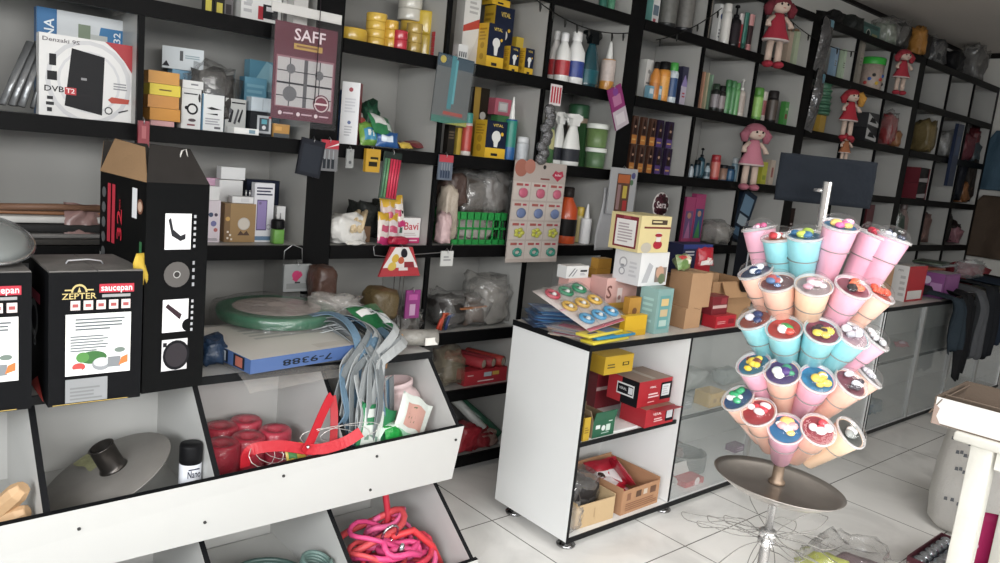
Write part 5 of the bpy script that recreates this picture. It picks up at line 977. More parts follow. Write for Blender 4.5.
heap('dark plastic wrapped goods on the bins behind the saucepan boxes', 55, 'D', 110, 24, '34322f', Y=2.62, seed=8, zs=ZT, hy=.12)
# --- B row left: torches and tapes
for i, (cx, w, yt, c, it, lb) in enumerate(((208, 11, -22, '2a2a24', [('r', 'f', .2, .08, .8, .4, 'c8b838')], 'small black and yellow lamp box, left one above the cable bay'), (219, 11, -18, '2a2a24', [('r', 'f', .2, .08, .8, .38, 'c0b038')], 'small black and yellow lamp box, right one above the cable bay'), (228, 10, -15, '5a5658', [('r', 'f', .2, .1, .8, .4, '3a3638')], 'grey box between the lamp boxes and torch pack'), (258, 46, -40, 'd0d0ce', [('c', 'f', .2, .3, .08, 'b0b0b2'), ('r', 'f', .42, .05, .56, .26, 'b02430'), ('r', 'f', .54, .08, .92, .3, '2a2c2e'), ('r', 'f', .62, .2, .8, .27, 'c8c8ca'), ('l', 'f', .06, .1, .26, .5, 4, 'a8a8aa')], 'white torch pack with a red and black torch picture'), (289, 18, -30, 'c8c6c2', [('c', 'f', .5, .55, .36, '9a9690'), ('c', 'f', .5, .55, .26, 'c4c0b8'), ('r', 'f', .05, .02, .95, .36, '6a6864')], 'white and grey boxed lamp next to the torch pack'))):
    bx(lb, cx, yt, w, 'B', c, it, .5, .09)
def tape(label, cx, yt, w, row, col, n=5, back=.1, zs=None, name='tape_roll', cat='tape', a=None):
    zs = SHZ[row] if zs is None else zs; x, R, h = spot(cx, yt, w, zs, FR + back); t = m(col, .25, coat=.4, var=.1)
    o = empty(name, label, cat, (x, FR + back, zs + .0006)); hh = h / n; pr = []
    for q in range(n): MB().lathe([(R * .55, q * hh + .001), (R * .97, q * hh + .0005), (R, q * hh + hh * .1), (R, q * hh + hh * .9), (R * .97, q * hh + hh * .99), (R * .55, q * hh + hh * .985)], t, 22).build('roll', o)
    o['h'] = h; return o
tape('flat roll of golden yellow tape next to the black pillar', 351, 29, 32, 'B', 'c8a02c', 1, .1)
tape('tall stack of yellow tape rolls', 376, 14, 21, 'B', 'd0a83a', 4, .1)
tape('shorter stack of glossy yellow tape rolls', 391, 21, 14, 'B', 'c8982a', 3, .06)
t1 = tape('stack of yellow tape rolls under the white rolls', 409, 22, 20, 'B', 'c09a30', 3, .2); tape('white tape rolls stacked on the yellow ones', 410, -2, 24, 'B', 'c8c4b8', 2, .2, zs=top_of({'h': 0}) if 0 else t1.location.z + t1['h'] + .001)
tape('wide golden tape stack at the back right', 424, 12, 21, 'B', 'c8a830', 2, .17)
tape('glossy gold clear tape stack in front', 414, 24, 16, 'B', 'a88a3c', 3, .06)
tape('tall roll stack of red tape at the shelf divider', 438, 33, 15, 'B', 'b0303c', 5, .10)
tape('small stack of red electrical tape rolls in the tape bay', 400, 31, 15, 'B', 'b82a38', 2, .035)
heap('clear bag over the tall yellow tapes', 376, 'B', 30, 22, 'c8b880', Y=2.90, seed=3, zs=SHZ['B'] + .19, mt=poly(.12, 'e8e4d0'))
# --- bulbs bay
def bulb(label, cx, yt, w, row, back=.09, k=.7, zs=None, flip=False, h=None):
    L = [('r', 'f', .0, .0, 1, .27, 'd8a818'), ('c', 'f', .5, .58, .22, 'd0d0cc'), ('p', 'f', [(.36, .55), (.64, .55), (.58, .3), (.42, .3)], 'd0d0cc'), ('c', 'f', .78, .66, .07, 'd8a818'), ('t', 'f', 'VITAL', .55, .88, .1, 'd8b848', .5), ('r', 'f', .3, .06, .62, .13, '22242c'), ('c', 'l', .5, .5, .2, 'b08414'), ('c', 'l', .5, .25, .2, 'b08414'), lines('a87c10', 4, .15, .85, .6, .9, 'l')]
    return bx(label, cx, yt, w, row, '1c2338', L, k, back, 'bulb_box', 'bulb box', 'd2a41c', 'c89c1c', None, zs, h=h)
bulb('large yellow and navy bulb box in the upper bulb bay', 491, 25, 27, 'B')
o = bulb('large navy and yellow bulb box behind, standing higher', 497, 8, 30, 'B', .22); bulb('yellow and navy bulb box topmost at the back', 497, -18, 28, 'B', .22, zs=top_of(o) + .0005)
for cx, yt, w, lb, bk in ((511, 47, 16, 'leftmost small bulb box in the upper row', .08), (526, 49, 15, 'middle small bulb box in the upper row', .08), (538, 52, 13, 'rightmost small bulb box in the upper row', .08)): bulb(lb, cx, yt, w, 'B', bk, .8)
bulb('small navy bulb box behind the small front ones', 531, 46, 16, 'B', .19, .8); bx('yellow capped box behind the leftmost small bulb box', 517, 38, 14, 'B', 'c8a82c', (), .8, .20)
bx('tall white and red kitchen box by the shelf divider', 467, -12, 24, 'B', 'd0cec9', [('p', 'f', [(0, .42), (1, .5), (1, .62), (0, .5)], 'b83a2c'), lines('a8a6a2', 5, .3, .9, .65, .95), ('p', 'f', [(.3, 0), (1, 0), (1, .42)], 'c4c0ba')], .7, .16)
bx('small white box with a row of dark icons', 460, 45, 15, 'B', 'd4d4d2', [('r', 'f', .1, .3, .22, .6, '3a3a40'), ('r', 'f', .32, .3, .44, .6, '3a3a40'), ('r', 'f', .54, .3, .66, .6, '3a3a40'), ('r', 'f', .76, .3, .88, .6, '3a3a40')], .8, .07)
# --- bleach bay
bt('white bottle with red label partly behind the divider', 555, 31, 11, 'B', 'd8d4d0', 'd8d8d6', 'round', .14, 'b83038')
bt('red white and green bottle with white cap', 563, 33, 14, 'B', 'd8d8d4', 'dadada', 'round', .08, 'b02c34')
bb_ = bt('large white bleach bottle with blue label', 575, 32, 18, 'B', 'dcdcda', 'e0e0de', 'round', .10, '2a3f8c')
bt('dark teal trigger spray bottle with black head', 591, 31, 21, 'B', '12404a', '101416', 'spray', .10, '0e5560', r=.2)
bt('orange bottle with white nozzle at the right of the bleach', 613, 43, 13, 'B', 'c8842c', 'd8d8d4', 'nozzle', .08, 'b8a8a0')
for i, (cx, yt, w, c, lb) in enumerate(((603, -8, 8, '2a6a5a', 'small green tin on the shelf over the bleach, left'), (611, -6, 8, '4a8a6a', 'small green tin on the shelf over the bleach, right'))): bt(lb, cx, yt, w, 'C', c, 'c8c8b8', 'tub', .08, name='tin', cat='tin')
# --- second row, module 1 (A): white box, soap pouches, bulbs, sealants, sprays
bx('tall white box with small red and blue emblems and a red side', 351, 83, 24, 'A', 'd8d8da', [('c', 'f', .5, .88, .12, 'a03a44'), ('c', 'f', .5, .35, .1, '5a6a9a'), ('l', 'f', .25, .12, .7, .3, 4, 'b0b0b6'), ('l', 'f', .2, .5, .8, .75, 5, 'c4c4ca')], 1.0, .11, side='8c3a40', rz=R_(-38)); bx('blue box edge behind the tall white box', 340, 90, 6, 'A', '2a5a9a', (), 1.5, .16)
pk('soap_pouch', 'green and white detergent pouch lying on top of the pouches', 'pouch', 385, 134, 34, 24, '2a7a4a', [(.1, .4, .6, .95, 'd4d4d0'), (.6, .2, .85, .5, 'c8d8cc')], 2.86, .04, -35, 18, 8, 3).location.z = SHZ['A'] + .05
pk('soap_pouch', 'white pouch with red flower print behind the green pouch', 'pouch', 368, 130, 28, 22, 'd0ccc6', [(.1, .3, .4, .7, 'b84a44'), (.6, .4, .9, .8, 'b05a50')], 2.92, .04, -30, -8, 0, 5).location.z = SHZ['A'] + .055
pk('soap_pouch', 'lime green pouch lowest beside the white box', 'pouch', 370, 150, 24, 24, '6a9a3a', [(.15, .2, .75, .7, '3a8ab0'), (.3, .35, .6, .6, 'd8e0d8')], 2.86, .05, -22, 5, 0, 6, zs=SHZ['A'] + .004)
pk('soap_pouch', 'blue pouch at the shelf front under the green pouch', 'pouch', 387, 152, 26, 16, '2a5a9a', [(.2, .3, .7, .7, 'c8d4e0')], 2.85, .04, -20, -6, 0, 7, zs=SHZ['A'] + .003)
heap('dark green mesh bag at the back of the pouch bay', 369, 'A', 16, 46, '1c4a34', Y=3.03, seed=5)
for i, (cx, c, lb) in enumerate(((404, '6a2a2e', 'dark red flat packet, left of three in the pouch bay'), (418, '7a3034', 'dark red flat packet, middle of three in the pouch bay'), (428, '5a2428', 'dark red flat packet, right of three by the divider'))): pk('flat_packet', lb, 'packet', cx, 152, 22, 14, c, [(.2, .3, .7, .6, '8a5a4a')], 2.87 + .03 * i, .02, -66, 20 - 25 * i, 0, i, zs=SHZ['A'] + .008 + .006 * i)
pk('flat_packet', 'small yellow packet at the shelf front by the dark red packets', 'packet', 407, 153, 16, 9, 'c8a83c', (), 2.83, .02, -50, 5, 0, 9, zs=SHZ['A'] + .006)
bx('black box standing at the left of the lower bulb bay', 449, 125, 11, 'A', '2a2622', [lines('5a4a34', 3, .1, .9, .5, .8)], .9, .10); bx('narrow yellow box beside the black box', 458, 128, 8, 'A', 'b89a34', (), .9, .11)
bt('narrow white and red bottle with teal cap', 467, 113, 9, 'A', 'c8c0b8', '2a8a84', 'can', .08, 'b03a30')
bulb('large yellow and navy bulb box in the lower bulb bay', 490, 121, 32, 'A'); g_ = bx('green flat box behind on the lower bulb box', 500, 116, 22, 'A', '3a7a44', (), .5, .22)
o = bx('pink box with a grey window on the green flat box', 499, 99, 24, 'A', 'b8586a', [('r', 'f', .2, .2, .8, .8, 'a8a4a4'), ('r', 'f', .28, .3, .72, .7, 'c8c4c2')], .6, .22, zs=top_of(g_) + .0005)
bx('yellow and dark bulb box at the back by the hanging blue pack', 476, 88, 22, 'A', '2a241c', [('r', 'f', 0, 0, .4, 1, 'a8842a'), ('c', 'f', .65, .6, .2, 'b8b4ac')], .6, .27)
bt('blue sealant tube with a white nozzle', 511, 97, 11, 'A', '1c5a9a', 'd8d8d4', 'nozzle', .07, '1c7a6a', name='sealant_tube', cat='tube'); bt('green capped bottle behind the grey tube', 521, 121, 10, 'A', '8a9a8a', '3a8a4a', 'wide', .16)
bt('grey white plastic tube right of the sealant', 522, 137, 12, 'A', 'a9acb0', 'c8cacc', 'can', .07, 'b4b8bc', name='tube', cat='tube')
# --- spray bay
bt('white trigger spray bottle with dark label, left of two', 559, 112, 15, 'A', 'd4d4d0', 'd8d8d4', 'spray', .10, '2a2c34'); bt('white trigger spray bottle with oval dark label, right of two', 572, 114, 21, 'A', 'd8d8d4', 'd8d8d4', 'spray', .06, '34363c')
bx('green box standing behind the white spray bottles', 584, 124, 16, 'A', '3a6a3c', [('r', 'f', .2, .4, .8, .7, '8a9a6a')], .8, .16)
t1 = bt('lower green tub with white lid in the spray bay', 595, 148, 19, 'A', '6a8a4a', 'd0d4cc', 'tub', .07, '4a6a44', name='cleaning_tub', cat='tub'); bt('upper green tub stacked on the lower tub', 597, 124, 20, 'A', '5f8a44', 'd0d4cc', 'tub', .07, '5f7a44', name='cleaning_tub', cat='tub', zs=t1.location.z + t1['h'] + .001)
bt('green tin at the back above the spray bottles', 583, 106, 18, 'A', '3a7a4a', '2a5a3a', 'tub', .24, 'b8a08a', name='tin', cat='tin')
pk('green_pouch', 'green and gold pouch beside the hanging silver scourers', 'pouch', 549, 160, 12, 46, '3a6a3a', [(.2, .3, .8, .7, 'b8b478')], 2.88, .04, -5, 0, 0, 4, zs=SHZ['A'] + .003)
# --- D row, module 1
wb = empty('plastic_bag', 'white plastic bag of pale wooden sticks', 'bag', (at(344, 245, Y=2.87).x, 2.87, SHZ['D'] + .0006))
MB().blob(.08, .07, .062, m('cfcdc8', .4, b=.6, bs=30), .4, 2.3, 9).build('bag_film', wb)
for i in range(6): MB().cyl((-.015 + .010 * i, -.085 + .006 * (i % 3), .060 + .008 * (i % 2)), (.03 + .012 * i, -.01, .125 + .008 * (i % 3)), .009, m('c8b088', .6), n=8).build('stick', wb)
pk('bag_end', 'white bag tail flopping over the shelf front', 'bag', 357, 250, 26, 16, 'd0cec8', (), 2.80, .03, -75, 12, 0, 4, zs=SHZ['D'] + .006); bt('narrow white tube at the pillar', 325, 206, 6, 'D', 'd4d4d4', 'd8d8d8', 'can', .05, name='tube', cat='tube')
heap('black plastic bag left, behind the white bag', 362, 'D', 22, 42, '2a2c2a', Y=3.0, seed=3); heap('black plastic bag right, behind the snack box', 384, 'D', 26, 42, '30322c', Y=2.98, seed=6)
bx('small plain brown box behind the snack box', 363, 226, 14, 'D', '7a5a40', (), .8, .11)
bv = bx('white and pink snack display box reading Bavi', 405, 212, 30, 'D', 'd6d2d0', [('r', 'f', 0, 0, 1, .22, 'c82a6a'), ('t', 'f', 'Bavi', .6, .66, .42, 'c02038', .62), ('l', 'f', .3, .28, .85, .42, 2, 'b8a8a8'), ('r', 'f', .1, .4, .22, .62, '3a5a4a'), ('l', 'f', .5, .06, .9, .15, 1, 'e8c8d4')], .5, .10, 'snack_box', side='c8286a', h=.115)
MB().box((.075, .03, .10), (.004, .06, .07), m('c02a78', .4)).build('side_flap', bv)
for i, (cx, y1, rz, c, lb) in enumerate(((383, 245, 12, 'd4c8c0', 'white and yellow snack sachet leaning at the left of the snack box'), (392, 244, 5, 'd0c4c4', 'snack sachet with pink foot, second from left'), (389, 226, -8, 'c8b0a8', 'snack sachet standing higher behind the others'), (398, 222, -15, 'd8d0c8', 'snack sachet sticking out of the snack box'))):
    pk('snack_sachet', lb, 'sachet', cx, y1, 17, 32, c, [(0, .72, 1, 1, 'd0a020'), (0, 0, 1, .2, 'c02a68'), (.2, .35, .8, .55, 'c04a6a')], 2.825 + .016 * i, .03, -12, rz, 8 - 5 * i, i + 3, zs=SHZ['D'] + (.002, .002, .06, .07)[i])
o = MB().blob(.05, .03, .018, m('b81c3c', .35, b=.6), .4, 2, 3).build('ribbon_bow', None, (at(398, 246, Y=2.815).x, 2.832, SHZ['D'] + .0006)); tag(o, 'crumpled red ribbon in front of the snack box', 'ribbon')
# green crate
cx0 = at(452, 225, Y=2.83).x; cx1 = at(506, 225, Y=2.83).x; w = cx1 - cx0; cr = empty('plastic_crate', 'bright green plastic crate with slotted sides', 'crate', ((cx0 + cx1) / 2, 2.93, SHZ['D'] + .0006)); gm = m('1c8a3a', .4); h = .155; d = .2
def grid(ax):
    b = MB(); W = w if ax == 'x' else d
    P = (lambda u, z, su, sz: ((u, 0, z), (su, .006, sz))) if ax == 'x' else (lambda u, z, su, sz: ((0, u, z), (.006, su, sz)))
    for z, t in ((.012, .024), (h * .5, .01), (h - .018, .036)): c, s_ = P(0, z, W, t); b.box(c, s_, gm)
    for i in range(9): c, s_ = P(-W / 2 + W * i / 8, h / 2, .006, h - .002); b.box(c, s_, gm)
    return b
for y in (-d / 2, d / 2): grid('x').build('side_wall', cr, (0, y, 0))
for x in (-w / 2, w / 2): grid('y').build('end_wall', cr, (x, 0, 0))
MB().box((0, 0, .003), (w, d, .006), gm).build('base', cr)
o = MB().blob(w * .42, d * .38, .06, m('9a948c', .4, b=.8, bs=40, var=.5), .4, 2.6, 2).build('goods_bag', None, (cr.location.x, 2.93, SHZ['D'] + .008)); tag(o, 'pale mixed packets filling the green crate', 'bag'); 
heap('clear bag of dark tools piled in the green crate, back', 470, 'D', 46, 40, '4a423c', Y=2.96, seed=7, film=.18, zs=SHZ['D'] + .135, hy=.08)
heap('shiny clear bag of metal parts piled in the crate, right', 492, 'D', 34, 42, '6a6460', Y=2.93, seed=9, film=.2, zs=SHZ['D'] + .13, hy=.07)
heap('beige yarn hank hanging out left of the crate', 447, 'D', 16, 62, 'a89a8a', 'yarn_hank', 'yarn', 2.86, 4, amp=.25); heap('brown tassel bundle above the beige hank', 450, 'D', 22, 34, '4a3832', 'tassel', 'tassel', 2.9, 8, zs=SHZ['D'] + .17)
heap('pink white patterned bag at the foot of the hank', 443, 'D', 12, 34, 'c0a0a0', Y=2.825, seed=12)
bt('orange and black spray lubricant bottle', 566, 187, 21, 'D', 'c8481c', '2a2422', 'round', .10, '1c1a1a', r=.3); bt('white yellow bottle right of the orange one', 579, 207, 8, 'D', 'c8b878', 'c8a83a', 'can', .12); bt('white glue bottle with a narrow nozzle', 586, 204, 10, 'D', 'd0d0d0', 'd4d4d4', 'nozzle', .07)
for i in range(3): o = bx(('lowest', 'middle', 'topmost')[i] + ' of three white flat boxes right of the glue bottle', 597, 240 - 9 * i, 17, 'D', 'd0d2d4', [('l', 'f', .1, .3, .9, .6, 1, 'a8aab0')], .8, .12, zs=SHZ['D'] + .0006 + .027 * i, h=.026)
# --- E, F, G between bins and counter
for i, (cx, w, hp, c, s_, lb, fl) in enumerate(((447, 30, 34, '34302e', 2, 'black and grey goods bag at the left of the low shelf', .15), (468, 30, 30, '5a4a40', 5, 'brown packet bag in the middle of the low shelf', .2), (490, 34, 40, '8a8680', 7, 'grey clear bag at the right of the low shelf', .2))): heap(lb, cx, 'E', w, hp, c, Y=2.93, seed=s_, film=fl, hy=.08)
heap('large empty clear bag standing at the right of the low shelf', 498, 'E', 34, 52, 'a8a49e', Y=2.96, seed=11, mt=poly(.3, 'c0bcb4'))
for i, (x, c) in enumerate(((441, 'c03a24'), (449, '2a3a6a'), (444, 'b8482a'))): b = MB().tube([at(x - 4, 330, Y=2.84), at(x, 320 - i * 3, Y=2.84), at(x + 6, 314, Y=2.86)], .008, m(c, .4), 8); tag(b.build('tool_grip'), ('red tool grip in the low shelf clutter', 'blue tool grip in the low shelf clutter', 'orange red tool grip behind the blue one')[i], 'tool')
P = at(470, 318, Y=2.88); o = MB().box((0, 0, .004), (.2, .05, .008), m('a0623a', .6)).build('wooden_strip', None, (P.x, 2.87, SHZ['E'] + .1), R_(8)); tag(o, 'thin brown wooden strip lying over the low shelf bags', 'strip')
f1 = bx('long red foil box lying on the second lowest shelf', 482, 366, 50, 'F', 'b02a34', [('r', 'f', .44, .5, .62, .8, 'a8b8c0'), ('r', 'f', .64, .55, .8, .8, 'c8a040'), ('l', 'f', .3, .15, .68, .3, 1, 'e0c8c8'), ('l', 'f', .06, .6, .25, .75, 1, 'd8a8a8')], .25, .07, h=.075)
for i, (cx, y, c, lb) in enumerate(((478, 352, 'a83038', 'left red foil roll on the red foil box'), (485, 351, '9a3038', 'middle red foil roll on the red foil box'), (497, 354, 'b03a34', 'right red foil roll with yellow band on the red foil box'), (497, 363, 'a02a30', 'red foil roll end in front at the right'))):
    P = at(cx, y, Y=2.84); b = MB().lathe([(.012, 0), (.026, .001), (.028, .004), (.028, .22), (.026, .223), (.012, .224)], m(c, .3), 20); b.lathe([(.021, -.001), (.013, -.0012), (.013, .002)], m('a89a88', .6), 18)
    o = b.build('foil_roll'); o.rotation_euler = (R_(-90), 0, R_(20)); o.location = (P.x, 2.84 - .02 * (i == 3), (top_of(f1) + .0285 + (.0 if i < 3 else 0)) if i < 3 else SHZ['F'] + .029); 
    if i == 3: o.location.x = f1.location.x + .19; o.location.z = SHZ['F'] + .0295
    else: o.location.x = f1.location.x + (-.02, .045, .11)[i]
    tag(o, lb, 'foil roll')
heap('clear bag with brass fittings left of the foil box', 448, 'F', 26, 40, '8a7a58', Y=2.90, seed=5, mt=poly(.35, 'b8a888'), hy=.07)
for i, (cx, c, w, hp, lb, s_) in enumerate(((462, 'a82430', 30, 30, 'red cloth packet on the bottom shelf, left', 3), (476, '8a2028', 26, 22, 'dark red packet on the bottom shelf front', 5), (452, '3a6a4a', 18, 16, 'green packet at the left of the bottom shelf', 7), (488, '9a7a70', 28, 18, 'brown pink packet at the right of the bottom shelf', 9))): heap(lb, cx, 'G', w, hp, c, 'soft_packet', 'packet', 2.88, s_, hy=.07)
for i, (c, lb) in enumerate((('c8ccc8', 'white plastic tube lying slanted on the bottom shelf'), ('2a5a44', 'dark green plastic tube lying beside the white one'))):
    a, c_ = Vector((2.40 + .06 * i, 3.02, .34 - .03 * i)), Vector((2.56 + .06 * i, 2.84, .14)); o = MB().tube([a, a.lerp(c_, .5), c_], .024, m(c, .35), 12).build('plastic_tube'); tag(o, lb, 'tube')
# --- above the bin unit
heap('brown round loofah at the pillar foot behind the griddle', 322, 'D', 24, 40, '4a3026', 'loofah', 'loofah', 2.68, 3, zs=ZT + .09, amp=.15); heap('olive brown sponge behind the strap hank', 380, 'D', 30, 34, '5a4a2c', 'sponge', 'sponge', 2.70, 6, zs=ZT, amp=.15)
heap('dark grey wrapped goods behind the film roll', 413, 'E', 30, 28, '4a4642', Y=2.86, seed=9, film=.15)
heap('dark blue plastic packet left of the flat blue carton', 212, 'D', 26, 30, '1e3450', 'soft_packet', 'packet', 2.30, 5, zs=ZT, hy=.05)
# --- shelves behind the cotton candy stand: C row
bx('white box with grey and red print, leftmost on the high shampoo shelf', 653, -8, 13, 'C', 'c8c8c6', [('r', 'f', .1, .3, .9, .6, '5a6a78'), ('r', 'f', .2, .1, .6, .2, 'a84a54')], .8, .10, side='6fb0a8')
bt('black and silver patterned bottle, left of a pair on the high shelf', 669, -22, 17, 'C', '2a2a2a', '8a8a86', 'can', .10, '5a5a56'); bt('black and silver patterned bottle, right of a pair on the high shelf', 686, -20, 17, 'C', '26262a', '8f8f8b', 'can', .10, '62605c')
bx('beige perfume box right of the patterned bottles', 703, -10, 16, 'C', 'a89a8c', [('r', 'f', .3, .15, .7, .2, '4a4440')], .8, .09, side='9a8c80')
bx('white box with dark blue lettering on the high shelf', 718, 5, 12, 'C', 'cfcfcd', [('c', 'f', .5, .7, .28, '2f4a80'), lines('6a6a78', 3, .2, .8, .15, .4)], .7, .10, side='c4c4c2')
for cx, yt, w, c, cap, st, bd, lb in ((726, 4, 9, 'c8c6c0', 'cac8c2', 'wide', None, 'slim white bottle beside the white lettered box'), (735, 5, 11, '1c1a1c', '161618', 'pump', '2a2428', 'black pump bottle on the high shelf'), (740, 14, 6, 'b8b0ae', 'a8302e', 'tube', 'a83038', 'narrow white and red tube on the high shelf'), (745, 13, 6, '2a6a5c', '24584c', 'tube', None, 'narrow teal tube on the high shelf'), (750, 15, 7, 'c88a88', 'c07e7e', 'tube', '3a2a2c', 'narrow pink tube on the high shelf beside the doll')): bt(lb, cx, yt, w, 'C', c, cap, st, .09, bd)
for i, (cx, w, c, lb) in enumerate(((787, 9, 'b09a86', 'beige gift box with gold bow behind the doll'), (794, 8, 'a8b494', 'pale green gift box with gold bow'), (801, 8, '9fac8a', 'soft green gift box with gold bow at the right'))):
    o = bx(lb, cx, 32, w, 'C', c, (), .8, .10)
    MB().ball((-.012, 0, o['h'] + .01), (.016, .01, .012), m('7a5a3a', .4), 10, 6).ball((.012, 0, o['h'] + .01), (.016, .01, .012), m('7a5a3a', .4), 10, 6).build('bow', o)
bx('dark green book edge beside the gift boxes', 780, 32, 5, 'C', '5f7a74', (), 1.5, .12)
for cx, w, yt, c, lb in ((833, 8, 48, '7f9cb4', 'light blue box right of the hanging silver bag'), (842, 7, 50, 'a4b89c', 'pale green box left of two on the dark upper shelf'), (850, 7, 53, '9cb294', 'pale green box right of two on the dark upper shelf'), (858, 9, 38, '8a8478', 'grey patterned box against the shelf divider')): bx(lb, cx, yt, w, 'C', c, [lines('6a6a60', 3, .2, .8, .4, .6)], .8, .09)
tbk = bt('toy bucket with bright green lid and coloured shapes', 876, 60, 21, 'C', 'b8aca4', '2aa832', 'tub', .10, 'a89488', name='toy_bucket', cat='bucket')
b = MB()
for i in range(8):
    a = PI + .35 * i; b.ball((.075 * math.cos(a) * 1.0, .075 * math.sin(a), .05 + .03 * (i % 3)), .014, m(('c83a34', '2a5ab0', '3a3a3a', 'd8b030')[i % 4], .4), 10, 6)
R = max(v.co.x for v in tbk.data.vertices)
for v in range(len(b.v)): x, y, z = b.v[v]; q = R * 1.0 / .075; b.v[v] = (x * q * .93, y * q * .93, z)
b.build('print', tbk)
bx('clear fronted box with a grey figure inside', 909, 62, 14, 'C', '6a7074', [('r', 'f', .2, .1, .8, .8, '8f979a'), ('r', 'f', .35, .2, .65, .7, '4a5054')], .8, .12, side='7f868a')
# B row
bx('white carton with a grey line drawing on the left of the sun cream shelf', 645, 60, 13, 'B', 'c8c8c4', [('c', 'f', .5, .7, .2, '8a8a88'), lines('6a6a6a', 3, .2, .8, .2, .45)], .8, .11)
for cx, yt, w, c, cap, st, bd, lb in ((655, 62, 10, 'c87a2c', '1c1a1a', 'round', 'b86a24', 'orange brown bottle with black neck'), (663, 62, 12, 'd0842a', '161616', 'wide', 'd8943a', 'orange bottle with large black cap'), (672, 63, 10, 'b8c4cc', '3a9a3a', 'wide', '2a4a7a', 'white blue bottle with bright green cap')): bt(lb, cx, yt, w, 'B', c, cap, st, .11, bd)
for i, (cx, w, lb) in enumerate(((649, 9, 'cyan and white cream box, left of two at the shelf front'), (657, 9, 'cyan and white cream box, right of two at the shelf front'))): bx(lb, cx, 86, w, 'B', '6a9aae', [('r', 'f', .1, .4, .9, .8, 'c4ccd0')], .8, .04)
for i, (cx, yt, w, lb) in enumerate(((681, 67, 11, 'dark violet and white shampoo box, left of the pair'), (689, 66, 11, 'dark violet and white shampoo box, right of the pair'))): bx(lb, cx, yt, w, 'B', '2a2a44', [('r', 'f', 0, .0, 1, .5, 'b0a8b8'), ('p', 'f', [(0, .5), (.5, .8), (1, .6), (1, .5)], '8a7ab0'), lines('a83a44', 2, .3, .8, .2, .36)], .8, .10)
for cx, yt, w, c, lb in ((701, 72, 5, 'b8846a', 'slim salmon box at the left of the green bottles'), (705, 73, 5, 'a8a080', 'slim olive beige box'), (709, 75, 5, '7a9a80', 'slim sage green box')): bx(lb, cx, yt, w, 'B', c, (), 1.6, .10)
for cx, yt, w, c, cap, st, bd, lb in ((715, 84, 8, '1e2220', '26362a', 'wide', '7a7478', 'dark short bottle with picture, left'), (721, 86, 8, '22201f', '1a1a1a', 'wide', '847a7a', 'dark short bottle with picture, right'), (727, 80, 7, '3a7a44', '2f6a3a', 'wide', '4a8a50', 'green bottle, left of three'), (732, 81, 6, '44844c', '3a7444', 'wide', None, 'green bottle, middle of three'), (736, 83, 6, '5a9a5a', '4a8a4c', 'wide', None, 'green bottle, right of three'), (741, 79, 8, 'b8aea4', 'c8c8c4', 'pump', 'a89a90', 'beige bottle with white pump'), (748, 89, 7, 'b0a698', 'a82a30', 'wide', 'c0b4a8', 'beige bottle with red cap')): bt(lb, cx, yt, w, 'B', c, cap, st, .09, bd)
for cx, yt, w, c, cap, st, bd, lb in ((757, 88, 10, '5a9a3a', '4a8a30', 'can', '8aba5a', 'lime green spray can beside the white tube'), (764, 92, 6, 'b8b0a8', 'b0a8a0', 'tube', '8a4a4a', 'white tube between the green and black cans'), (772, 91, 10, '201c1c', '2a2626', 'can', '4a4038', 'black spray can beside the green soap cartons')): bt(lb, cx, yt, w, 'B', c, cap, st, .08, bd)
for i, (cx, lb) in enumerate(((784, 'green soap carton, left of three'), (791, 'green soap carton, middle of three'), (797, 'green soap carton, right of three'))): bx(lb, cx, 102 + i, 8, 'B', '3f8a3c', [('r', 'f', .2, .3, .8, .5, '7a3a30'), ('r', 'f', .2, .65, .8, .75, '9ac08a')], .8, .10)
for i in range(5):
    o = bt('%s green cup in the green and yellow stack' % ('lowest', 'second', 'third', 'fourth', 'topmost')[i], 822, 90, 17, 'B', '3a6a50', '447a5a', 'tub', .10, name='plastic_cup', cat='cup', zs=SHZ['B'] + .13 + .045 * i); sc_ = .043 / o['h']; o.scale.z = sc_
o = bx('mustard box under the green cups', 818, 112, 14, 'B', 'a8842c', (), .8, .10, h=.128)
for i, (cx, yt, c, zs, lb) in enumerate(((868, 122, '2a2a2c', None, 'lower white fronted black toy car box'), (869, 107, '3a3a3c', 1, 'upper silver fronted toy car box'))):
    o = bx(lb, cx, yt, 26, 'B', c, [('p', 'f', [(0, .2), (1, .05), (1, .3), (.7, .5), (0, .95)], 'a8a8a8'), ('p', 'f', [(.15, .35), (.8, .3), (.6, .6), (.3, .7)], '1c1c1e')], .7, .08, zs=SHZ['B'] if i == 0 else tz, h=.11); tz = top_of(o) + .0005
heap('red figure toys beside the toy car boxes', 887, 'B', 13, 34, '8a2a2c', 'toy_pack', 'toy', 2.9, 4, film=.15); heap('blue grey toy pack behind the red figures', 897, 'B', 13, 38, '3a5a6c', 'toy_pack', 'toy', 3.0, 5, film=.12); heap('copper coloured toy at the shelf front by the red figures', 895, 'B', 8, 18, '8a5a34', 'toy_pack', 'toy', 2.85, 6)
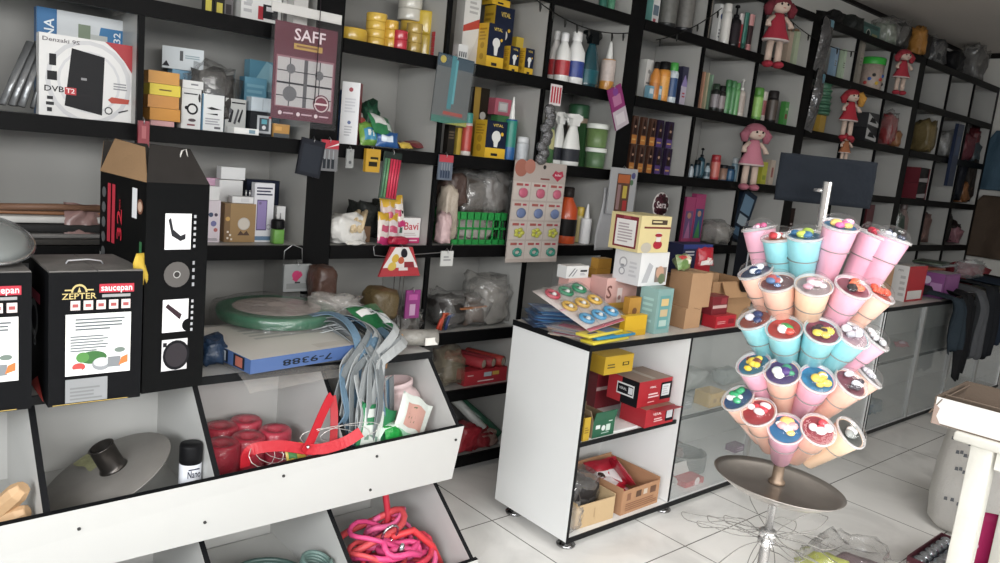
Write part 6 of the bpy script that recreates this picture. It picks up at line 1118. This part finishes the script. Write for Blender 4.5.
# A row
def dye(label, cx, yt, w, zs, c, back=.10, k=.5, band='9a5a2c'):
    return bx(label, cx, yt, w, 'A', c, [('r', 'f', 0, 0, 1, .32, band), ('c', 'f', .5, .62, .26, '8a6450'), ('p', 'f', [(.2, .35), (.8, .35), (.7, .8), (.5, .95), (.3, .8)], '2a1c1a'), ('c', 'f', .5, .62, .16, 'a8806a'), lines('c89a50', 1, .1, .9, .1, .2)], k, back, 'hair_dye_box', 'hair dye box', zs=zs, h=.155, group=None)
nm_ = ('left', 'middle', 'right')
for j in range(2):
    for i in range(3): dye('brown and orange hair dye box, %s row %s of three' % (('lower', 'upper')[j], nm_[i]), 631 + 9 * i + (1 if j else 0), 140, 8, SHZ['A'] + .157 * j, '4a2c20', .10, .5, 'b06a28')
for j in range(2):
    for i in range(2): dye('violet hair dye box, %s row %s of two' % (('lower', 'upper')[j], nm_[2 * i]), 657 + 10 * i, 140, 9, SHZ['A'] + .157 * j, '2c2038', .11, .5, '4a3070')
for j in range(2):
    for i in range(2): dye('olive green hair dye box, %s row %s of two' % (('lower', 'upper')[j], nm_[2 * i]), 677 + 8 * i, 140, 8, SHZ['A'] + .157 * j, '3a3226', .12, .5, '4a5a2c')
for cx, yt, w, c, cap, st, bd, lb in ((691, 164, 5, '9aa4ac', '1c2a34', 'round', None, 'small grey bottle, leftmost on the perfume shelf'), (697, 160, 6, '10242c', '16181a', 'can', '1c3a4a', 'small dark bottle second from the left'), (701, 148, 7, '14303c', '14161a', 'pump', '1e4a5a', 'tall dark teal bottle on the perfume shelf'), (707, 163, 6, '8a9ca4', '1a2a30', 'round', '2a4450', 'small pale bottle with dark cap'), (715, 155, 9, 'a82c34', '9a2028', 'can', 'b85a50', 'red spray can on the perfume shelf'), (723, 165, 8, '2a4a6a', '1c1c20', 'tub', '8a6a5a', 'small blue jar with dark lid'), (730, 166, 9, '1e4a70', '26303a', 'wide', '2a5a80', 'dark blue bottle beside the jar'), (735, 158, 6, '7a98a8', 'b0b8bc', 'can', None, 'pale blue slim can'), (739, 160, 7, 'b8bcba', 'c4c4c2', 'can', 'a8b0ac', 'white slim can by the pink doll')): bt(lb, cx, yt, w, 'A', c, cap, st, .09, bd)
bx('yellow green carton right of the pink doll', 761, 162, 11, 'A', 'a8a82c', [('r', 'f', .2, .2, .8, .4, '7a8a24')], .8, .09); bx('beige carton with red print right of the yellow green one', 769, 160, 10, 'A', 'b0a090', [('r', 'f', .3, .3, .7, .7, '8a4a44')], .8, .09); bx('grey blue carton just left of the dark blue panel', 775, 162, 6, 'A', '6a707c', (), .8, .16)
# D row behind the counter goods
bx('brown carton behind the round maroon tag', 664, 215, 26, 'D', '6a5444', (), .6, .18)
b = MB().lathe([(.07, 0), (.075, .004), (.07, .008)], m('c8c0bc', .4), 30); P = at(660, 205, Y=2.79)
ho = b.build('hanging_tag', None, P); ho.rotation_euler = (R_(90), 0, 0); tag(ho, 'round white and maroon scalloped tag hanging from the shelf', 'tag')
b = MB()
for i in range(10): a = i * PI / 5; b.lathe([(.02, .0085), (.001, .009)], m('4a1c28', .5), 12, Matrix.Translation((.05 * math.cos(a), .05 * math.sin(a), 0)))
b.lathe([(.056, .0088), (.001, .0094)], m('4a1c28', .5), 24); b.text('Sera', .055, m('d0c4c4'), Matrix.Translation((0, 0, .0105)), .09, True); b.build('print', ho)
for i, (cx, yt, lb) in enumerate(((686, 197, 'pink doll carton, left of two'), (696, 194, 'pink doll carton, right of two'))): bx(lb, cx, yt, 14, 'D', 'a83a6a', [('r', 'f', .1, .1, .9, .7, ('6a4a7a', '2a4a7a')[i]), ('c', 'f', .5, .6, .2, 'b8846a'), ('p', 'f', [(.2, .1), (.8, .1), (.55, .5)], ('b06a9a', '3a8a4a')[i])], .4, .12, 'doll_box')
bx('red and white toy pack beside the pink doll cartons', 714, 200, 24, 'D', '8a2430', [('r', 'f', .08, .1, .95, .8, '8a8480'), ('p', 'f', [(.2, .2), (.4, .7), (.45, .2)], 'b8b0a8'), ('p', 'f', [(.5, .2), (.7, .7), (.8, .3)], 'c8c0b8')], .3, .2, zs=SHZ['D'] + .13, h=.14); bx('dark box under the red and white toy pack', 714, 228, 24, 'D', '3a3432', (), .3, .2, h=.128)
heap('clear bag of white pieces under the red and white pack', 716, 'D', 22, 22, '8a8680', Y=2.87, seed=5, film=.2)
o = bx('long blue and black poster box leaning on the shelf', 735, 190, 22, 'D', '1c2838', [('r', 'f', .15, .55, .85, .9, '5a7a94'), ('r', 'f', .2, .3, .8, .5, '8a9aa4'), ('r', 'f', .2, .08, .8, .24, '3a5a74')], .35, .10, h=.34); o.rotation_euler.y = R_(18); o.location.z += .03
o = bx('black box with white outline appliance picture on the counter', 744, 227, 28, 'D', '1a1c22', [('r', 'f', .0, .0, .08, 1, 'a8aab0'), ('r', 'f', .0, .94, 1, 1, 'a8aab0'), ('c', 'f', .6, .6, .2, 'b0b4b8'), ('c', 'f', .6, .6, .13, '1a1c22'), ('r', 'f', .4, .2, .75, .35, 'b0b4b8')], .4, -.44, zs=ZC + .0006)
# lower part behind the stand, dark shapes
for i, (cx, yt, w, c, row, lb) in enumerate(((788, 208, 9, '2c1c18', 'D', 'dark brown framed box just under the dark blue panel'), (862, 204, 18, '5a2028', 'D', 'maroon and white carton under the right end of the panel'), (850, 206, 14, 'b0aaa8', 'D', 'white carton beside the maroon one under the panel'))): bx(lb, cx, yt, w, row, c, [lines('a89a98', 3, .2, .8, .3, .6)], .8, .10)
bt('pinkish metal water bottle hanging height on the far shelf', 901, 202, 12, 'D', '7a6662', '5a4c4a', 'round', .05, name='water_bottle')
# --- far right unit: dim toys
for i, (cx, row, w, hp, c, nm, lb) in enumerate(((926, 'B', 16, 36, '6a5a34', 'toy_set', 'olive and yellow block toy stack, highest far shelf'), (945, 'B', 26, 26, '8a8a88', 'toy_pack', 'silver toy vehicle pack on the far shelf'), (962, 'B', 28, 30, '6a2a34', 'toy_car', 'dark pink toy jeep on the far shelf'), (974, 'B', 9, 38, '5a1c22', 'toy_pack', 'dark red toy in the last far column'), (985, 'B', 14, 22, '3a464c', 'toy_pack', 'grey blue toy pack in the last far column'), (956, 'A', 14, 52, '22242c', 'toy_pack', 'black hanging figure on the far middle shelf'), (968, 'A', 12, 50, '2a2420', 'toy_pack', 'dark brown figure on the far middle shelf'), (981, 'A', 16, 22, '7a4a24', 'toy_pack', 'orange brown toy in the last far column'), (988, 'A', 10, 16, '2a3034', 'toy_pack', 'dark toy beside the orange brown one'), (893, 'D', 22, 36, '3a4a40', 'shoe_pack', 'greenish shoe pack on the far low shelf'), (912, 'D', 28, 34, '6a4a44', 'shoe_pack', 'brown pink shoe pack on the far low shelf'), (886, 'D', 14, 48, '5a5a58', 'shoe_pack', 'grey shoe pack by the panel edge'), (938, 'D', 16, 38, '2a2826', 'shoe_pack', 'black bag hanging low on the far shelf'), (957, 'D', 12, 18, '8a5a64', 'shoe_pack', 'pale pink item on the far low shelf'), (964, 'D', 12, 24, '241c1c', 'shoe_pack', 'black item in the last low column'))):
    y0 = 150
    heap(lb, cx, row, w, hp, c, nm, 'shoes' if 'shoe' in nm else 'toy', 2.90 + .02 * (i % 3), i + 2, hy=.12, film=.06 if i in (1, 9) else None)
for cx, y, s_, lb in ((941, 112, .055, 'left wheel of the silver toy'), (966, 114, .055, 'wheel of the pink jeep')):
    pass
for i, (cx, yt, w, zs, lb) in enumerate(((922, 128, 24, 0, 'lower black and white car toy box in the far unit'), (925, 113, 24, 1, 'upper black and red car toy box in the far unit'))):
    o = bx(lb, cx, yt, w, 'A', '1c1a1c', [('p', 'f', [(0, .1), (1, .1), (1, .4), (0, .3)], '9a9496'), ('r', 'f', .86, 0, 1, 1, '7a1c2a')], .7, .10, side='6a1c28', zs=SHZ['A'] if i == 0 else tz, h=.14); tz = top_of(o) + .0005
o = hcard('foil_bag', 'blue bag hanging from the far shelf front', 'bag', 948, 122, 186, 5, '1c2a48', [('r', 'f', .2, .5, .8, .8, '3a4a6a')], d=.03)
# --- goods on top of the shelving
for i, (cx, yt, w, c, it, lb) in enumerate(((862, 2, 36, '3a6a64', [('c', 'f', .4, .4, .12, 'b8b8a8'), ('c', 'f', .4, .4, .09, '1c2a28'), ('r', 'f', .1, .75, .9, .95, '2a4a44'), ('r', 'f', .6, .2, .9, .5, '8a8a5a')], 'teal toy carton with a white car picture on top of the shelving'),)): bx(lb, cx, yt, w, 'T', c, it, .5, .2, h=.13)
for i, (cx, w, hp, c, lb) in enumerate(((828, 22, 16, '1a1a1a', 'black bag on top of the shelving, leftmost'), (842, 20, 20, '2a2c2a', 'dark bag left of the teal carton on top'), (880, 20, 26, '7a8474', 'grey green bag right of the teal carton on top'), (893, 26, 30, '3a3a38', 'clear bag of dark toys on top of the shelving'), (916, 22, 30, '2a2826', 'dark toy bag behind the orange toy on top'), (932, 26, 26, '3c3c3e', 'black crumpled bag right of the orange toy'), (951, 30, 24, '1c1c1e', 'long black bag near the end of the shelving top'), (972, 30, 34, '5a5856', 'shiny clear bag at the end of the shelving top'))): heap(lb, cx, 'T', w, hp, c, Y=2.95, seed=i + 3, film=.16 if i in (2, 3, 5, 7) else None, hy=.12)
heap('orange yellow toy vehicle on top of the shelving', 917, 'T', 12, 30, 'a8702a', 'toy_vehicle', 'toy', 2.86, 5, amp=.5)
b = MB()
# --- dolls
def doll(label, cx, y0, y1, hair, dress, Y=2.745, side=0, rz=0, shoes=None, blond=None):
    P = at(cx, y1, Y=Y); T = at(cx + (y1 - y0) * .13, y0, Y=Y); H = T.z - P.z; skin = m('c0a898', .85, b=.2, bs=150)
    t = empty('rag_doll', label, 'doll', ((P.x + T.x) / 2, Y, P.z), R_(-28)); s = H; t.scale = (1.4, 1.25, 1)
    hm, dm, sm_ = m(hair, .9, b=.6, bs=120), m(dress, .85, b=.3, bs=150, var=.12), m(shoes or dress, .8, b=.3, bs=120)
    hd = MB().ball((0, -.01 * s, .84 * s), (.10 * s, .085 * s, .10 * s), skin, 18, 12).build('head', t)
    b = MB()
    for x in (-.035, .035): b.ball((x * s, -.092 * s, .85 * s), (.013 * s, .006 * s, .017 * s), m('1c1614', .3), 8, 6)
    b.ball((0, -.095 * s, .80 * s), (.018 * s, .005 * s, .006 * s), m('a83a3a', .5), 8, 6); b.build('face', hd)
    b = MB().ball((0, .015 * s, .87 * s), (.125 * s, .105 * s, .115 * s), hm, 16, 10)
    for x in (-1, 1): b.tube([(x * .09 * s, 0, .88 * s), (x * .135 * s, -.01 * s, .80 * s), (x * .125 * s, -.01 * s, .70 * s)], [.05 * s, .055 * s, .03 * s], hm, 10)
    b.build('hair', t)
    if blond: MB().tube([(.08 * s, -.05 * s, .92 * s), (.13 * s, -.06 * s, .82 * s), (.12 * s, -.05 * s, .66 * s)], [.045 * s, .06 * s, .035 * s], m(blond, .9, b=.6, bs=120), 10).build('hair', t)
    MB().lathe([(.14 * s, .36 * s), (.145 * s, .385 * s), (.10 * s, .52 * s), (.07 * s, .66 * s), (.05 * s, .74 * s)], dm, 22, sy=.75, mats=[m('b8a8a4', .8), 0, 0, 0]).build('dress', t)
    for x in (-1, 1):
        MB().tube([(x * .06 * s, 0, .70 * s), (x * .12 * s, -.02 * s, .62 * s), (x * .13 * s, -.05 * s, .55 * s)], [.028 * s, .026 * s, .03 * s], skin, 10).build('arm', t)
        MB().tube([(x * .05 * s, 0, .38 * s), (x * .055 * s, 0, .2 * s), (x * .055 * s, 0, .08 * s)], [.038 * s, .036 * s, .036 * s], skin, 10).build('leg', t)
        MB().ball((x * .06 * s, -.02 * s, .045 * s), (.055 * s, .075 * s, .05 * s), sm_, 12, 8).build('shoe', t)
    MB().tube([(0, .05 * s, .9 * s), (0, .03, 1.0 * s), (0, .03, 1.06 * s)], .0018, m('2a2a2a'), 6).build('hanging_loop', t)
    return t
doll('red rag doll in a red dress hanging before the upper shelf', 772, -6, 68, '6a1624', 'a01c30', Y=2.70)
doll('red and white rag doll beside the green lidded bucket', 899, 48, 95, '9a2430', 'a82434', Y=2.72)
doll('red rag doll with a yellow braid hanging in front of the toy cars', 846, 88, 140, '9a1c28', 'a81c2c', Y=2.70, blond='b8802c')
doll('pink rag doll in a pink hat hanging by the perfume shelf', 748, 122, 190, '9a5464', 'b86c7e', Y=2.70, shoes='a85c6c')
doll('small red doll hanging beside the dark panel', 843, 132, 165, '8a1c28', '9a5a34', Y=2.70)
# --- silver bags and hanging packs
sv2 = m('6a6a6c', .18, .75, b=.9, bs=26, var=.5)
pouch('foil_bag', 'silver black foil bag hanging beside the gift boxes', 'bag', at(818, 72, Y=2.74), .15, .36, '6a6a6c', .06, 0, 0, [(.55, .85, 1, 1, '5a8a9c')], 3, 6, None, sv2, .3)
pouch('foil_bag', 'long silver black foil bag hanging beside the green cups', 'bag', at(808, 131, Y=2.73), .12, .42, '6a6a6c', .06, 0, 0, [(.5, .8, 1, .95, '4a7a8c')], 7, 8, None, sv2, .3)
for o in [q for q in C.objects if q.name.startswith('foil_bag') and q.location.y < 2.76 and not q.children]:
    zt = max(v.co.z for v in o.data.vertices); MB().tube([(0, 0, zt - .02), (0, .01, zt + .02), (0, .05, zt + .015), (0, .06, zt - .01)], .0025, m('2a2a2c', .5), 6).build('hanging_loop', o)
# poster
sp_ = hcard('stove_poster', 'maroon gas hob poster reading SAFF in a clear sleeve on the pillar', 'poster', 302, 26, 121, 60, '5a1c2e', [('t', 'f', 'SAFF', .55, .885, .17, 'd8c8cc', .5), ('r', 'f', .3, .74, .76, .80, 'b08a3a'), ('l', 'f', .34, .75, .72, .79, 1, '7a4a2a'), ('r', 'f', .04, .13, .97, .66, '8a5a64'), ('r', 'f', .06, .14, .95, .64, 'a8a4a4'), ('r', 'f', .06, .37, .95, .39, '26242a'), ('r', 'f', .48, .14, .54, .64, '4a484c'), ('r', 'f', .06, .24, .95, .25, '26242a'), ('r', 'f', .06, .5, .95, .51, '26242a'), ('r', 'f', .25, .14, .265, .64, '26242a'), ('r', 'f', .73, .14, .745, .64, '26242a'), ('c', 'f', .27, .53, .07, '5a585c'), ('c', 'f', .27, .27, .11, '5a585c'), ('c', 'f', .73, .5, .07, '5a585c'), ('c', 'f', .79, .2, .14, '5a1c30'), ('c', 'f', .79, .2, .12, 'b8a8a8'), ('c', 'f', .79, .2, .10, '6e2438'), ('r', 'f', .68, .19, .9, .21, 'd0c0c0'), ('c', 'f', .13, .065, .03, 'c8b8bc'), ('c', 'f', .42, .065, .03, 'c8b8bc'), ('c', 'f', .71, .065, .03, 'c8b8bc'), ('l', 'f', .18, .05, .36, .08, 1, 'b89aa4'), ('l', 'f', .47, .05, .65, .08, 1, 'b89aa4'), ('l', 'f', .76, .05, .94, .08, 1, 'b89aa4')], 2.72, .004, False)
W, H = sp_['w'], sp_['h']; MB().box((0, -.005, H * .51), (W * 1.12, .001, H * 1.16), clear('f0f0f0', .012, .08, .2, 8, 1.215)).box((0, .004, H * 1.13), (W * 1.12, .004, H * .1), m('c4c2be', .5)).build('clear_sleeve', sp_); MB().tube([(W * .17, -.01, H * 1.3), (W * .17, -.012, H * .9), (W * .16, -.013, H * .2)], .0016, m('2a2228'), 6).build('cord', sp_)
o = bx('white ribbed carton standing on the poster shelf by the pillar', 299, -60, 20, 'B', 'c0beba', (), 1, .03)
# hanging blister packs and tools
def blister(label, cx, y0, y1, w, top, body, its=(), nm='blister_pack', cat='blister pack', **k): return hcard(nm, label, cat, cx, y0, y1, w, body, [('r', 'f', 0, .72, 1, 1, top)] + list(its), **k)
bg = hcard('tool_pouch', 'dark grey pouch hanging at the pillar beside the red screwdriver pack', 'pouch', 307, 139, 176, 23, '23252c', [('r', 'f', .1, .1, .9, .85, '2a2e36')], d=.012, ry=8)
def sdr(n, c='2a2e34'): return [q for i in range(n) for q in (('r', 'f', .14 + .72 * i / n, .08, .14 + .72 * i / n + .5 / n, .4, c), ('r', 'f', .2 + .72 * i / n, .38, .2 + .72 * i / n + .2 / n, .68, '8a8e92'))]
blister('red topped screwdriver pack hanging at the pillar', 328, 140, 171, 17, 'b02434', '6a6a6c', sdr(3) + [('p', 'f', [(.3, .74), (1, .86), (1, .92)], 'd0d0d0')])
o = hcard('padlock_pack', 'small clear key fob pack hanging from the shelf', 'pack', 349, 149, 168, 7, '8a8c8a', [('c', 'f', .5, .3, .2, '4a4c4e')])
o = hcard('tape_measure_set', 'yellow tool set hanging from the shelf', 'tool set', 371, 149, 172, 14, 'b88a1c', [('r', 'f', .2, .25, .8, .45, '26221a'), ('r', 'f', .3, .52, .85, .66, '2a261c'), ('r', 'f', .25, .5, .8, .56, 'c8a030')], d=.02)
pn = hcard('pencil_pack', 'clear pack of pink and green pencils hanging from the shelf', 'pencil pack', 387, 152, 199, 17, '4a5a50', [('r', 'f', .0, .84, 1, 1, '26302c')], ry=4)
b = MB()
for i, c in enumerate(('4a7a5a', '5a8a5a', 'c82a48', 'd83450', 'c82a48', 'b82440')): b.cyl((-pn['w'] * .4 + pn['w'] * .155 * i, -.007, .004), (-pn['w'] * .4 + pn['w'] * .16 * i, -.007, pn['h'] * .86), .0055, m(c, .4), n=8)
b.build('pencils', pn)
hp = hcard('hacksaw_pack', 'clear bag with a teal hacksaw hanging over the bulb shelf', 'tool pack', 448, 56, 124, 36, '55595a', [('r', 'f', 0, .82, 1, 1, '1c3a4c'), ('c', 'f', .14, .92, .08, 'b8a02a'), ('r', 'f', .38, .22, .5, 1, '2a7a84'), ('r', 'f', .5, .3, .56, .95, '4a9aa4'), ('r', 'f', .3, .13, .85, .18, 'a03428'), ('r', 'f', 0, 0, 1, .1, '1e6a5a'), ('p', 'f', [(.4, 0), (1, 0), (1, .07)], '8a8a2c')], d=.006, ry=3)
MB().sheet(8, 12, lambda u, v: ((u - .5) * hp['w'] * 1.06, -.012 - .012 * abs(noise.noise(Vector((u * 4, v * 6, 1)))), v * hp['h'] * .98), clear('d8dcdc', .05, .1, .5, 30, 1.23)).build('clear_film', hp)
blister('red topped screwdriver pack hanging by the divider', 444, 155, 180, 14, 'b0303c', '5a6472', sdr(4, '20304a'))
# grey saucer card: teether display
td = hcard('teether_card', 'grey display card with twelve pink blue yellow and green teethers', 'display card', 531, 162, 262, 51, 'a69a92', [('c', 'f', .12, .93, .12, '9a5a4a'), ('c', 'f', .28, .95, .1, 'a86a5a'), ('c', 'f', .56, .955, .03, '3a3634'), ('r', 'f', .5, .83, .68, .845, '7a3a38'), ('p', 'f', [(.72, .88), (.78, .93), (.84, .915), (.92, .93), (.95, .88), (.84, .82)], 'b02a44'), ('t', 'f', 'kiki', .84, .885, .03, 'd8c8cc', .12)], 2.755, .004, False)
W, H = td['w'], td['h']
for r in range(4):
    for c in range(3):
        x, z = (-.33 + .33 * c) * W, H * (.70 - .195 * r); col = ('b8566e', '5f6f96', 'a8a83a', '2f8472')[r]
        b = MB(); b.box((x, -.0026, z + .005), (W * .31, .0008, H * .175), m('b4aaa2', .4)); b.box((x - W * .05, -.0032, z + H * .07), (W * .12, .0006, H * .025), m('9a4a44')); b.box((x + W * .08, -.0032, z + H * .07), (W * .07, .0006, H * .02), m('a82c40'))
        cc = Vector((x + W * .02, -.008, z - H * .012)); mt = m(col, .35)
        if r == 0: b.ball(cc, (W * .085, .007, H * .045), mt, 14, 8); b.tube([cc + Vector((W * .07 * math.cos(q * .7), 0, H * .03 * math.sin(q * .7) + H * .015)) for q in range(9)], .004, mt, 6, closed=True)
        elif r == 1: b.ball(cc, (W * .09, .006, H * .05), mt, 14, 8)
        elif r == 2:
            for q in range(5): b.ball(cc + Vector((W * .06 * math.cos(q * 1.256), 0, H * .03 * math.sin(q * 1.256))), (W * .045, .006, H * .022), mt, 10, 6)
        else: b.tube([cc + Vector((W * .07 * math.cos(q * .7), 0, H * .033 * math.sin(q * .7))) for q in range(9)], .007, mt, 8, closed=True); b.ball(cc + Vector((W * .05, 0, -H * .02)), .01, mt, 8, 6)
        b.build('teether_pack', td)
# silver scourers, magenta scissors card, scissors blister
sc_ = empty('scourer_strip', 'strip of silver wire scourers with a red striped header', 'scourers', at(541, 162, Y=2.74)); Hs = at(547, 82, Y=2.74).z - sc_.location.z
for i in range(9): MB().ball((.012 * math.sin(i * 2.2) + .004 * i, 0, Hs * (.04 + .078 * i)), (.034, .02, .03), m('7a7a7c', .25, .85, b=1., bs=120, var=.4), 14, 8).build('scourer', sc_)
b = MB().box((.045, -.004, Hs * .86), (.075, .004, Hs * .26), m('c8c0c0', .4))
for i in range(4): b.box((.018 + .018 * i, -.0065, Hs * .86), (.01, .001, Hs * .2), m('b02434', .4))
b.build('header', sc_)
o = hcard('scissors_card', 'tilted magenta and white card hanging at the shelf pillar', 'card', 622, 84, 127, 13, '8a2a68', [('r', 'f', 0, 0, 1, .45, 'b0a4ac'), ('r', 'f', .15, .1, .8, .35, 'c4bcc0'), ('r', 'f', .2, .55, .8, .8, 'b06a92'), ('c', 'f', .5, .88, .2, '7a3a8a')], 2.74, ry=-28)
o = hcard('scissors_pack', 'clear blister of orange handled scissors hanging at the pillar', 'blister pack', 619, 168, 214, 26, 'a0a0a2', [('c', 'f', .85, .85, .08, '4a4a7a'), ('c', 'f', .8, .7, .07, '4a6a4a'), ('r', 'f', .25, .05, .75, .88, '5a3a2c'), ('r', 'f', .28, .68, .72, .86, 'b0582a'), ('r', 'f', .3, .1, .42, .64, '8a6a6a'), ('r', 'f', .5, .35, .66, .62, 'b8a038'), ('r', 'f', .54, .08, .7, .3, 'a82c2c')], 2.75)
ps = MB().sheet(8, 16, lambda u, v: ((u - .5) * .16 + .02 * (v - .5), .008 * math.sin(v * 6 + u * 2), v * .34), m('9c9c9e', .6, var=.06)); o = ps.build('paper_strip', None, at(605, 250, Y=2.785), 0, .0015); tag(o, 'grey paper strip hanging behind the scissors blister', 'paper')
bx('white storage box corner behind the yellow carton on the shelf', 603, 228, 30, 'D', 'b8b8ba', (), .4, .22, zs=SHZ['D'] + .0006, h=.06)
# wire hooks, snack print pack, tags
b = MB(); a = at(378, 250, Y=2.79); c = at(448, 247, Y=2.79); a.y = c.y = 2.79
b.tube([a + Vector((.0, 0, .03)), a + Vector((-.03, -.01, .015)), a + Vector((-.025, -.015, -.02)), a + Vector((.02, -.02, -.025)), c + Vector((0, -.02, -.02)), c + Vector((.01, -.02, .02))], .002, m('b0b0b2', .3, .9), 6); tag(b.build('wire_rail'), 'silver wire rail hooked along the shelf edge', 'rail')
pr = hcard('sticker_pack', 'fan of red white and yellow printed packs hanging on the wire rail', 'sticker pack', 399, 247, 276, 30, 'b02c34', [('p', 'f', [(.2, 1), (.8, 1), (1, .3), (0, .3)], 'd0ccc8'), ('c', 'f', .6, .8, .13, '26242a'), ('c', 'f', .3, .62, .12, 'c8a02c'), ('c', 'f', .5, .55, .1, 'b8502c'), ('c', 'f', .25, .35, .12, 'c8a83a'), ('r', 'f', .6, .3, .9, .5, '8a1c28'), ('r', 'f', .45, .2, .7, .3, 'd0c8c4')], 2.745, .012)
for v in pr.data.vertices:
    z = v.co.z / pr['h']; v.co.x *= 1.35 - .65 * z
for i, x in enumerate((-.02, .01, .03)): MB().tube([(x, .004, .0), (x * .9, .004, -.12), (x * 1.1, .006, -.24)], .0022, m('5a5654', .4, .7), 6).build('hook_rod', pr)
hcard('pink_blister', 'small magenta blister hanging low by the wire rods', 'blister pack', 411, 290, 318, 14, '8a2a74', [('r', 'f', .3, .1, .7, .5, 'b890b0'), ('r', 'f', .2, .65, .8, .85, 'b04a92')], 2.74)
o = hcard('price_tag', 'small crumpled white tag hanging from the wire rail end', 'tag', 446, 251, 266, 12, 'c4c4c0', [('l', 'f', .2, .3, .8, .7, 2, '8a8a8a')], 2.755, .006)
kr = hcard('keychain_bag', 'clear bag of pink keyrings on a wire hook at the pillar', 'bag', 296, 264, 291, 26, '8f9292', [('c', 'f', .45, .6, .16, 'c02c64'), ('p', 'f', [(.3, .45), (.6, .75), (.68, .6), (.45, .35)], 'b82a5c'), ('r', 'f', .1, .1, .9, .3, '7a7c7c'), ('r', 'f', .4, .3, .6, .36, '3a3a3c')], 2.74, .014)
MB().tube([(-.05, .02, kr['h'] - .01), (-.05, .015, kr['h'] + .05), (-.02, .01, kr['h'] + .075), (.02, .01, kr['h'] + .06), (.025, .01, kr['h'])], .002, m('b0b0b2', .3, .9), 6).build('wire_hook', kr)
hcard('red_strip', 'narrow red plastic strip hanging over the tall carton', 'strip', 143, 121, 146, 10, '8a2a34', [('r', 'f', .3, .3, .7, .8, 'a8565a')], 2.72, .012)
# string lights
def lights(label, p, q, sag, n):
    a, c = at(*p, Y=2.79), at(*q, Y=2.79); pts = [a.lerp(c, i / 16) + Vector((0, 0, -sag * 4 * (i / 16) * (1 - i / 16))) for i in range(17)]
    o = MB().tube(pts, .003, m('1a1a18', .5), 6).build('string_lights'); tag(o, label, 'string lights')
    for i in range(n): P = pts[1 + int(i * 14 / max(1, n - 1))]; MB().tube([P, P + Vector((.004, 0, -.02)), P + Vector((.004, 0, -.038))], [.005, .006, .003], m('2a2a28', .4), 8).build('bulb', o)
lights('black string of tiny lights drooping over the bleach shelf', (534, -2), (629, 33), .05, 8)
lights('black string of tiny lights on the shelf edge by the beige box', (656, 40), (722, 8), .03, 4)
lights('black string of tiny lights across the dim upper shelf', (778, 8), (856, 52), .06, 6)
